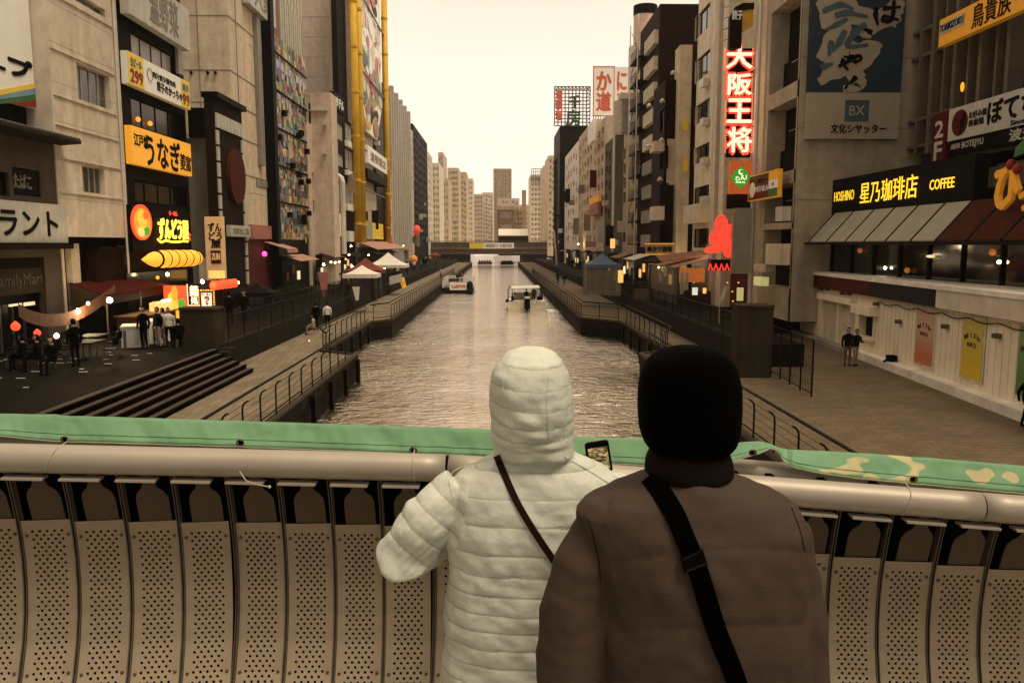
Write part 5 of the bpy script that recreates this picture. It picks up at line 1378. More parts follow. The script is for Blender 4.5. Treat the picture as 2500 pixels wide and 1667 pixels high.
sign('lower_sign', 'black strip with pale latin lettering under the brush hiragana sign', pBo, (q[0], zb_ - .62, q[2], zb_ - .02), 'ink', [('BOTEJYU', (.12, .2, .30, .8), 'sign_white_dim', .008), ('大阪名物', (.02, .4, .1, .8), 'sign_white_dim'), ('波天久', (.50, .12, .78, .9), 'sign_white_dim', .02)], -.1, .25)
q2 = (q[0] - 1.25, zb_ - 1.1, q[0] - .03, q[3] - .02)
sign('floor_sign', 'dark red vertical floor sign reading 2F in white', pBo, q2, 'sign_maroon', [('2', (.22, .55, .78, .84), 'sign_white_dim', .03), ('F', (.24, .14, .76, .46), 'sign_white_dim', .03)], 0, .4)

# ---- restaurant with awnings (above the white kiosk building)
XR = 18.0; pR = Pl('R', XR)
uR0, uR1 = pR.pt(1968, 596)[0], -14.0
zaw_lo = pR.pt(2200, 590)[1]; zfas0 = pR.pt(2200, 520)[1]; zfas1 = pR.pt(2040, 458)[1] + .25
RB = thing('restaurant', 'low dark glazed restaurant with striped awnings above the white kiosk row', 'building', (21, 30, UP))
g = MB(); slab(g, pR, (uR0, LOW, uR1, zaw_lo + 1.0), -4.5, -.5); obj('glazing', g, 'restaurant_glass' if 'restaurant_glass' in MATS else mat('restaurant_glass', (.015, .013, .012), .06, var=.5, scale=.4, spec=.7), RB)
ztop_r = pR.pt(2100, 425)[1]
g = MB(); slab(g, pR, (uR0, zaw_lo + 1.0, pR.pt(2345, 596)[0], ztop_r), -4.5, -.36); obj('fascia_box', g, 'ink', RB)
g = MB(); slab(g, pR, (pR.pt(2345, 596)[0] + .02, zaw_lo + 1.0, uR1, ztop_r - .4), -4.5, -1.2); obj('upper_box', g, 'brown_wall', RB)
g = MB(); slab(g, pR, (uR0 + 1, ztop_r + .01, uR1, ztop_r + .12), -4.3, -1.0); obj('roof', g, 'dark_concrete', RB)
for k in range(14):
    u = uR0 + (uR1 - uR0) * k / 13; g = MB(); slab(g, pR, (u, LOW + 2, u + .1, zaw_lo + .9), -.5, -.4); obj('mullion', g, 'frame_dark', RB)
for (px, py, m_) in ((1995, 610, 'lamp_orange_dim'), (2083, 612, 'lamp_orange_dim'), (2143, 654, 'bulb_white'), (2196, 660, 'lamp_orange_dim'), (2252, 626, 'lit_panel'), (2416, 640, 'bulb_warm'), (2400, 616, 'lamp_orange_dim'), (2488, 618, 'lamp_orange_dim'), (2331, 476, 'neon_yellow')):
    g = MB(); p0 = pR.P(*pR.pt(px, py), -.35 if py > 500 else -.6); g.ball(p0, .05 if m_ == 'neon_yellow' else .07 if 'bulb' in m_ else .13, 8, 6, (1, 2.2 if m_ == 'lit_panel' else 1, .5 if m_ == 'lit_panel' else 1)); obj('lamp', g, m_, RB)
# awning panels: (px top left, px top right) with lower edge further out
AWN = thing('awning', 'long sloping awning with six grey green panels and red panels at the near end', 'awning', pR.P((uR0+uR1)/2, zaw_lo))
edges_lo = [1975, 2018, 2064, 2110, 2162, 2223, 2284, 2360, 2445, 2540, 2660]
pLo = Pl('R', 17.0); pHi = Pl('R', XR + .34)
for i in range(10):
    a0, a1 = pLo.pt(edges_lo[i], 586)[0], pLo.pt(edges_lo[i+1], 586)[0]; gap = .09
    ztopw = pHi.pt(2200, 522)[1] + .25
    P0, P1 = pLo.P(a0 + gap, zaw_lo), pLo.P(a1 - gap, zaw_lo); P2, P3 = pHi.P(a1 - gap, ztopw), pHi.P(a0 + gap, ztopw)
    g = MB(); g.hexa([P0, P1, P2, P3], (0, 0, .05)); obj('canvas_panel', g, 'canvas_green' if i < 6 else 'awning_redbrown' if 'awning_redbrown' in MATS else mat('awning_redbrown', (.15, .035, .02), .8, var=.2), AWN)
    g = MB(); g.bar(pLo.P(a0, zaw_lo + .02), pHi.P(a0, ztopw + .02), .05, 5); obj('rafter', g, 'frame_dark', AWN)
g = MB(); slab(g, pLo, (pLo.pt(1965, 586)[0], zaw_lo - .14, uR1, zaw_lo - .02), -.1, .06); obj('front_beam', g, 'frame_dark', AWN)
CS = thing('coffee_sign', 'glowing yellow coffee shop lettering on the black fascia', 'sign', pR.P(*pR.pt(2160, 500), 0))
pS = Pl('R', XR + .34)
for body, (a, b_, c, d), bold in (('HOSHINO', (2040, 466, 2088, 490), 0), ('星乃珈琲店', (2103, 436, 2242, 490), .008), ('COFFEE', (2272, 436, 2332, 461), .006)):
    u0_, u1_ = pS.pt(a, 450)[0], pS.pt(c, 450)[0]; z1_ = pS.pt((a+c)/2, b_)[1]; z0_ = pS.pt((a+c)/2, d)[1]
    g = MB(); text(g, body, pS, (u0_, z0_, u1_, z1_), .03, .015, bold); obj('lettering', g, 'neon_yellow_soft', CS)
# orange hiragana sign with leaf
HG = thing('hiragana_sign', 'large flat orange hiragana sign with a green leaf and red berries', 'sign', pR.P(*pR.pt(2470, 520), 0))
pG_ = Pl('R', XR - .2)
g = MB(); text(g, 'ひ', pG_, (pG_.pt(2440, 480)[0], pG_.pt(2470, 508)[1], pG_.pt(2496, 480)[0], pG_.pt(2470, 412)[1]), .05, .15, .07); text(g, 'っぱ', pG_, (pG_.pt(2502, 480)[0], pG_.pt(2500, 515)[1], pG_.pt(2590, 480)[0], pG_.pt(2500, 440)[1]), .05, .15, .05); obj('lettering', g, 'sign_orange_flat', HG)
for (px, py) in ((2482, 402), (2498, 413)): g = MB(); g.ball(pG_.P(*pG_.pt(px, py), .2), .15, 9, 7, (1, 1, 1.25)); obj('berry', g, 'sign_red', HG)
g = MB(); g.hexa([pG_.P(*pG_.pt(*p), .1) for p in ((2488, 385), (2494, 360), (2520, 335), (2540, 350), (2520, 372))], pG_.n * .1); obj('leaf', g, 'sign_green', HG)
g = MB(); slab(g, Pl('R', XR + 1.0), Pl('R', XR + 1.0).rm(2375, 405, 2520, 455), .05, .1); obj('screen_panel', g, 'brown_wall', label='brown grey mesh screen behind the orange hiragana', cat='screen')

# ---- white kiosk building along the promenade
K0 = onZ(1941, 809, LOW); K1 = onZ(2496, 1017, LOW); dK = (K1 - K0); dK.z = 0; LK = dK.length; tK = dK / LK; nK = Vector((tK.y, -tK.x, 0))
if nK.x > 0: nK = -nK
mat('kiosk_white', (.74, .66, .50), .7, var=.08, streak=.12)
mat('kiosk_step', (.62, .55, .43), .7, streak=.2)
class PlK(Pl):
    def __init__(s): s.k = 'K'; s.u = tK; s.n = nK; s.o = Vector((K0.x, K0.y, 0)) - tK * 0
    def pt(s, px, py):
        d = rayd(px, py); t = (s.o - CP).dot(s.n) / d.dot(s.n); p = CP + d * t
        return (p - s.o).dot(s.u), p.z
    def P(s, u, z, t=0): return s.o + s.u * u + s.n * t + Vector((0, 0, z))
pk = PlK()
def kslab(mb, r, t0, t1):
    u0, z0, u1, z1 = r
    q = [pk.P(u0, z0, t0), pk.P(u1, z0, t0), pk.P(u1, z1, t0), pk.P(u0, z1, t0)]
    return mb.hexa(q, pk.n * (t1 - t0))
KT = pk.pt(2240, 702)[1]
KB = thing('kiosk_building', 'long white kiosk building with corrugated wall and colourful posters', 'building', pk.P(LK/2, LOW, -1))
winr = pk.r(2102, 767, 2136, 822); winr = (pk.pt(2102, 790)[0], pk.pt(2120, 823)[1], pk.pt(2136, 790)[0], pk.pt(2120, 770)[1])
doors = (pk.pt(2006, 780)[0], LOW + .12, pk.pt(2088, 780)[0], pk.pt(2040, 735)[1])
uend = LK + 9
ow = wall.__globals__
g = MB(); 
wall(KB, pk, (0, LOW + .1, uend, KT), [winr, doors], 'kiosk_white', back=.45, depth=.25)
g = MB(); kslab(g, (0, LOW, uend, KT + .05), -4, -.47); obj('body', g, 'dark_concrete', KB)
g = MB(); kslab(g, (-.15, KT + .051, uend, KT + .22), -4, .35); obj('roof_edge', g, 'white_paint', KB)
g = MB(); kslab(g, winr, -.3, -.24); obj('serving_hatch', g, 'black', KB)
g = MB()
kslab(g, (winr[0]-.1, winr[1]-.12, winr[2]+.1, winr[1]-.01), .0, .25); kslab(g, (winr[0]-.1, winr[1], winr[0]-.01, winr[3]), 0, .1); kslab(g, (winr[2]+.01, winr[1], winr[2]+.1, winr[3]), 0, .1)
kslab(g, (winr[0]-.35, winr[3]+.05, winr[2]+.3, winr[3]+.45), 0, .4); obj('hatch_frame', g, 'kiosk_white', KB)
um = (doors[0] + doors[2]) / 2
for a, c in ((doors[0], um - .08), (um + .08, doors[2])):
    sh = thing  # roller shutter slats, each its own piece
    nsl = 22
    for k in range(nsl):
        z = doors[1] + (doors[3] - doors[1]) * k / nsl; g = MB(); kslab(g, (a, z + .012, c, z + (doors[3]-doors[1]) / nsl), -.16, -.12); obj('shutter_slat', g, 'kiosk_step', KB)
g = MB(); kslab(g, (um - .08, doors[1], um + .08, doors[3]), -.2, .02); kslab(g, (doors[0] - .1, doors[3], doors[2] + .1, doors[3] + .3), .0, .3); obj('shutter_housing', g, 'kiosk_white', KB)
for i in range(int(uend / .42)):
    u = (i + .5) * .42
    if doors[0] - .15 < u < doors[2] + .15 or winr[0] - .35 < u < winr[2] + .3: continue
    g = MB(); kslab(g, (u - .02, LOW + .3, u + .02, KT - .02), .001, .022); obj('rib', g, 'kiosk_white', KB)
fa = pk.pt(2000, 690)[0]; fb_ = pk.pt(2140, 700)[0]; fc = pk.pt(2305, 715)[0]
for (a, c, m_, nme) in ((.6, fb_, 'fascia_red', 'fascia_board'), (fb_ + .02, fc, 'fascia_navy', 'fascia_board'), (fc + .02, uend, 'kiosk_step', 'fascia_board')):
    mat('fascia_red', (.20, .045, .025), .7, streak=.3); mat('fascia_navy', (.07, .065, .075), .7, streak=.3)
    g = MB(); kslab(g, (a, KT - .62, c, KT + .04), .03, .30); obj(nme, g, m_, KB)
g = MB(); pts = [pk.P(fb_ + .5 + k * .35, KT - .8 - .12 * abs(math.sin(k * .55)), .08) for k in range(int((uend - fb_) / .35))]; g.tube(pts, .02, 4); obj('cable', g, 'ink_brown', KB)
for (px, py) in ((2200, 785), (2315, 797), (2442, 820), (2010, 705), (2025, 706), (2062, 716), (2078, 717), (2145, 742)):
    u, z = pk.pt(px, py); g = MB(); kslab(g, (u - .12, z - .08, u + .12, z + .08), .02, .22); obj('wall_lamp', g, 'metal_grey', KB)
for k in range(5):
    u, z = pk.pt(1967, 716 + k * 9); g = MB(); kslab(g, (u - .3, z - .07, u + .35, z + .02), .02, .05); obj('vent_slot', g, 'dark_cladding', KB)
# posters
def poster(label, x0, x1, yt0, yb0, m_, cols):
    u0_, u1_ = pk.pt(x0, 850)[0], pk.pt(x1, 850)[0]; xm = (x0 + x1) / 2; z1_ = pk.pt(xm, yt0)[1]; z0_ = pk.pt(xm, yb0)[1]
    th = thing('poster', label, 'poster', pk.P((u0_+u1_)/2, z0_, .03), 'summer posters on the kiosk wall')
    g = MB(); kslab(g, (u0_ - .12, z0_ - .12, u1_ + .12, z1_ + .12), .023, .04); obj('frame', g, 'kiosk_step', th)
    g = MB(); kslab(g, (u0_, z0_, u1_, z1_), .04, .06); obj('print', g, m_, th)
    cu = (u0_ + u1_) / 2; w = (u1_ - u0_); h = z1_ - z0_
    for k, chh in enumerate('Watoh!'):
        a = R(160) - R(150) * k / 5; uu = cu + math.cos(a) * w * .36; zz = z0_ + h * .60 + math.sin(a) * h * .085
        g = MB(); vs, fs = text_mesh(chh); s_ = .17 if chh in 'W' else .12
        wd = s_ * (1 if chh != '!' else .25) * (1.1 if chh == 'W' else .8)
        g.add([pk.P(uu - wd/2 + wd * x, zz + .19 * y, .065 + .01 * z_) for x, y, z_ in vs], fs); obj('letter', g, cols[k % len(cols)], th)
    g = MB(); vs, fs = text_mesh('BBQ')
    g.add([pk.P(cu - w * .22 + w * .44 * x, z0_ + h * .52 + .17 * y, .065 + .01 * z_) for x, y, z_ in vs], fs); obj('lettering', g, 'poster_ink', th)
def grad_mat(name, c0, c1, z0, z1):
    m = bpy.data.materials.new(name); m.use_nodes = True; n, l = m.node_tree.nodes, m.node_tree.links; b = n['Principled BSDF']
    tc = n.new('ShaderNodeTexCoord'); sp = n.new('ShaderNodeSeparateXYZ'); l.new(tc.outputs['Object'], sp.inputs[0])
    nz = n.new('ShaderNodeTexNoise'); nz.inputs['Scale'].default_value = 3; l.new(tc.outputs['Object'], nz.inputs['Vector'])
    ad = n.new('ShaderNodeMath'); ad.operation = 'MULTIPLY_ADD'; ad.inputs[1].default_value = .5; l.new(nz.outputs['Fac'], ad.inputs[0]); l.new(sp.outputs['Z'], ad.inputs[2])
    mr = n.new('ShaderNodeMapRange'); mr.inputs['From Min'].default_value = z0; mr.inputs['From Max'].default_value = z1; l.new(ad.outputs[0], mr.inputs['Value'])
    rp = n.new('ShaderNodeMix'); rp.data_type = 'RGBA'; rp.inputs[6].default_value = (*c0, 1); rp.inputs[7].default_value = (*c1, 1); l.new(mr.outputs['Result'], rp.inputs[0])
    l.new(rp.outputs[2], b.inputs['Base Color']); b.inputs['Roughness'].default_value = .5; MATS[name] = m
grad_mat('print_orange', (.52, .16, .06), (.55, .36, .24), .6, 1.5); grad_mat('print_yellow', (.66, .46, .02), (.50, .40, .10), .6, 2.4); grad_mat('print_green', (.06, .18, .04), (.25, .32, .14), .4, 2.6)
mat('poster_ink', (.18, .07, .03), .6); mat('poster_green_ink', (.03, .12, .03), .6); mat('poster_red_ink', (.35, .04, .02), .6)
poster('orange summer poster, the left one on the white kiosk wall', 2237, 2279, 757, 890, 'print_orange', ['poster_green_ink', 'poster_green_ink', 'poster_ink', 'poster_red_ink', 'poster_green_ink'])
poster('yellow summer poster, the middle one on the white kiosk wall', 2352, 2402, 778, 925, 'print_yellow', ['poster_green_ink', 'poster_ink', 'poster_red_ink', 'poster_green_ink'])
poster('green summer poster cut off at the right edge of the kiosk wall', 2491, 2560, 800, 975, 'print_green', ['poster_ink'])
# stone step along the kiosk
g = MB(); kslab(g, (-.3, LOW + .002, pk.pt(2093, 860)[0], LOW + .22), .0, .55); obj('kerb_step', g, 'grey_concrete', label='low worn step under the kiosk shutters', cat='step')
KS = thing('white_step', 'long white step along the foot of the kiosk wall', 'step', pk.P(LK/2, LOW, .4))
us_ = pk.pt(2093, 860)[0] + .05; k = 0
while us_ < uend - .1:
    g = MB(); kslab(g, (us_, LOW + .002, min(us_ + 1.75, uend), LOW + .33), .0, .5); obj('step_block', g, 'white_paint', KS); us_ += 1.765
g = MB(); p0 = pk.P(*[pk.pt(2188, 878)[0], LOW + .34], .2); g.box(p0 - Vector((.15, .2, 0)), p0 + Vector((.15, .2, .26))); g.tube([p0 + Vector((-.1, 0, .1)), p0 + Vector((-.4, -.15, .02))], .05, 5)
obj('bag', g, 'cloth_black', label='small black bag left on the white step', cat='bag')
# black block stands in for the darkness inside the passage
g = MB(); g.box((16.7, 44.4, UP), (18.5, 44.9, 6)); obj('passage_shade', g, 'black', label='black block standing for the dark of the passage between kiosk and balcony block', cat='wall')
# ================================================================ stalls, tents, lamps, people
def remesh(mb, vox, smooth=4, name='body'):
    me = mb.mesh(name); ob = bpy.data.objects.new('tmp', me); COL.objects.link(ob)
    m = ob.modifiers.new('r', 'REMESH'); m.mode = 'VOXEL'; m.voxel_size = vox; m.use_smooth_shade = True
    if smooth:
        s = ob.modifiers.new('s', 'SMOOTH'); s.iterations = smooth; s.factor = .5
    dg = bpy.context.evaluated_depsgraph_get()
    out = bpy.data.meshes.new_from_object(ob.evaluated_get(dg))
    bpy.data.objects.remove(ob); bpy.data.meshes.remove(me)
    out.name = name
    out.polygons.foreach_set('use_smooth', [True] * len(out.polygons))
    return out

# small figures: one continuous body each, coloured by region (0 skin 1 hair 2 top 3 legs 4 shoes)
def figure(pose):
    g = MB(); V = Vector
    hip = .92; sh = 1.40; st = {'stand': (.09, .0), 'walk': (.08, .30), 'sit': (.09, .0), 'lean': (.1, .05)}[pose]
    if pose == 'sit': hip = .48; sh = .96
    lean = .05 if pose in ('walk', 'lean') else 0
    g.loft([(V((0, 0, hip - .08)), .15, .11, 2.4), (V((0, 0, hip + .05)), .165, .12, 2.4), (V((0, lean * .4, hip + .22)), .15, .11, 2.3), (V((0, lean * .8, sh - .12)), .19, .125, 2.4), (V((0, lean, sh - .02)), .19, .11, 2.2), (V((0, lean, sh + .05)), .08, .07, 2)], 16)
    g.tube([V((0, lean, sh)), V((0, lean, sh + .12))], .055, 8)
    g.ball((0, lean + .01, sh + .21), .105, 12, 9, (.92, 1.05, 1.22))
    g.ball((0, lean + .115, sh + .19), .022, 6, 5)
    for s in (-1, 1):
        if pose == 'sit':
            g.tube([V((s*.09, 0, hip)), V((s*.11, .40, hip + .02))], [.085, .065], 8); g.tube([V((s*.11, .40, hip + .02)), V((s*.11, .42, .06))], [.062, .042], 8)
            g.tube([V((s*.11, .36, .04)), V((s*.11, .56, .035))], [.045, .035], 6)
        else:
            dy = s * st[1]
            g.tube([V((s*.085, 0, hip)), V((s*.095, dy * .55 + .02, .50))], [.092, .064], 8)
            g.tube([V((s*.095, dy * .55 + .02, .50)), V((s*.10, dy * .75 - .03, .08))], [.062, .042], 8)
            g.tube([V((s*.10, dy * .75 - .06, .05)), V((s*.11, dy * .75 + .14, .035))], [.048, .035], 6)
        if pose == 'stand': path = [V((s*.20, lean, sh - .05)), V((s*.25, -.02, sh - .33)), V((s*.25, .06, sh - .58))]
        elif pose == 'walk': path = [V((s*.20, lean, sh - .05)), V((s*.24, -s*.1, sh - .32)), V((s*.23, -s*.16 + .1, sh - .56))]
        elif pose == 'lean': path = [V((s*.20, lean, sh - .05)), V((s*.25, .08, sh - .30)), V((s*.12, .32, sh - .26))]
        else: path = [V((s*.20, lean, sh - .05)), V((s*.23, .05, sh - .30)), V((s*.14, .28, sh - .36))]
        g.tube(path, [.062, .050, .038], 8); g.ball(path[-1], .045, 7, 5)
    me = remesh(g, .024, 3, 'body')
    for m_ in ('skin', 'hair', 'cloth_black', 'cloth_dark', 'black'): me.materials.append(MATS[m_])
    mi = []
    for p in me.polygons:
        c = p.center
        if c.z > sh + .115: k = 0 if (c.y > lean + .035 and c.z < sh + .27) else 1
        elif c.z > sh + .05 and abs(c.x) < .08: k = 0
        elif pose != 'sit' and c.z < .09 or pose == 'sit' and c.z < .075: k = 4
        elif pose == 'sit': k = 3 if c.z < hip + .07 and c.z > .3 and abs(c.x) < .21 and c.y > -.2 and c.z < hip + .07 else (3 if c.z < hip else 2)
        else: k = 3 if (c.z < hip - .02 and abs(c.x) < .205) else 2
        if pose in ('stand', 'walk') and abs(c.x) > .19 and c.z < sh - .56: k = 0
        mi.append(k)
    me.polygons.foreach_set('material_index', mi); me.update()
    return me
FIG = {p: figure(p) for p in ('stand', 'walk', 'sit', 'lean')}
def person(x, y, z, h, face, pose, label, top='cloth_black', legs='cloth_dark', hair='hair', group=None):
    o = bpy.data.objects.new('person', FIG[pose]); COL.objects.link(o)
    o.location = (x, y, z); o.rotation_euler = (0, 0, R(face)); s = h / 1.74; o.scale = (s, s, s)
    for i, m_ in ((1, hair), (2, top), (3, legs)):
        o.material_slots[i].link = 'OBJECT'; o.material_slots[i].material = MATS[m_]
    return tag(o, label, 'person', group)
def person_at(px, py, z, *a, **k):
    p = onZ(px, py, z); return person(p.x, p.y, z, *a, **k)
mat('shirt_white', (.62, .58, .52), .85)
p = onZ(2068, 893, LOW)
person(p.x, p.y, LOW, 1.72, 175, 'stand', 'taller person of the pair by the kiosk, black jacket, light trousers', 'cloth_black', 'cloth_khaki')
p = onZ(2089, 894, LOW); person(p.x, p.y + .1, LOW, 1.66, 200, 'lean', 'shorter person of the pair by the kiosk in dark clothes', 'cloth_dark', 'skin')
person_at(2503, 1046, LOW, 1.70, 190, 'walk', 'person walking at the right picture edge in black', 'cloth_black', 'cloth_black')
person_at(800, 802, LOW, 1.70, 20, 'stand', 'person in a white shirt with a strap on the left walkway', 'shirt_white', 'cloth_black')
person_at(772, 806, LOW, 1.74, 40, 'stand', 'person in black beside the white shirt on the left walkway', 'cloth_black', 'cloth_black')
p = onZ(768, 812, LOW); person(p.x + .15, p.y - .9, LOW, 1.6, 100, 'sit', 'person in pale clothes crouching low on the left walkway', 'cloth_cream', 'cloth_pink')
person_at(353, 852, UP, 1.78, 170, 'stand', 'tall person in a long black coat left of the market group', 'cloth_black', 'cloth_black')
person_at(388, 848, UP, 1.72, 150, 'stand', 'person in black under the dark parasol of the market', 'cloth_black', 'cloth_cream')
person_at(414, 846, UP, 1.68, 200, 'stand', 'person in a white shirt standing at the market counter', 'shirt_white', 'cloth_black')
person_at(401, 846, UP, 1.66, 120, 'stand', 'person in a cream top just behind the white shirt at the market', 'cloth_cream', 'cloth_khaki')
person_at(437, 850, UP, 1.70, 30, 'sit', 'person in black sitting close to the left gate pillar', 'cloth_black', 'cloth_black')
person_at(562, 792, UP, 1.78, 10, 'stand', 'bulky dark figure, left of two under the dark market tent', 'cloth_black', 'cloth_black')
person_at(598, 786, UP, 1.74, 170, 'stand', 'slimmer dark figure, right of two under the dark market tent', 'cloth_black', 'cloth_dark')
person_at(186, 895, UP, 1.72, 60, 'stand', 'dark figure with round hair beside the crates at far left', 'cloth_black', 'cloth_black')
for i, (px, py, pose) in enumerate(((60, 905, 'sit'), (95, 905, 'sit'), (130, 912, 'sit'))):
    person_at(px, py, UP, 1.7, 90 + i * 40, pose, 'dark seated figure, %s of three at the far left tables' % ('left', 'middle', 'right')[i], 'cloth_black', 'cloth_black')
person_at(1362, 694, LOW, 1.74, 5, 'walk', 'left walker of the far pair on the right walkway, all black', 'cloth_black', 'cloth_black')
person_at(1377, 699, LOW, 1.70, 5, 'walk', 'right walker of the far pair on the right walkway, khaki legs', 'cloth_black', 'cloth_khaki')
person_at(1077, 682, LOW, 1.76, 185, 'stand', 'person in a pale shirt at the far left railing', 'cloth_blue_pale' if 'cloth_blue_pale' in MATS else mat('cloth_blue_pale', (.42, .46, .48), .8) and 'cloth_blue_pale', 'cloth_dark')
NM = {'cloth_black': 'black', 'cloth_dark': 'dark grey', 'cloth_blue': 'slate blue', 'cloth_khaki': 'khaki', 'cloth_cream': 'cream', 'canvas_red': 'red', 'cloth_white': 'white'}
PN = {'stand': 'standing', 'walk': 'walking', 'lean': 'arms forward'}
ORD = 'first second third fourth fifth sixth seventh eighth ninth tenth eleventh twelfth thirteenth fourteenth fifteenth sixteenth seventeenth eighteenth nineteenth twentieth next-to-last last'.split()
tops = ['cloth_black', 'cloth_dark', 'cloth_blue', 'cloth_khaki', 'cloth_cream', 'canvas_red', 'cloth_white']
crowd_places = ['near the white pointed tent', 'behind the slanting pale cloth', 'by the orange lantern ball', 'next to the leaning menu board', 'in front of the ribbed tower', 'beyond the red parasol', 'beside the brown tower door', 'between tent and railing', 'at the end of the terrace', 'behind the low fence', 'near the red tent side', 'walking toward the bridge']
for i in range(38):
    y = 66 + i * 3.2 + random.uniform(-1, 1); x = random.uniform(-17, -12.6)
    t = tops[(i * 3 + i // 7) % 7]; ps = ('stand', 'walk', 'lean')[i % 3]
    person(x, y, UP, random.uniform(1.6, 1.8), random.uniform(0, 360), ps, 'distant visitor in %s, %s, %s' % (NM[t], PN[ps], ['near the white pointed tent', 'behind the slanting pale cloth', 'by the orange lantern ball', 'next to the leaning menu board', 'below the ribbed tower', 'beyond the orange ball', 'beside the dark brown tower', 'just before the red parasol', 'beyond the red parasol', 'at the terrace end'][min(9, i // 4)]), t, random.choice(('cloth_black', 'cloth_dark', 'cloth_khaki')), group='crowd on the left terrace')
for i in range(9):
    y = 78 + i * 9; x = random.uniform(12.2, 14.4)
    person(x, y, UP, random.uniform(1.6, 1.8), random.uniform(0, 360), 'walk', 'distant visitor in black on the right terrace, %s from the viewer' % ORD[i], 'cloth_black', 'cloth_dark', group='visitors on the right terrace')
for i in range(22):
    x = -18.5 + i * 1.5 + random.uniform(-.5, .5)
    person(x, 238.5 + random.uniform(0, 6), 5.1 + .35, 1.75, random.uniform(0, 360), 'stand', 'tiny figure behind the far bridge parapet, %s from the left' % ORD[i], random.choice(tops), 'cloth_dark', group='people on the far bridge')

def tent(label, x, y, z, w, d, h, m_, rise=1.1, sag=.35, valance=.28):
    th = thing('tent', label, 'tent', (x, y, z)); n = 6
    g = MB(); grid_ = []
    for ring in range(n + 1):
        t = ring / n; s_ = 1 - t; zz = z + h + rise * (t ** (1 + sag * 1.6)); row_ = []
        for k in range(16):
            sd, f = divmod(k, 4); f /= 4
            c = [(-1, -1), (1, -1), (1, 1), (-1, 1)]; a, b_ = c[sd], c[(sd+1) % 4]
            px_ = (a[0] + (b_[0]-a[0]) * f) * w/2 * s_; py_ = (a[1] + (b_[1]-a[1]) * f) * d/2 * s_
            row_.append(Vector((x + px_, y + py_, zz)))
        grid_.append(row_)
    vs = [v for r_ in grid_ for v in r_]; fs = [(i*16+k, i*16+(k+1) % 16, (i+1)*16+(k+1) % 16, (i+1)*16+k) for i in range(n) for k in range(16)]
    g.add(vs, fs); obj('roof', g, m_, th)
    g = MB()
    for a, b_ in (((-1,-1),(1,-1)), ((1,-1),(1,1)), ((1,1),(-1,1)), ((-1,1),(-1,-1))):
        A_ = Vector((x + a[0]*w/2, y + a[1]*d/2, z + h)); B_ = Vector((x + b_[0]*w/2, y + b_[1]*d/2, z + h)); m8 = 8
        for k in range(m8):
            p0, p1 = A_ + (B_-A_) * k/m8, A_ + (B_-A_) * (k+1)/m8
            g.quad(p0, p1, p1 - Vector((0, 0, valance)), (p0+p1)/2 - Vector((0, 0, valance * 1.15)), p0 - Vector((0, 0, valance)))
    obj('valance', g, m_, th)
    for sx in (-1, 1):
        for sy in (-1, 1):
            g = MB(); g.bar((x + sx*(w/2-.05), y + sy*(d/2-.05), z), (x + sx*(w/2-.05), y + sy*(d/2-.05), z + h), .035, 6); obj('leg', g, 'metal_grey', th)
    return th
def tent_px(label, pxc, py_eave, py_top, Y, pxw, m_, z=UP, dscale=1, **k):
    c = onY(pxc, py_eave, Y); top = onY(pxc, py_top, Y); w = pxw * Y / 1944
    return tent(label, c.x, Y, z, w, w * dscale, c.z - z, m_, rise=top.z - c.z, **k)
tent_px('white pointed market tent, the taller one on the left terrace', 948, 646, 616, 84, 92, 'canvas_white')
tent_px('red pointed market tent behind the small white one', 893, 658, 629, 74, 88, 'canvas_red')
tent_px('small white pointed market tent in front of the red one', 884, 668, 647, 62, 80, 'canvas_white')
tent_px('tiny red parasol tent near the far bridge on the left', 1062, 623, 615, 150, 27, 'canvas_red')
tent_px('dark low market tent beside the pink shop front', 628, 713, 690, 56, 100, 'canvas_dark', dscale=.8)
BT = tent_px('blue pointed tent with clear plastic sides on the right terrace', 1470, 645, 617, 68, 84, 'canvas_blue')
bl = base_of(BT)
g = MB(); w_ = 84 * 68 / 1944 * .94; h_ = onY(1470, 650, 68).z
for (sx, sy, dx, dy) in ((-1, -1, 1, 0), (1, -1, 0, 1), (-1, -1, 0, 1), (-1, 1, 1, 0)):
    a = Vector((bl.x + sx*w_/2, bl.y + sy*w_/2, UP)); b_ = a + Vector((dx, dy, 0)) * w_
    for k in range(6):
        p0, p1 = a + (b_-a) * k/6, a + (b_-a) * (k+1)/6; off = Vector((dy, dx, 0)) * (.06 if k % 2 else -.02)
        g.quad(p0 + off, p1 - off, (p1 - off).xy.to_3d() + Vector((0, 0, h_)), (p0 + off).xy.to_3d() + Vector((0, 0, h_)))
obj('plastic_wall', g, 'plastic_clear', BT)
# big crowd-side stall with red awning on the left
RS = thing('market_stall', 'market stall under a long dark red awning with bright bulbs', 'stall', (-16.2, 41, UP))
pa = [onX(190, 693, -19.2), onX(405, 690, -18.6), onX(425, 703, -16.9), onX(262, 722, -17.4)]
pa = [Vector((-19.4, 36.4, 4.72)), Vector((-19.4, 42.1, 4.74)), Vector((-17.5, 42.7, 4.33)), Vector((-17.5, 35.9, 4.17))]
g = MB(); n = 10
for k in range(n):
    a0, a1 = pa[0].lerp(pa[1], k/n), pa[0].lerp(pa[1], (k+1)/n); b0, b1 = pa[3].lerp(pa[2], k/n), pa[3].lerp(pa[2], (k+1)/n)
    g.hexa([b0, b1, a1, a0], (0, 0, .04))
obj('awning', g, 'awning_red', RS)
g = MB(); g.hexa([pa[3], pa[2], pa[2] - Vector((0, 0, .38)), pa[3] - Vector((0, 0, .38))], (.03, 0, 0)); obj('valance', g, 'hood_maroon', RS)
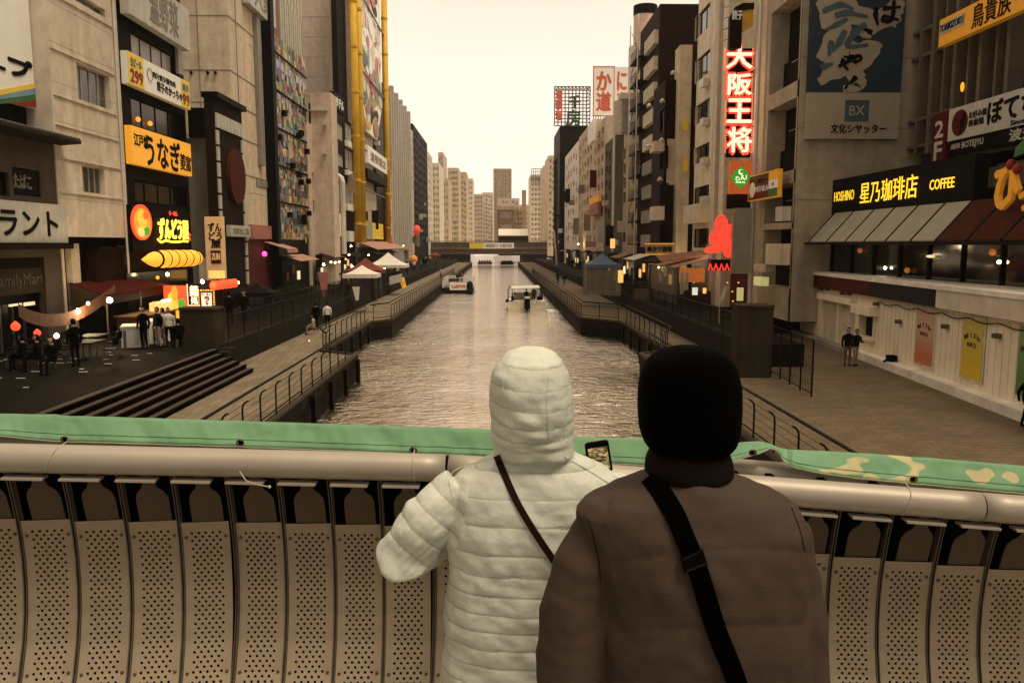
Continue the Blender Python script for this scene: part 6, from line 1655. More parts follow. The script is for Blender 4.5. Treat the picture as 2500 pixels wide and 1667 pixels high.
g = MB(); g.hexa([pa[3], pa[0], pa[0] - Vector((0, 0, 1.0)), pa[3] - Vector((0, 0, .42))], (0, .03, 0)); obj('side_flap', g, 'ochre_dim' if 'ochre_dim' in MATS else mat('ochre_dim', (.16, .11, .05), .8, var=.3), RS)
for v in pa + [pa[3].lerp(pa[2], .5)]: g = MB(); g.bar((v.x, v.y, UP), v, .04, 6); obj('post', g, 'metal_grey', RS)
g = MB(); g.box((-17.9, 37.6, UP), (-16.7, 41.5, UP + .9)); obj('counter', g, 'wood', RS)
g = MB(); g.box((-19.3, 36.9, UP), (-19.1, 42, 4.2)); obj('back_wall', g, 'cloth_black', RS)
g = MB(); g.box((-18.0, 37.5, UP + .901), (-16.6, 41.6, UP + .96)); obj('counter_top', g, 'lit_wood' if 'lit_wood' in MATS else mat('lit_wood', (.35, .2, .1), .6), RS)
g = MB(); g.box((-17.3, 39.8, UP + .97), (-16.7, 41.2, UP + 1.4)); obj('food_cabinet', g, 'lit_amber', RS)
for k in range(3): g = MB(); g.ball((-16.75, 40.1 + k * .4, UP + 1.48), .06, 8, 6, (1, 1.8, .8)); obj('lamp', g, 'bulb_white', RS)
def bulb(px, py, X, r, m_, lab, power=0):
    r *= .75; p = onX(px, py, X); g = MB(); g.ball(p, r, 10, 8); g.bar(p + Vector((0, 0, r * .7)), p + Vector((0, 0, r * 1.2)), r * .3, 6)
    obj('bulb', g, m_, label=lab, cat='light bulb', smooth=True)
    if power:
        ld = bpy.data.lights.new('bulb_light', 'POINT'); ld.energy = power; ld.color = (1, .72, .38); ld.shadow_soft_size = .12
        lo = bpy.data.objects.new('bulb_light', ld); COL.objects.link(lo); lo.location = p + Vector((.35, 0, -.05))
bulb(268, 733, -16.2, .15, 'bulb_white', 'large bright white bulb at the corner of the red awning', 60)
bulb(215, 741, -17.4, .09, 'bulb_warm', 'small warm bulb under the left end of the red awning', 25)
bulb(190, 760, -17.6, .14, 'bulb_white', 'bright bulb on a stand left of the red awning stall', 60)
bulb(494, 688, -14.6, .12, 'bulb_white', 'brilliant star like bulb above the ramen signboard', 60)
bulb(582, 690, -14.6, .08, 'bulb_warm', 'warm bulb at the right end of the red lantern row', 30)
bulb(138, 820, -14.0, .1, 'bulb_warm', 'low yellow bulb among the far left tables', 8)
bulb(790, 646, -14.2, .12, 'bulb_white', 'paired white bulb left of the red market tent', 60)
bulb(857, 601, -16.6, .12, 'bulb_white', 'bright bulb under the pink awning left end', 60)
bulb(900, 623, -15.0, .10, 'bulb_white', 'white bulb above the red market tent', 40)
bulb(844, 633, -15.0, .14, 'lit_panel', 'soft lit lamp box left of the red market tent')
bulb(1627, 635, 14.2, .10, 'bulb_warm', 'amber bulb in front of the pink roofed stall', 50)
bulb(1608, 653, 13.4, .12, 'bulb_warm', 'lower amber bulb at the pink roofed stall corner', 50)
bulb(1731, 608, 15.4, .10, 'bulb_warm', 'warm bulb left of the red neon flower', 40)
bulb(1412, 596, 14.2, .14, 'bulb_white', 'white bulb on a slanting arm near the slanting poles', 40)
bulb(1512, 650, 13.5, .13, 'bulb_white', 'white bulb above the lit menu board by the blue tent', 40)
bulb(1660, 634, 15, .13, 'lamp_orange', 'dim orange lamp at the end of the pink roofed stall')
bulb(38, 797, -16.5, .20, 'lamp_red', 'red paper lantern glowing at the far left tables', 0)
bulb(91, 813, -16.3, .16, 'lamp_red', 'second red paper lantern lower at the far left tables', 0)
bulb(755, 832, -7.7, .05, 'lit_panel', 'tiny reflector light on the left walkway railing')
g = MB(); fp_ = [Vector((-17.6, 29.5 + k * .5, 4.35 - .75 * math.sin(math.pi * min(1, k / 15) ** .8) + .02 * k)) for k in range(16)]
g.add([p for a in fp_ for p in (a, a - Vector((0, 0, .5)))], [(i*2, i*2+2, i*2+3, i*2+1) for i in range(15)])
obj('festoon', g, 'festoon_cloth' if 'festoon_cloth' in MATS else mat('festoon_cloth', (.22, .09, .05), .8, var=.5, scale=5), label='sagging patterned cloth festoon behind the far left tables', cat='festoon')
# coolers / white crates
def crate(label, x, y, z, sx, sy, sz, rot, m_='canvas_white'):
    th = thing('cool_box', label, 'box', (x, y, z)); th.rotation_euler = (0, 0, R(rot))
    BASE[th.name] = Vector((0, 0, 0))
    g = MB(); g.box((-sx/2, -sy/2, .03), (sx/2, sy/2, sz)); obj('body', g, m_, th)
    g = MB(); g.box((-sx/2-.02, -sy/2-.02, sz+.002), (sx/2+.02, sy/2+.02, sz+.07)); obj('lid', g, m_, th)
    g = MB()
    for a in (-1, 1): g.box((a*sx*.35-.05, -sy/2-.03, .0), (a*sx*.35+.05, -sy/2-.005, sz*.9))
    obj('batten', g, 'metal_grey', th)
crate('white boxy cooler, the right one in front of the red awning stall', -15.0, 35.0, UP, 1.0, 1.3, .95, 8)
crate('grey white boxy cooler, the left one in front of the red awning stall', -15.3, 33.7, UP, 1.0, 1.3, .85, 20, 'sign_white_dim')
for i, (x, y) in enumerate(((-16.5, 28), (-15.2, 29.5), (-17.3, 30.5), (-16, 31.5))):
    th = thing('table', 'low black table, %s in the cluster at the far left' % ('nearest', 'second', 'third', 'last')[i], 'table', (x, y, UP))
    g = MB(); g.box((x-.45, y-.6, UP+.7), (x+.45, y+.6, UP+.74)); obj('top', g, 'black', th)
    for sx in (-1, 1):
        for sy in (-1, 1): g = MB(); g.bar((x+sx*.4, y+sy*.5, UP), (x+sx*.4, y+sy*.5, UP+.7), .025, 5); obj('leg', g, 'metal_grey', th)
    for sx in (-1, 1):
        ct = thing('chair', 'black folding chair on the %s side of the %s low table' % ('canal' if sx > 0 else 'wall', ('nearest', 'second', 'third', 'last')[i]), 'chair', (x+sx*.85, y, UP), 'chairs round the low tables')
        g = MB(); g.box((x+sx*.85-.2, y-.2, UP+.43), (x+sx*.85+.2, y+.2, UP+.47)); obj('seat', g, 'black', ct)
        g = MB(); g.box((x+sx*1.07-.02, y-.2, UP+.6), (x+sx*1.07+.02, y+.2, UP+.9)); obj('backrest', g, 'black', ct)
        for a in (-1, 1):
            for b_ in (-1, 1): g = MB(); g.bar((x+sx*.85+a*.18, y+b_*.18, UP), (x+sx*.85+a*.18, y+b_*.18, UP+(.45 if a != sx else .9)), .012, 4); obj('leg', g, 'metal_grey', ct)
# lit food signs on the left
pq = Pl('L', -15.2)
q = pq.rm(408, 697, 458, 775)
fs_ = sign('food_sign', 'lit red food sign with big yellow and green shapes', Pl('F', 42.0), Pl('F', 42.0).r(402, 697, 459, 778), 'food_red', [])
pf4 = Pl('F', 42.0)
for i, (px, py, sx, sy, m_) in enumerate(((425, 745, 14, 33, 'food_yellow'), (430, 715, 8, 18, 'food_orange'), (448, 742, 8, 14, 'neon_green'), (432, 765, 20, 14, 'food_yellow'))):
    c = pf4.pt(px, py); s_ = 42 / 1944; obj('food_shape', disc(pf4, c[0], c[1], sx*s_, sy*s_, .19 + i*.01, .21 + i*.01, 14), m_, fs_)
g = MB(); slab(g, pf4, pf4.r(374, 735, 401, 760), 0, .1); obj('menu_board', g, 'canvas_white', label='pale menu board left of the lit red food sign', cat='sign')
pf5 = Pl('F', 43.0)
sign('calligraphy_sign', 'black sign with white brush calligraphy and a lit edge', pf5, pf5.r(461, 693, 492, 745), 'ink', [('麺', (.2, .45, .85, .9), 'neon_white', .05), ('処', (.25, .08, .8, .4), 'neon_white', .03)], frame=None)
g = MB(); q = pf5.r(461, 693, 492, 745); g.bar(pf5.P(q[0], q[1], .25), pf5.P(q[2], q[1], .25), .03, 5); g.bar(pf5.P(q[0], q[1], .25), pf5.P(q[0], q[3], .25), .03, 5); obj('tube_light', g, 'lit_panel', label='thin light tubes edging the calligraphy sign', cat='light tube')
pf6 = Pl('F', 41.0); q = pf6.r(494, 714, 522, 760)
RMs = sign('ramen_sign', 'white ramen signboard with red characters edged by orange bulbs', pf6, q, 'sign_lit_white' if 'sign_lit_white' in MATS else mat('sign_lit_white', (.7, .7, .6), .5, emit=.55, ecol=(1, .95, .8)), [('ラ', (.3, .52, .75, .80), 'sign_red', .02), ('ー', (.45, .38, .6, .46), 'sign_red', .02), ('メン', (.3, .04, .75, .3), 'sign_red', .02), ('らーめん', (.08, .86, .92, .97), 'ink', .004)], frame='wood')
for (a, b_) in (((q[0]-.12, q[1]), (q[0]-.12, q[3]+.12)), ((q[0]-.12, q[3]+.12), (q[2]+.12, q[3]+.12)), ((q[2]+.12, q[3]+.12), (q[2]+.12, q[1]))):
    L = math.hypot(b_[0]-a[0], b_[1]-a[1]); nn = int(L / .12)
    for k in range(nn): g = MB(); g.ball(pf6.P(a[0] + (b_[0]-a[0]) * k/nn, a[1] + (b_[1]-a[1]) * k/nn, .22), .045, 5, 4); obj('bulb', g, 'lamp_orange', RMs)
# red lantern row
for k in range(6):
    p = onX(522 + k * 10, 697 - k * 1.2, -14.4); th = thing('red_lantern', 'small glowing red lantern, %s in the row from the left' % ('first', 'second', 'third', 'fourth', 'fifth', 'last')[k], 'lantern', p - Vector((0, 0, .25)), 'row of red lanterns')
    g = MB(); g.ball(p, .22, 10, 7, (1, 1, 1.15)); obj('paper_shade', g, 'lamp_red', th, smooth=True)
    g = MB(); g.tube([p + Vector((0, 0, .24)), p + Vector((0, 0, .29))], .09, 8); obj('cap', g, 'black', th)
g = MB(); q = Pl('F', 50).r(655, 560, 680, 566)
# nobori flags
for (px, y0, y1, Y, m_, lab, w) in ((792, 664, 726, 55, 'pink_paint', 'pink narrow banner flag leaning over the left terrace', 17), (872, 700, 735, 60, 'canvas_white', 'white banner flag on the left terrace railing', 12)):
    p = Pl('F', Y); th = thing('banner_flag', lab, 'flag', p.P(p.pt(px, y1)[0], UP)); q = p.r(px - w, y0, px + w * .6, y1)
    g = MB(); g.hexa([p.P(q[0], q[3]), p.P(q[0] + (q[2]-q[0]) * .45, q[1]), p.P(q[2] - .1, q[1] + .1), p.P(q[2], q[3])], (0, -.02, 0)); obj('cloth', g, m_, th)
    g = MB(); g.bar(p.P(q[0] - .03, UP), p.P(q[0] - .03, q[3] + .2), .02, 5); obj('pole', g, 'metal_grey', th)
p = Pl('F', 70); q = p.r(977, 677, 990, 703)
th = thing('menu_board', 'leaning yellow and orange menu board at the left railing', 'sign', p.P((q[0]+q[2])/2, q[1])); 
g = MB(); g.hexa([p.P(q[0], q[3]), p.P(q[0]+.15, q[1]), p.P(q[2]+.1, q[1]+.05), p.P(q[2]-.1, q[3])], (0, -.05, 0)); obj('board', g, 'sign_orange', th)
g = MB(); slab(g, p, sub(q, .1, .3, .9, .6), .06, .08); obj('print', g, 'sign_yellow', th)
p = Pl('F', 66); q = p.r(950, 668, 982, 696); g = MB(); g.hexa([p.P(q[0], q[1]), p.P(q[2], q[1]+.3), p.P(q[2], q[3]), p.P(q[0], q[3]-.25)], (0, .04, 0)); obj('tarpaulin', g, 'sign_white_dim', label='slanting pale tarpaulin beside the leaning menu board', cat='tarpaulin')
# planter boxes and greens behind the fence
for i, (px, Y) in enumerate(((668, 58), (690, 61), (712, 64), (735, 67))):
    c = onY(px, 745, Y); th = thing('planter', 'planter with dark green leaves, %s in the row behind the left fence' % ('first', 'second', 'third', 'fourth')[i], 'planter', (c.x, Y, UP), 'planters behind the left fence')
    g = MB(); g.box((c.x-.6, Y-.25, UP), (c.x+.6, Y+.25, UP+.45)); obj('box', g, 'dark_concrete', th)
    g = MB(); rnd = random.Random(i)
    for k in range(150):
        a = Vector((c.x + rnd.uniform(-.6, .6), Y + rnd.uniform(-.3, .3), UP + .45 + rnd.uniform(0, .55))); d = Vector((rnd.uniform(-1, 1), rnd.uniform(-1, 1), rnd.uniform(-.2, 1))).normalized() * .1; e_ = d.cross(Vector((0, 0, 1))).normalized() * .05
        g.quad(a - d, a + e_, a + d, a - e_)
    obj('leaves', g, 'foliage', th, kind='stuff')
# right stalls
PS = thing('market_stall', 'market stall with a faded pink sloping roof on the right terrace', 'stall', (14, 60, UP))
z1 = onX(1590, 622, 14.9).z; z0 = onX(1580, 645, 12.5).z
c = [Vector((12.6, 66.5, z0)), Vector((12.6, 56.5, z0)), Vector((15.2, 56.5, z1)), Vector((15.2, 66.5, z1))]
g = MB(); n = 14
for k in range(n):
    a0, a1 = c[0].lerp(c[1], k/n), c[0].lerp(c[1], (k+1)/n); b0, b1 = c[3].lerp(c[2], k/n), c[3].lerp(c[2], (k+1)/n); g = MB(); g.hexa([a0, a1 + Vector((0, .04, 0)), b1 + Vector((0, .04, 0)), b0], (0, 0, .04)); obj('roof_panel', g, 'awning_pink', PS)
g = MB(); g.box((12.75, 56.7, UP), (12.8, 66.3, z0 - .02)); g.box((12.8, 66.28, UP), (15.2, 66.33, z1 - .5)); obj('canvas_wall', g, 'plastic_clear', PS)
for v in c: g = MB(); g.bar((v.x, v.y, UP), v, .05, 6); obj('post', g, 'metal_grey', PS)
g = MB(); g.box((13.2, 55.9, UP), (15, 56.4, UP + 1.0)); obj('counter', g, 'wood', PS)
g = MB(); g.box((13.0, 56.8, UP + 1.6), (14.8, 57.0, UP + 2.6)); obj('lit_panel', g, 'lamp_orange_dim', PS)
for k in range(2): g = MB(); g.box((12.9 + k*.35, 56.0, UP + 1.1), (13.1 + k*.35, 56.1, UP + 2.3)); obj('menu_strip', g, 'sign_white_dim', PS)
p = Pl('F', 62); q = p.r(1576, 598, 1642, 619)
sign('stall_sign', 'pale stall signboard with orange rails over the pink roof', p, q, 'corrugated', [('串カツ酒場', (.06, .2, .94, .8), 'ink_brown', .03)], 0, .2)
for zz in (q[1] - .12, q[3] + .03): g = MB(); slab(g, p, (q[0]-.1, zz, q[2]+.1, zz + .1), 0, .3); obj('rail', g, 'sign_orange', label='orange rail along the %s edge of the pale stall signboard' % ('bottom' if zz < q[1] else 'top'), cat='rail')
g = MB(); g.hexa([p.P(q[2]-1.5, q[1]-.2, 1.0), p.P(q[2]+2, q[1]+.2, 1.0), p.P(q[2]+2, q[1]-.2, 3.2), p.P(q[2]-1.5, q[1]-.6, 3.2)], (0, 0, .05)); obj('awning', g, 'awning_rust', label='rust red awning end beside the pale stall signboard', cat='awning')
for (a, b_, c_, d, Y, m_, lab, cat_) in ((1509, 660, 1521, 690, 66, 'lit_amber', 'lit vertical menu board beside the blue tent', 'sign'), (1490, 583, 1501, 606, 80, 'lit_amber', 'small lit orange signboard above the blue tent', 'sign'),
     (1430, 590, 1455, 603, 105, 'awning_rust', 'small striped orange awning far on the right terrace', 'awning'), (1690, 702, 1702, 720, 48, 'sign_lit_white', 'small white lit sign in the right alley front', 'sign'), (1716, 703, 1723, 716, 48, 'lit_amber', 'tiny glowing orange sign in the right alley front', 'sign'),
     (1799, 702, 1813, 734, 46, 'lit_sign_dim', 'yellow lit menu panel in the dark right alley', 'sign'), (1750, 640, 1785, 660, 55, 'neon_red', 'low red glowing strip below the neon flower', 'sign'), (1537, 615, 1560, 640, 96, 'grey_concrete', 'grey lower wall board behind the blue tent', 'board'), (1550, 705, 1584, 730, 52, 'brown_wall', 'brown crate stack behind the right terrace fence', 'crate')):
    p = Pl('F', Y); g = MB(); q = p.r(a, b_, c_, d); slab(g, p, q, 0, .12); obj('sign_board' if cat_ == 'sign' else cat_, g, m_, label=lab, cat=cat_)
g = MB(); p = Pl('F', 43)
for (a, b_, c_, d) in ((1756, 700, 1768, 738), (1768, 700, 1776, 716)):
    q = p.r(a, b_, c_, d); g.hexa([p.P(q[0], q[1]), p.P(q[2], q[1]+.2), p.P(q[2]+.1, q[3]), p.P(q[0]+.25, q[3]-.1)], (0, -.05, 0))
p0 = p.P(p.pt(1757, 735)[0], UP); g.bar(p0, p0 + Vector((0, 0, 1.6)), .03, 5); obj('cutout_sign', g, 'rosy_wall', label='pale irregular cutout sign on a post by the right alley', cat='sign')
# alley interior lights along facades (small lit shop windows)
for i, (px, py) in enumerate(((1694, 690), (1704, 688), (1776, 690), (1788, 712), (1789, 735), (1803, 690))):
    g = MB(); g.ball(onX(px, py, 15.6), .06, 6, 4); obj('string_bulb', g, 'lamp_orange', label='tiny orange bulb in the dark right alley, %s of them' % ORD[i], cat='light bulb', group='tiny orange bulbs in the right alley')
for i, (px, py) in enumerate(((808, 640), (818, 641), (828, 639), (852, 622), (860, 650), (939, 655), (930, 651), (985, 600))):
    g = MB(); g.ball(onX(px, py, -15.2), .09, 6, 4); obj('string_bulb', g, 'bulb_warm', label='small yellow bulb over the left market, %s of the strung ones' % ORD[i], cat='light bulb', group='yellow bulbs over the left market')
# dark clutter of shop fronts at promenade level (black slabs stand in for shaded recesses)
for side, X, ys in ((-1, -18.9, (70, 84, 97, 115, 135, 158)), (1, 14.4, (64, 74, 84, 96, 108, 122, 140, 160))):
    for i, y in enumerate(ys):
        L_ = 8 if side < 0 else 7
        th = thing('market_shop', 'dark open shop front at the foot of the %s bank houses, %s from the viewer' % ('left' if side < 0 else 'right', ('first', 'second', 'third', 'fourth', 'fifth', 'sixth', 'seventh', 'eighth')[i]), 'shop front', (X, y + 3, UP))
        g = MB(); g.box((X - .1, y, UP), (X + .1, y + L_, UP + 3.2)); obj('shade_slab', g, 'black', th)
        g = MB(); a = Vector((X - side * .1, y + .2, UP + 3.3)); g.hexa([a, a + Vector((0, L_ - .6, 0)), a + Vector((-side * 1.6, L_ - .6, -.5)), a + Vector((-side * 1.6, 0, -.5))], (0, 0, .04)); obj('awning', g, random.choice(('awning_pink', 'awning_rust', 'canvas_dark', 'awning_red', 'canvas_white')), th)
        for k in range(3):
            g = MB(); xx = X - side * .2; g.box((xx - .04, y + 1 + k * 2, UP + 1 + (k % 2) * .6), (xx + .04, y + 1.9 + k * 2, UP + 1.8 + (k % 2) * .6)); obj('lit_sign', g, random.choice(('lit_amber', 'sign_red', 'lit_panel', 'sign_white_dim')), th)
# ================================================================ boats
def boat_hull(th, x, y, w, l, z0, h, m_, bow=.35, side=1):
    g = MB(); sec = []
    for k in range(9):
        t = k / 8; yy = y + l * t; ww = w / 2 * (1 if t < .6 else math.sqrt(max(.02, 1 - ((t - .6) / .4) ** 2 * (1 - .0)))); zt_ = z0 + h + (.3 * max(0, t - .5))
        sec.append([(x - ww, yy, zt_), (x - ww * .85, yy, z0 - .3), (x + ww * .85, yy, z0 - .3), (x + ww, yy, zt_)])
    vs = [v for s_ in sec for v in s_]; fs = []
    for i in range(8):
        for k in range(4): fs.append((i*4+k, i*4+(k+1) % 4, (i+1)*4+(k+1) % 4, (i+1)*4+k))
    fs += [(3, 2, 1, 0), (32, 33, 34, 35)]
    g.add(vs, fs); return obj('hull', g, m_, th)
# small launch, seen from its stern
yb = 6.5 * 1944 / (757 - 596) * .985; c = onZ(1287, 757, 0); yb = c.y
B2 = thing('motor_boat', 'small open white launch with black outboard motor nearest the right wall', 'boat', (c.x, yb, 0))
boat_hull(B2, c.x, yb, 4.1, 8, 0, .62, 'boat_white')
g = MB(); g.box((c.x - 1.9, yb - .02, .62), (c.x + 1.9, yb + .25, .86)); obj('transom', g, 'boat_white', B2)
for s_ in (-1, 1): g = MB(); g.ball((c.x + s_ * 1.15, yb - .05, .92), .08, 8, 6, (3.2, .6, .7)); obj('stern_lamp', g, 'sign_white', B2)
g = MB(); g.box((c.x - .28, yb - .45, .15), (c.x + .28, yb + .05, 1.15)); g.box((c.x - .1, yb - .35, -.3), (c.x + .1, yb - .15, .2)); obj('outboard_motor', g, 'black', B2)
g = MB(); g.box((c.x - .26, yb - .42, 1.16), (c.x + .26, yb + .02, 1.34)); obj('motor_cap', g, 'canvas_white', B2)
for (dx, h0) in ((-1.35, 2.0), (1.2, 2.0)):
    for dy in (1.2, 4.2): g = MB(); g.bar((c.x + dx, yb + dy, .6), (c.x + dx, yb + dy, h0), .05, 5); obj('roof_post', g, 'boat_white', B2)
g = MB(); g.hexa([(c.x - 1.5, yb + 1.4, 2.0), (c.x + 1.35, yb + 1.4, 2.08), (c.x + 1.35, yb + 4.5, 2.16), (c.x - 1.5, yb + 4.5, 2.08)], (0, 0, .07)); obj('roof', g, 'boat_white', B2)
g = MB(); g.box((c.x - 1.3, yb + 4.2, .7), (c.x + 1.2, yb + 4.35, 1.5)); obj('windscreen', g, 'sign_white_dim', B2)
for s_ in (-1, 1): g = MB(); g.box((c.x + s_ * 1.0 - .3, yb + 1.2, .5), (c.x + s_ * 1.0 + .3, yb + 4, .85)); obj('bench', g, 'canvas_white', B2)
g = MB(); g.tube([(c.x - 1.85, yb + .3, .55), (c.x - 1.9, yb + .3, 1.9), (c.x - 1.7, yb + .3, 2.4)], .05, 5); obj('antenna', g, 'black', B2)
for (dx, dz) in ((-1.95, .9), (-1.6, .75)): g = MB(); g.ball((c.x + dx, yb + .2, dz), .2, 8, 6); obj('fender_ball', g, 'black', B2)
person(c.x - .05, yb + .9, .52, 1.55, 0, 'stand', 'person in black standing at the stern of the small launch', 'cloth_black', 'cloth_black')
person(c.x + 1.25, yb + .7, .35, 1.75, 30, 'sit', 'dark person seated at the right stern of the small launch', 'cloth_black', 'cloth_black')
person(c.x + 1.5, yb + 1.5, .5, 1.6, 60, 'sit', 'dark person seated behind the first on the small launch', 'cloth_dark', 'cloth_black')
person(c.x - 1.45, yb + .9, .35, 1.7, -60, 'sit', 'dark person seated at the left stern of the small launch', 'cloth_black', 'cloth_khaki')
person(c.x - 1.2, yb + 2.2, .4, 1.7, -40, 'sit', 'passenger in cream seated forward left on the small launch', 'cloth_cream', 'cloth_black')
person(c.x + .8, yb + 3.0, .5, 1.7, 10, 'stand', 'passenger in khaki standing forward right on the small launch', 'cloth_khaki', 'cloth_black')
g = MB(); rnd = random.Random(3)
for k in range(160):
    a = Vector((c.x + 1.9 + abs(rnd.gauss(0, .7)), yb - .5 - abs(rnd.gauss(0, 1.6)), .02 + rnd.uniform(0, .10))); g.ball(a, rnd.uniform(.03, .10), 5, 4, (1.6, 1.2, .5))
obj('wake_foam', g, 'sign_white', kind='stuff')
# tour boat
c = onZ(1118, 716, 0); yb = c.y
B1 = thing('tour_boat', 'flat open tour boat with white lettered banner on its stern by the left wall', 'boat', (c.x, yb, 0))
boat_hull(B1, c.x, yb, 4.2, 13, 0, .7, 'boat_dark')
pb_ = Pl('F', yb - .05); q = pb_.r(1098, 690, 1144, 708)
g = MB(); slab(g, pb_, q, .0, .06); obj('banner', g, 'sign_white', B1)
g = MB(); text(g, 'とんぼりリバー', pb_, sub(q, .1, .25, .9, .75), .07, .03, .03); obj('lettering', g, 'letter_red', B1)
g = MB(); g.box((c.x - 2.1, yb + .2, .7), (c.x - 1.95, yb + 12, 1.5)); g.box((c.x + 1.95, yb + .2, .7), (c.x + 2.1, yb + 12, 1.2)); obj('side_panel', g, 'canvas_white', B1)
for k in range(4):
    g = MB(); z = 1.5; yy = yb + 1 + k * 3; g.bar((c.x - 2.0, yy, .8), (c.x - 2.0, yy, 1.95), .04, 5); g.bar((c.x + 2.0, yy, .8), (c.x + 2.0, yy, 1.95), .04, 5); g.bar((c.x - 2.0, yy, 1.95), (c.x + 2.0, yy, 1.95), .04, 5); obj('rail_frame', g, 'canvas_white', B1)
for s_ in (-1, 1): g = MB(); g.bar((c.x + s_*2.0, yb + 1, 1.95), (c.x + s_*2.0, yb + 10, 1.95), .04, 5); obj('rail', g, 'canvas_white', B1)
g = MB(); g.box((c.x + 1.2, yb - .5, .2), (c.x + 2.0, yb + .1, 1.25)); g.ball((c.x + 1.6, yb - .3, 1.25), .4, 8, 6); obj('outboard_motor', g, 'boat_blue' if 'boat_blue' in MATS else mat('boat_blue', (.05, .05, .07), .5), B1)
for k in range(6): g = MB(); g.box((c.x - 1.6, yb + 1.5 + k * 1.5, .7), (c.x + 1.4, yb + 1.9 + k * 1.5, 1.1)); obj('bench', g, 'sign_white_dim', B1)
person(c.x - .1, yb + 2.2, .95, 1.75, 160, 'stand', 'boat guide in dark clothes standing on the tour boat', 'cloth_dark', 'cloth_black')
person(c.x + .3, yb + 4.2, .95, 1.7, 160, 'stand', 'second dark figure farther forward on the tour boat', 'cloth_blue', 'wood')
# boats beyond the bridge
for (px, py, w, lab, m_, m2) in ((1184, 634, 6.5, 'pale barge moored beyond the far bridge', 'sign_white_dim', 'boat_dark'), (1238, 636, 6.0, 'black passenger boat beyond the far bridge', 'black', 'black')):
    cc = onZ(px, py + 2, 0); cc.y = 262 if px < 1200 else 256; cc.x = (px - 1215) / 1944 * cc.y
    th = thing('barge', lab, 'boat', (cc.x, cc.y, 0)); boat_hull(th, cc.x, cc.y, w * .75, 12, 0, .45, m2)
    g = MB(); g.box((cc.x - w*.3, cc.y + 1, .5), (cc.x + w*.3, cc.y + 8, 1.0)); obj('cabin', g, m_, th)
    for k in range(5): g = MB(); g.ball((cc.x - w*.27 + k * w*.13, cc.y + .5, .9), .26, 7, 5, (1, 1, 1.5)); obj('passenger_row', g, 'cloth_black', th)
# ================================================================ the bridge railing in front
RP = [(-420, 1110, 2.66), (0, 1117, 2.70), (600, 1130, 2.79), (1092, 1142, 2.80), (1500, 1168, 2.76), (1950, 1203, 2.70), (2500, 1245, 2.64), (2900, 1273, 2.60)]
RPW = [onY(a, b_, y) for a, b_, y in RP]
def rail_at(s):
    """point and direction on the rail at arc length s from the left end"""
    for a, b_ in zip(RPW, RPW[1:]):
        L = (b_ - a).length
        if s <= L or b_ is RPW[-1]: return a + (b_ - a) * (s / L), (b_ - a).normalized()
        s -= L
TOT = sum((b_ - a).length for a, b_ in zip(RPW, RPW[1:]))
mat('rail_alu', (.46, .41, .34), .5, metal=.35, var=.06, scale=5, bump=.04, bscale=200)
mat('panel_alu', (.43, .35, .245), .6, metal=.1, var=.16, scale=4, streak=.25, bump=.05, bscale=120)
mat('plate_shaded', (.17, .125, .08), .7, var=.15, scale=5)  # darker than the panels: shade under the handrail put into the colour
mat('rib_alu', (.20, .165, .125), .5, metal=.3, var=.2, scale=6)
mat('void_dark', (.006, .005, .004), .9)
BR = thing('bridge_railing', 'curved metal bridge railing with round handrail and perforated panels', 'railing', (0, 2.8, DECK))
joint = sum((b_ - a).length for a, b_ in list(zip(RPW, RPW[1:]))[:3])
def seg(s0, s1, r, m_, name, dy=0, dz=0, n=24):
    k = max(2, int((s1 - s0) / .08)); path = [rail_at(s0 + (s1 - s0) * i / k)[0] + Vector((0, dy, dz)) for i in range(k + 1)]
    g = MB(); g.tube(path, r, n); return obj(name, g, m_, BR, smooth=True)
def s_of_px(px):
    best = min(range(400), key=lambda i: abs((lambda p: (CM.transposed() @ (p - CP)))(rail_at(TOT * i / 400)[0]).x / -(CM.transposed() @ (rail_at(TOT * i / 400)[0] - CP)).z * 1944.4 + 1250 - px))
    return TOT * best / 400
j2 = s_of_px(2393)
seg(0, joint - .006, .05, 'rail_alu', 'handrail'); seg(joint + .006, j2 - .003, .05, 'rail_alu', 'handrail'); seg(j2 + .003, TOT, .05, 'rail_alu', 'handrail')
seg(joint - .03, joint + .03, .044, 'void_dark', 'joint_sleeve'); seg(j2 - .03, j2 + .03, .046, 'void_dark', 'joint_sleeve')
seg(0, TOT, .048, 'rail_alu', 'rear_rail', .17, .015, 16)
for px in (1810, 1900, 2035, 2170, 1660, 1520):
    s_ = s_of_px(px); p, d = rail_at(s_); g = MB(); g.box(p + Vector((-.012, .03, -.1)), p + Vector((.012, .2, .03))); obj('bracket', g, 'void_dark', BR)
BAY = .1835
NB = int(TOT / BAY)
prof = [(-.25, .085), (-.32, .098), (-.40, .106), (-.50, .106), (-.60, .094), (-.70, .066), (-.80, .022), (-.90, -.036), (-1.0, -.105), (-1.12, -.20)]
def py_(z):
    for (z0, y0), (z1, y1) in zip(prof, prof[1:]):
        if z1 <= z <= z0: return y0 + (y1 - y0) * (z0 - z) / (z0 - z1)
    return prof[0][1] if z > prof[0][0] else prof[-1][1]
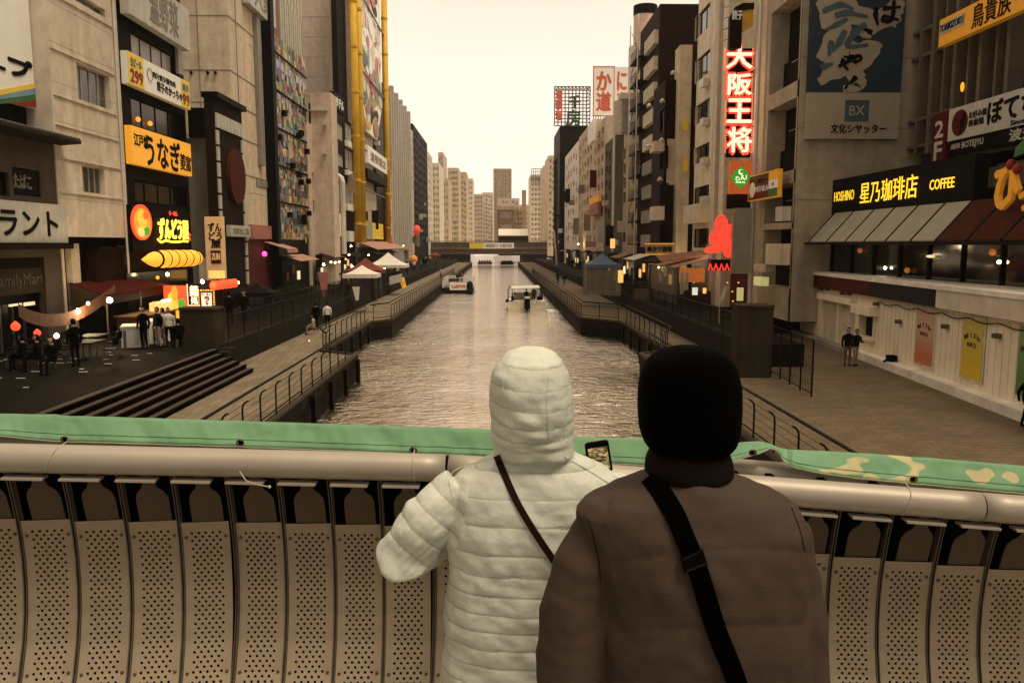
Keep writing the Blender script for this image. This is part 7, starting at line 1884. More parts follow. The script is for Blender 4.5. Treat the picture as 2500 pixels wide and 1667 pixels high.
# perforated panel with real holes
PW = .169
g = MB(); nc = 5; cw = .0250; row_h = .0158; hr = .0056; ng = 8
x_left, x_right = -PW/2, PW/2; z = -.255; rowi = 0; zb = -1.10
def P3(x, z): return Vector((x, py_(z), z))
g.quad(P3(x_left, -.25), P3(x_left, z - .0), P3(x_right, z - .0), P3(x_right, -.25))
z -= .0
while z - row_h > zb:
    cnt = nc if rowi % 2 == 0 else nc - 1
    xs = -cnt * cw / 2 + .0; 
    z1 = z - row_h; zc = (z + z1) / 2
    first = rowi > 2
    g.quad(P3(x_left, z1), P3(xs, z1), P3(xs, z), P3(x_left, z)); g.quad(P3(xs + cnt * cw, z1), P3(x_right, z1), P3(x_right, z), P3(xs + cnt * cw, z))
    for c in range(cnt):
        a = xs + c * cw; xc = a + cw / 2
        if rowi < 2:
            g.quad(P3(a, z1), P3(a + cw, z1), P3(a + cw, z), P3(a, z)); continue
        sq = [(a + cw, zc), (a + cw, z), (xc, z), (a, z), (a, zc), (a, z1), (xc, z1), (a + cw, z1)]
        ho = [(xc + hr * math.cos(2*math.pi*k/8), zc + hr * math.sin(2*math.pi*k/8)) for k in range(8)]
        g.add([P3(*q) for q in sq] + [P3(*q) for q in ho], [(k, (k+1) % 8, 8 + (k+1) % 8, 8 + k) for k in range(8)])
        # rim thickness
        g.add([P3(*q) for q in ho] + [P3(*q) + Vector((0, .004, 0)) for q in ho], [(k, (k+1) % 8, 8 + (k+1) % 8, 8 + k) for k in range(8)])
    z = z1; rowi += 1
PANEL = finish(g.mesh('perforated_panel'), 'panel_alu')
g = MB(); bt = []
for k in range(13):
    t = k / 12; a = math.pi * t; bt.append((.056 * math.cos(a), -.165 + .062 * math.sin(a)))
outl = [(.056, -.249)] + bt[:5] + [(.020, -.09), (.020, -.05), (-.020, -.05), (-.020, -.09)] + bt[8:] + [(-.056, -.249)]
# curved plate: the sides bend back
vs = []; 
for (x, zz) in outl: vs.append(Vector((x, (.012 + (-.05 - zz) * .33) + 4.0 * x * x, zz)))
g.hexa(vs, (0, .006, 0)); PLATE = finish(g.mesh('stanchion_plate'), 'plate_shaded')
g = MB()
for dx in (-.0048, .0048):
    for (z0, y0), (z1, y1) in zip([(-.05, .03), (-.15, .06)] + prof, [(-.15, .06)] + prof):
        if abs(z0 - z1) < 1e-4: continue
        g.hexa([(dx - .0016, y0 - .006, z0), (dx + .0016, y0 - .006, z0), (dx + .0016, y1 - .006, z1), (dx - .0016, y1 - .006, z1)], (0, .035, 0))
for (z0, y0), (z1, y1) in zip(prof, prof[1:]):
    g.hexa([(-.0028, y0 + .006, z0), (.0028, y0 + .006, z0), (.0028, y1 + .006, z1), (-.0028, y1 + .006, z1)], (0, .02, 0))
RIB = finish(g.mesh('rib'), 'rib_alu')
g = MB(); g.box((-.070, -.050, -.064), (.062, .0, -.057)); SLAT = finish(g.mesh('clamp_strip'), 'rail_alu')
g = MB(); g.ball((0, 0, 0), .0062, 8, 6, (1, .7, 1)); BOLT = finish(g.mesh('bolt'), 'rib_alu', True)
for i in range(NB):
    s_ = (i + .5) * BAY; p, d = rail_at(s_); ang = math.atan2(d.y, d.x); rel = p - base_of(BR); rot = (0, 0, ang)
    shared('perforated_panel', PANEL, BR, rel, rot); shared('stanchion_plate', PLATE, BR, rel + Vector((.012, 0, 0)), rot); shared('clamp_strip', SLAT, BR, rel, (0, -math.asin(d.z), ang))
    p2, d2 = rail_at(i * BAY); shared('rib', RIB, BR, p2 - base_of(BR), rot)
    for sx in (-1, 1):
        for zz in (-.31, -.80): 
            q = Matrix.Rotation(ang, 3, 'Z') @ Vector((sx * .070, py_(zz) - .004, zz)); shared('bolt', BOLT, BR, rel + q)
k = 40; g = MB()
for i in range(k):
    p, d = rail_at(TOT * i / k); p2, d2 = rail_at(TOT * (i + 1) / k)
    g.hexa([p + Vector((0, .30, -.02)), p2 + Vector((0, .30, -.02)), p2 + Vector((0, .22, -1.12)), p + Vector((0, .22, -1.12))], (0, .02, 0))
obj('shade_backing', g, 'void_dark', BR)  # near-black sheet added as the shade seen through holes and gaps
# ---- green cloth banner on the far side
T_ = [(-300, 1003, 1050), (0, 1010, 1064), (140, 1012, 1078), (145, 1014, 1077), (600, 1028, 1091), (1183, 1047, 1114), (1400, 1066, 1126), (1560, 1070, 1135), (1700, 1077, 1134), (1774, 1084, 1127), (1820, 1079, 1116), (1855, 1077, 1106), (1881, 1083, 1094), (1900, 1092, 1101), (1912, 1095, 1126), (1944, 1098, 1142), (2010, 1101, 1156), (2100, 1106, 1168), (2300, 1120, 1187), (2500, 1137, 1205), (2800, 1158, 1228)]
bm_m = bpy.data.materials.new('banner_cloth'); bm_m.use_nodes = True; n, l = bm_m.node_tree.nodes, bm_m.node_tree.links; b = n['Principled BSDF']
b.inputs['Roughness'].default_value = .7
tc = n.new('ShaderNodeTexCoord'); nz = n.new('ShaderNodeTexNoise'); nz.inputs['Scale'].default_value = 7.5; nz.inputs['Detail'].default_value = 1
mp = n.new('ShaderNodeMapping'); mp.inputs['Scale'].default_value = (1, 1, 1.8)
l.new(tc.outputs['Object'], mp.inputs['Vector']); l.new(mp.outputs[0], nz.inputs['Vector'])
sp = n.new('ShaderNodeSeparateXYZ'); l.new(tc.outputs['Object'], sp.inputs[0])
st_ = n.new('ShaderNodeMapRange'); st_.inputs['From Min'].default_value = .0; st_.inputs['From Max'].default_value = .02; l.new(sp.outputs['X'], st_.inputs['Value'])
th_ = n.new('ShaderNodeMapRange'); th_.inputs['From Min'].default_value = .53; th_.inputs['From Max'].default_value = .55; l.new(nz.outputs['Fac'], th_.inputs['Value'])
mu = n.new('ShaderNodeMath'); mu.operation = 'MULTIPLY'; l.new(st_.outputs['Result'], mu.inputs[0]); l.new(th_.outputs['Result'], mu.inputs[1])
mx = n.new('ShaderNodeMix'); mx.data_type = 'RGBA'; mx.inputs[6].default_value = (.15, .32, .17, 1); mx.inputs[7].default_value = (.50, .46, .24, 1); l.new(mu.outputs[0], mx.inputs[0])
n3 = n.new('ShaderNodeTexNoise'); n3.inputs['Scale'].default_value = 3; n3.inputs['Detail'].default_value = 5; l.new(tc.outputs['Object'], n3.inputs['Vector'])
m3 = n.new('ShaderNodeMapRange'); m3.inputs['To Min'].default_value = .72; m3.inputs['To Max'].default_value = 1.25; l.new(n3.outputs['Fac'], m3.inputs['Value'])
s3 = n.new('ShaderNodeVectorMath'); s3.operation = 'SCALE'; l.new(mx.outputs[2], s3.inputs[0]); l.new(m3.outputs['Result'], s3.inputs['Scale']); l.new(s3.outputs[0], b.inputs['Base Color'])
MATS['banner_cloth'] = bm_m
def lerp_T(px):
    for a, b_ in zip(T_, T_[1:]):
        if a[0] <= px <= b_[0]:
            f = (px - a[0]) / (b_[0] - a[0]); return a[1] + (b_[1]-a[1]) * f, a[2] + (b_[2]-a[2]) * f
    return T_[-1][1:]
def rail_y(px):
    a = [r_ for r_ in RP if r_[0] <= px] or [RP[0]]; b2 = [r_ for r_ in RP if r_[0] > px] or [RP[-1]]
    a, b2 = a[-1], b2[0]
    return a[2] if a is b2 else a[2] + (b2[2] - a[2]) * (px - a[0]) / max(1, b2[0] - a[0])
GB = thing('cloth_banner', 'long green cloth banner tied along the outer side of the handrail', 'banner', (1.15, 2.9, 5.8))
g = MB(); cols = 420; rows = 7; vs = []; fs = []
for i in range(cols + 1):
    px = -290 + (2780 + 290) * i / cols; t0, t1 = lerp_T(px); Yb = rail_y(px) + .075; Yt = Yb + .06
    for j in range(rows + 1):
        f = j / rows; py = t0 + (t1 - t0) * f; Y = Yt + (Yb - Yt) * f
        nv = noise.noise(Vector((px * .012, f * 1.2, 3.1))) * .010 + noise.noise(Vector((px * .045, f * 2.5, 8))) * .005
        Y += nv
        if 1870 < px < 1925: Y += .03
        vs.append(onY(px, py + noise.noise(Vector((px * .02, 1, 1))) * 1.5, Y))
for i in range(cols):
    for j in range(rows): a = i * (rows + 1) + j; fs.append((a, a + 1, a + rows + 2, a + rows + 1))
nv_ = len(vs); back = [v + Vector((0, .004, 0)) for v in vs]; vs2 = vs + back; fs2 = fs + [tuple(nv_ + k for k in f[::-1]) for f in fs]
for i in range(cols):
    a = i * (rows + 1); b_ = a + rows + 1; fs2 += [(a, b_, nv_ + b_, nv_ + a), (a + rows, nv_ + a + rows, nv_ + b_ + rows, b_ + rows)]
g.add(vs2, fs2); obj('cloth', g, 'banner_cloth', GB, smooth=True)
g = MB(); 
g.tube([vs[i * (rows + 1) + rows] - Vector((0, .002, 0)) for i in range(0, cols + 1, 1)], .0022, 5); obj('hem', g, 'hem_cream' if 'hem_cream' in MATS else mat('hem_cream', (.42, .44, .30), .8), GB)
g = MB(); g.tube([vs[i * (rows + 1) + 5] - Vector((0, .0012, 0)) for i in range(0, cols + 1)], .0009, 4); obj('stitching', g, 'stitch_green' if 'stitch_green' in MATS else mat('stitch_green', (.08, .17, .09), .8), GB)
mat('grommet', (.22, .13, .06), .4, metal=.8); mat('string', (.55, .48, .36), .8)
for (px, py, tie) in ((159, 1072, (-28, 66)), (587, 1080, None), (1009, 1098, (6, 72)), (1837, 1104, None), (2229, 1169, (-38, 80))):
    Y = rail_y(px) + .055; c = onY(px, py, Y); a = onY(px + 8, py, Y) - c
    r_ = a.length * 1.05
    g = MB(); ring = [c + Vector((r_ * math.cos(2*math.pi*k/16), -.004, r_ * .8 * math.sin(2*math.pi*k/16))) for k in range(17)]; g.tube(ring, .0028, 6, cap=False)
    obj('grommet', g, 'grommet', GB)
    g = MB(); g.tube([c + Vector((0, .006, 0)), c + Vector((0, -.002, 0))], r_ * .72, 12); obj('eyelet_hole', g, 'void_dark', GB)
    if tie:
        path = []
        for k in range(13):
            f = k / 12; q = onY(px + tie[0] * f ** .8, py + tie[1] * f, rail_y(px)); 
            pr, d = rail_at(s_of_px(px + tie[0] * f)); dz = q.z - pr.z
            yy = pr.y - math.sqrt(max(0, .0525 ** 2 - dz * dz)) if abs(dz) < .0525 else (pr.y + .03 if dz > 0 else pr.y)
            path.append(Vector((q.x, min(yy, Y - .004), q.z)))
        g = MB(); g.tube(path, .0018, 5); obj('string', g, 'string', GB)
g = MB(); a = [onY(585, 1150, 2.72), onY(600, 1172, 2.70), onY(625, 1182, 2.70), onY(658, 1188, 2.70)]; g.tube(a, .002, 5); g.ball(a[-1], .006, 7, 5)
obj('loose_cord', g, 'string', label='loose pale cord end hanging below the handrail on the left', cat='cord')
# ================================================================ the two people in front
mat('jacket_sage', (.60, .635, .555), .5, var=.04, scale=3, bump=.20, bscale=30)
mat('jacket_brown', (.140, .094, .068), .8, var=.08, scale=3, bump=.12, bscale=160)
mat('collar_brown', (.040, .028, .022), .85, var=.1, bump=.2, bscale=60)
mat('knit_black', (.0035, .003, .003), 1.0, var=.1, spec=.05, bump=.25, bscale=220)
mat('strap_brown', (.07, .025, .014), .5)
mat('strap_black', (.003, .0026, .0024), 1.0, spec=.05)
mat('trousers_dark', (.02, .02, .024), .9)
def ring(L, Rt, py, Y, ry, e=2.3, dy=0):
    a, b_ = onY(L, py, Y), onY(Rt, py, Y); c = (a + b_) / 2; c.y += dy
    return (c, (b_ - a).length / 2, ry, e)
def hand(g, wrist, direc, palm_n, curl=.6, s=1.0):
    """palm, four unequal curled fingers and a thumb from the side of the palm"""
    d = direc.normalized(); n_ = (palm_n - d * palm_n.dot(d)).normalized(); sd = d.cross(n_)
    P0 = wrist; 
    g.tube([P0, P0 + d * .03 * s, P0 + d * .085 * s], [.024 * s, .036 * s, .034 * s], 10, flat=.5) if abs(n_.z) > .7 else g.ball(P0 + d * .045 * s, .045 * s, 10, 8, (1, .8, 1))
    for k, (off, ln) in enumerate(((-.030, .070), (-.010, .080), (.010, .075), (.029, .058))):
        b0 = P0 + d * .075 * s + sd * off * s; p = b0; dirc = d; path = [b0 - d * .02 * s, b0]
        for q in range(3):
            a = curl * (q + 1) * .75; dirc = (d * math.cos(a) + n_ * math.sin(a)); p = p + dirc * ln * s * (.45, .32, .25)[q]; path.append(p)
        g.tube(path, [.010*s, .0095*s, .009*s, .0085*s, .007*s], 7)
    t0 = P0 + d * .02 * s - sd * .03 * s
    g.tube([t0, t0 - sd * .025 * s + d * .025 * s, t0 - sd * .03 * s + d * .05 * s + n_ * .02 * s], [.012*s, .011*s, .009*s], 7)
def seg_dist(p, a, b_):
    ab = b_ - a; t = max(0, min(1, (p - a).dot(ab) / ab.length_squared)); return (p - (a + ab * t)).length, t
def puff(me, torso_axis, seams, limbs, amp, amp_limb, step, hood_z=None, hood_seams=(), limb_off=0, wr=.004, curv=-.12):
    """quilting: grooves at seam heights on the trunk and rings along each sleeve"""
    me.update(); nor = [v.normal.copy() for v in me.vertices]
    out = []; band = [0] * len(me.vertices)
    for i, v in enumerate(me.vertices):
        p = v.co.copy(); best = None
        for (chain, rad) in limbs:
            acc = 0
            for a, b_ in zip(chain, chain[1:]):
                dd, t = seg_dist(p, a, b_); dd -= rad
                if best is None or dd < best[0]: best = (dd, acc + (b_ - a).length * t)
                acc += (b_ - a).length
        dt = abs(p.x - torso_axis) - .185
        nz_ = noise.noise(p * 11) * wr + noise.noise(p * 27) * wr * .4
        if hood_z is not None and p.z > hood_z:
            ss, A = hood_seams, amp * .8
            z = p.z + .012 * math.cos((p.x - torso_axis) * 14)
        elif best is not None and best[0] < dt - .0 and best[0] < .03:
            f = (best[1] + limb_off) / step; band[i] = 1000 + int(math.floor(f)); f -= math.floor(f); out.append(p + nor[i] * (amp_limb * ((4 * f * (1 - f)) ** .45 - .6) + nz_ * 1.3)); continue
        else:
            ss, A = seams, amp; z = p.z + noise.noise(Vector((p.x * 4, 0, 2))) * .010 + curv * (p.x - torso_axis) ** 2
        f = None
        for kb, (s0, s1) in enumerate(zip(ss, ss[1:])):
            if s1 <= z < s0: f = (z - s1) / (s0 - s1); band[i] = kb + (500 if ss is hood_seams else 1); break
        if f is None: out.append(p + nor[i] * nz_); continue
        diag = noise.noise(Vector((p.x * 16 + p.z * 9, p.y * 8, p.z * 5))) * wr * 1.1 * (1 - abs(2 * f - 1))
        out.append(p + nor[i] * (A * ((4 * f * (1 - f)) ** .28 - .7) + nz_ + diag))
    for v, p in zip(me.vertices, out): v.co = p
    me.update()
    return [len({band[k] for k in p.vertices}) > 1 and max(band[k] for k in p.vertices) - min(band[k] for k in p.vertices) == 1 and min(band[k] for k in p.vertices) > 0 for p in me.polygons]

def strap_on(name, parent, me, pts, hw, m_, off=.004, th=.003, nseg=40):
    bvh = BVHTree.FromPolygons([v.co.copy() for v in me.vertices], [tuple(p.vertices) for p in me.polygons])
    P2 = []
    for i in range(len(pts) - 1):
        p0, p1, p2, p3 = [Vector(pts[max(0, min(len(pts) - 1, i + k))]) for k in (-1, 0, 1, 2)]
        for k in range(nseg // (len(pts) - 1)):
            t = k / (nseg // (len(pts) - 1)); P2.append(.5 * ((2*p1) + (-p0+p2)*t + (2*p0-5*p1+4*p2-p3)*t*t + (-p0+3*p1-3*p2+p3)*t**3))
    P2.append(Vector(pts[-1])); L, Rr = [], []
    last = None
    for i, p in enumerate(P2):
        t = (P2[min(i+1, len(P2)-1)] - P2[max(i-1, 0)]).normalized(); nrm = Vector((-t.y, t.x)); row_ = []
        for s_ in (-1, 0, 1):
            q = p + nrm * hw * s_; d = rayd(q.x, q.y).normalized(); hit = bvh.ray_cast(CP, d)
            row_.append((d, hit[3]))
        ds = [r_[1] for r_ in row_ if r_[1] is not None]
        dm = min(ds) if ds else (last or (parent.location - CP).xy.length)
        if last is not None: dm = last * .35 + dm * .65
        last = dm
        L.append(CP + row_[0][0] * (dm - off)); Rr.append(CP + row_[2][0] * (dm - off))
    g = MB(); n_ = len(L); vs = []
    for a, b_ in zip(L, Rr): back = (a - CP).normalized() * th; vs += [a, b_, b_ + back, a + back]
    fs = []
    for i in range(n_ - 1):
        for k in range(4): fs.append((i*4+k, i*4+(k+1) % 4, (i+1)*4+(k+1) % 4, (i+1)*4+k))
    fs += [(3, 2, 1, 0), ((n_-1)*4, (n_-1)*4+1, (n_-1)*4+2, (n_-1)*4+3)]
    g.add(vs, fs); return obj(name, g, m_, parent, smooth=False), L, Rr

mat('stitch_sage', (.49, .52, .43), .7); mat('stitch_brown', (.07, .048, .036), .8)
def attach(me, name, parent, mats, regions, seam=None):
    for m_ in mats: me.materials.append(MATS[m_])
    mi_ = [regions(p.center) for p in me.polygons]
    if seam: mi_ = [4 if (s_ and m_ == 0) else m_ for s_, m_ in zip(seam, mi_)]
    me.polygons.foreach_set('material_index', mi_)
    off = base_of(parent)
    for v in me.vertices: v.co -= off
    me.update(); o = bpy.data.objects.new(name, me); COL.objects.link(o); o.parent = parent; BASE[o.name] = off
    return o

# ---- person in the pale quilted jacket
YW = 2.28
WP = thing('person', 'person in a pale hooded quilted jacket with thin brown strap, filming the canal', 'person', (.10, YW, DECK))
g = MB()
g.loft([ring(1085, 1540, 2060, YW, .15), ring(1078, 1548, 1850, YW, .155), ring(1076, 1545, 1667, YW, .16), ring(1086, 1538, 1500, YW, .16), ring(1094, 1530, 1350, YW, .155), ring(1092, 1530, 1250, YW, .145),
        ring(1096, 1524, 1190, YW, .13, 2.5), ring(1118, 1498, 1155, YW, .115, 2.4), ring(1160, 1455, 1128, YW, .10, 2.2), ring(1205, 1405, 1105, YW, .095, 2.1), ring(1225, 1385, 1085, YW, .09, 2)][::-1], 40)
el, wl_ = onY(988, 1352, 2.24), onY(1120, 1300, 2.60); shl = onY(1128, 1195, YW)
g.tube([shl, shl.lerp(el, .55) + Vector((-.012, 0, .012)), el, el.lerp(wl_, .45), wl_], [.075, .080, .082, .070, .050], 20)
er, wr_ = onY(1545, 1330, 2.40), onY(1482, 1192, 2.60); shr = onY(1492, 1195, YW)
g.tube([shr, shr.lerp(er, .5), er, er.lerp(wr_, .6), wr_], [.072, .072, .068, .058, .042], 20)
# hood
hood = [ring(1240, 1375, 1118, YW, .08), ring(1208, 1400, 1103, YW, .122), ring(1203, 1401, 1060, YW, .132), ring(1197, 1398, 1005, YW, .14), ring(1196, 1396, 950, YW, .142), ring(1201, 1389, 908, YW, .134), ring(1216, 1375, 880, YW, .115), ring(1240, 1352, 861, YW, .085), ring(1270, 1325, 850, YW, .045)]
g.loft(hood[::-1], 40)
hc = onY(1297, 975, YW); face = hc + Vector((0, .115, -.01))
g.ball(face, .075, 16, 12, (.92, .75, 1.25)); g.ball(face + Vector((0, .062, -.012)), .014, 8, 6, (1, 1.3, 1.5))
hip = onY(1310, 1900, YW); hip.z = DECK + .82
for s_ in (-1, 1):
    g.tube([hip + Vector((s_ * .10, 0, .05)), Vector((hip.x + s_ * .11, YW + .01, DECK + .47)), Vector((hip.x + s_ * .11, YW - .02, DECK + .08))], [.10, .068, .052], 16)
    g.tube([Vector((hip.x + s_ * .115, YW - .06, DECK + .045)), Vector((hip.x + s_ * .13, YW + .17, DECK + .04))], [.045, .036], 10)
hand(g, wr_ + Vector((-.002, .035, -.012)), Vector((-.15, .12, 1)), Vector((-.3, -.9, .1)), .3, .85)
hand(g, wl_ + Vector((.012, .008, 0)), (wl_ - el) * 1.0 + Vector((.1, .1, .1)), Vector((0, 0, -1)), .5, .9)
me = remesh(g, .0050, 3)
zz_ = lambda y, Y=2.13: onY(1280, y, Y).z
seams = [zz_(y) for y in (1112, 1168, 1228, 1294, 1362, 1413, 1462, 1506, 1548, 1590, 1634, 1680, 1725, 1770, 1815, 1860, 1905, 1950, 2000)]
hs = [zz_(y) for y in (846, 897, 950, 1000, 1044, 1078, 1106)]
ax = onY(1310, 1300, YW).x
SEAM_W = puff(me, ax, seams, [([shl, el, wl_], .078), ([shr, er, wr_], .068)], .0046, .0048, .062, zz_(1106), hs, .02, .008)
def reg_w(c):
    if (c - face).length < .105 and c.y > face.y - .01 and abs(c.x - face.x) < .07: return 1
    if (c - wr_).length < .13 and (c - wr_).dot(wr_ - er) > 0.001 and c.z > wr_.z - .0: return 1
    if (c - wl_).dot((wl_ - el).normalized()) > .008 and (c - wl_).length < .15: return 1
    if c.z < DECK + .09: return 3
    if c.z < DECK + .60: return 2
    return 0
WB = attach(me, 'body', WP, ['jacket_sage', 'skin', 'trousers_dark', 'black', 'stitch_sage'], reg_w, SEAM_W)
for s_ in (-1, 1):
    g = MB(); g.ball(face + Vector((s_ * .027, .052, .014)), .010, 8, 6); obj('eye', g, 'hair', WP)
g = MB(); g.ball(face + Vector((0, .056, -.045)), .018, 8, 6, (1.2, .5, .3)); obj('mouth', g, 'cloth_pink', WP)
me2 = WB.data.copy(); off = base_of(WP)
for v in me2.vertices: v.co += off
strap_on('shoulder_strap', WP, me2, [(1212, 1112), (1228, 1150), (1262, 1225), (1300, 1290), (1345, 1358), (1400, 1440), (1450, 1520)], 8.5, 'strap_brown', .005, .003)
# vertical seam line on the hood
strap_on('hood_seam', WP, me2, [(1338, 868), (1339, 920), (1336, 980), (1338, 1040), (1340, 1075)], .9, 'jacket_sage', .0015, .002)
strap_on('hood_seam', WP, me2, [(1213, 1068), (1214, 1010), (1226, 960), (1232, 915), (1250, 880)], .9, 'jacket_sage', .0015, .002)
strap_on('shoulder_seam', WP, me2, [(1106, 1215), (1098, 1165), (1125, 1140), (1180, 1125), (1208, 1116)], .9, 'jacket_sage', .0015, .002)
strap_on('shoulder_seam', WP, me2, [(1378, 1115), (1440, 1150), (1495, 1185)], .9, 'jacket_sage', .0015, .002)
# phone
PH = thing('phone', 'black smartphone held up showing the canal on its screen', 'phone', onY(1460, 1110, 2.62))
a = [onY(1427, 1082, 2.62), onY(1485, 1073, 2.62), onY(1497, 1150, 2.60), onY(1437, 1160, 2.60)]
cc = sum(a, Vector()) / 4
def rr_poly(q, rad, n_=5):
    out = []
    for i in range(4):
        p0, p1, p2 = q[i-1], q[i], q[(i+1) % 4]; d0 = (p0 - p1).normalized(); d1 = (p2 - p1).normalized()
        for k in range(n_ + 1):
            t = k / n_; out.append((p1 + d0 * rad) * (1-t)**2 + p1 * 2*t*(1-t) + (p1 + d1 * rad) * t**2)
    return out
g = MB(); g.hexa(rr_poly(a, .012), (0, .009, 0)); obj('case', g, 'phone_case' if 'phone_case' in MATS else mat('phone_case', (.03, .018, .012), .4), PH)
g = MB(); b4 = [cc + (v - cc) * .90 + Vector((0, -.001, 0)) for v in a]; g.hexa(rr_poly(b4, .009), (0, -.0012, 0)); obj('glass', g, 'black', PH)
sm = bpy.data.materials.new('phone_screen'); sm.use_nodes = True; n, l = sm.node_tree.nodes, sm.node_tree.links; b = n['Principled BSDF']
tc = n.new('ShaderNodeTexCoord'); nz = n.new('ShaderNodeTexNoise'); nz.inputs['Scale'].default_value = 95; nz.inputs['Detail'].default_value = 5; mp = n.new('ShaderNodeMapping'); mp.inputs['Scale'].default_value = (.6, 1, 1.6)
l.new(tc.outputs['Object'], mp.inputs['Vector']); l.new(mp.outputs[0], nz.inputs['Vector'])
rp = n.new('ShaderNodeValToRGB'); rp.color_ramp.elements[0].position = .38; rp.color_ramp.elements[0].color = (.01, .008, .005, 1); rp.color_ramp.elements[1].position = .72; rp.color_ramp.elements[1].color = (.75, .55, .28, 1)
e = rp.color_ramp.elements.new(.55); e.color = (.22, .15, .05, 1)
l.new(nz.outputs['Fac'], rp.inputs[0]); l.new(rp.outputs[0], b.inputs['Emission Color']); b.inputs['Emission Strength'].default_value = .8; b.inputs['Base Color'].default_value = (.01, .01, .01, 1); MATS['phone_screen'] = sm
g = MB(); b5 = [cc + (v - cc) * .80 + Vector((0, -.0035, 0)) for v in a]; b5[0] += (b5[3] - b5[0]) * .1; b5[1] += (b5[2] - b5[1]) * .1; g.hexa(b5, (0, -.0008, 0)); obj('screen', g, 'phone_screen', PH)

# ---- person in the brown jacket
YD_ = 1.80
DP = thing('person', 'person in a dark brown padded jacket and black knit hat with a wide black strap', 'person', (.42, YD_, DECK))
g = MB()
g.loft([ring(1500, 1950, 2100, YD_, .15), ring(1485, 1962, 1850, YD_, .165), ring(1452, 1970, 1667, YD_, .17), ring(1455, 1966, 1540, YD_, .17), ring(1452, 1962, 1430, YD_, .165), ring(1430, 1960, 1330, YD_, .155, 2.5),
        ring(1410, 1958, 1278, YD_, .145, 2.5), ring(1406, 1946, 1242, YD_, .13, 2.5), ring(1432, 1915, 1216, YD_, .12, 2.4), ring(1480, 1878, 1196, YD_, .11, 2.3), ring(1535, 1828, 1176, YD_, .10, 2.2), ring(1578, 1785, 1160, YD_, .088, 2.1), ring(1600, 1760, 1120, YD_, .075, 2), ring(1610, 1755, 1060, YD_, .08, 2)][::-1], 44)
sl = onY(1472, 1290, YD_); e1 = onY(1390, 1640, 1.76); w1 = onY(1470, 1740, 2.10)
g.tube([sl, onY(1432, 1380, YD_ - .01), onY(1398, 1500, YD_ - .02), e1, e1.lerp(w1, .5), w1], [.066, .076, .080, .078, .064, .045], 22)
s2 = onY(1905, 1288, YD_); e2 = onY(1948, 1640, 1.80); w2 = onY(1860, 1740, 2.14)
g.tube([s2, onY(1925, 1390, YD_), onY(1940, 1500, YD_), e2, e2.lerp(w2, .5), w2], [.064, .068, .070, .070, .058, .043], 22)
hd = onY(1682, 985, YD_ + .0)
g.ball(hd + Vector((0, .03, 0)), .085, 16, 12, (.9, 1.0, 1.2)); g.ball(hd + Vector((0, .125, -.02)), .014, 8, 6, (1, 1.2, 1.5))
hipd = onY(1720, 1900, YD_); hipd.z = DECK + .84
for s_ in (-1, 1):
    g.tube([hipd + Vector((s_ * .10, 0, .06)), Vector((hipd.x + s_ * .115, YD_ + .01, DECK + .47)), Vector((hipd.x + s_ * .12, YD_ - .02, DECK + .08))], [.105, .072, .055], 16)
    g.tube([Vector((hipd.x + s_ * .12, YD_ - .07, DECK + .045)), Vector((hipd.x + s_ * .14, YD_ + .18, DECK + .04))], [.048, .038], 10)
hand(g, w1 + Vector((.01, .01, 0)), (w1 - e1), Vector((0, 0, -1)), .6, 1.0); hand(g, w2 + Vector((-.01, .01, 0)), (w2 - e2), Vector((0, 0, -1)), .6, 1.0)
me = remesh(g, .0072, 5)
zd = lambda y, Y=1.63: onY(1700, y, Y).z
seams = [zd(y) for y in (1100, 1352, 1532, 1700, 1860, 2020, 2180)]
axd = onY(1722, 1400, YD_).x
SEAM_D = puff(me, axd, seams, [([sl, e1, w1], .074), ([s2, e2, w2], .066)], .0065, .0040, .22, None, (), .06, .0065, .8)
def reg_d(c):
    if c.z > zd(1108): return 1
    if (c - w1).dot((w1 - e1).normalized()) > .01 and (c - w1).length < .16: return 1
    if (c - w2).dot((w2 - e2).normalized()) > .01 and (c - w2).length < .16: return 1
    if c.z < DECK + .09: return 3
    if c.z < DECK + .62: return 2
    return 0
DB = attach(me, 'body', DP, ['jacket_brown', 'skin', 'trousers_dark', 'black', 'stitch_brown'], reg_d, None)
g = MB(); hat = [ring(1592, 1776, 1103, YD_, .085), ring(1572, 1793, 1078, YD_, .105, 2.5), ring(1562, 1802, 1045, YD_, .117, 2.3), ring(1558, 1806, 1000, YD_, .12, 2.2), ring(1559, 1806, 945, YD_, .12, 2.2), ring(1567, 1798, 905, YD_, .115, 2.1), ring(1584, 1782, 876, YD_, .10, 2.2), ring(1612, 1755, 856, YD_, .075, 2.1), ring(1648, 1718, 845, YD_, .04, 2)]
g.loft(hat[::-1], 40)
hm = remesh(g, .007, 10, 'knit_hat'); attach(hm, 'knit_hat', DP, ['knit_black'], lambda c: 0)
for s_ in (-1, 1): g = MB(); g.ball(hd + Vector((s_ * .03, .118, .005)), .009, 8, 6); obj('eye', g, 'hair', DP)
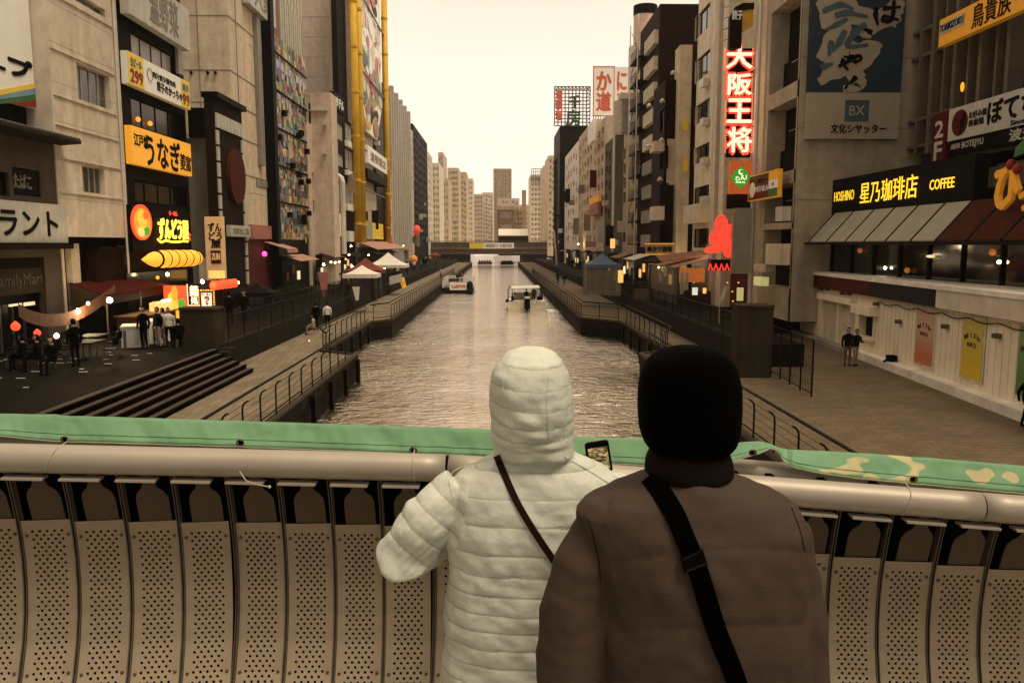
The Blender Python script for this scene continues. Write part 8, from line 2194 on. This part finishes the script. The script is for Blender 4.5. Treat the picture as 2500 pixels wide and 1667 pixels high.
# collar
g = MB(); col = []
for (L_, R_, y, ry) in ((1575, 1788, 1160, .096), (1574, 1786, 1142, .098), (1578, 1780, 1120, .096), (1588, 1772, 1100, .092), (1592, 1768, 1094, .088)):
    col.append(ring(L_, R_, y, YD_, ry, 2.2))
g.loft(col[::-1], 36); cm = remesh(g, .0065, 3, 'collar')
for v in cm.vertices: v.co += Vector((0, 0, .006 * math.sin(v.co.x * 22 + 1))) + v.normal * (noise.noise(v.co * 16) * .006 - .006 * max(0, 1 - abs(v.co.z - (zd(1128) + .04 * (v.co.x - axd))) / .006))
cm.update(); attach(cm, 'collar', DP, ['collar_brown'], lambda c: 0)
me2 = DB.data.copy(); off = base_of(DP)
for v in me2.vertices: v.co += off
o_, L_, R_ = strap_on('shoulder_strap', DP, me2, [(1585, 1160), (1600, 1180), (1645, 1250), (1675, 1320), (1700, 1380), (1722, 1450), (1750, 1540), (1790, 1640), (1815, 1720)], 25, 'strap_black', .007, .004)
strap_on('strap_buckle', DP, me2, [(1688, 1352), (1700, 1390)], 30, 'black', .015, .012, 4)
strap_on('buckle_bar', DP, me2, [(1690, 1352), (1692, 1356)], 29, 'ink_brown', .017, .004, 2)
strap_on('buckle_bar', DP, me2, [(1699, 1382), (1701, 1387)], 29, 'ink_brown', .017, .004, 2)
for pts in ([(1411, 1236), (1432, 1262), (1448, 1310), (1462, 1372), (1466, 1420)], [(1932, 1238), (1952, 1290), (1965, 1345)]):
    strap_on('armhole_seam', DP, me2, pts, 1.1, 'collar_brown', .0012, .0015)

# ---- air: light haze over the canal
hz_ = MB(); hz_.box((-118, -22, -1.9), (118, 700, 75))
hm_ = bpy.data.materials.new('haze'); hm_.use_nodes = True; n, l = hm_.node_tree.nodes, hm_.node_tree.links; n.clear()
ho = n.new('ShaderNodeOutputMaterial'); hv = n.new('ShaderNodeVolumePrincipled'); hv.inputs['Color'].default_value = (1.0, .93, .82, 1); hv.inputs['Density'].default_value = .0002; hv.inputs['Anisotropy'].default_value = .2
l.new(hv.outputs[0], ho.inputs['Volume']); MATS['haze'] = hm_
if HAZE: obj('haze', hz_, 'haze', kind='stuff')
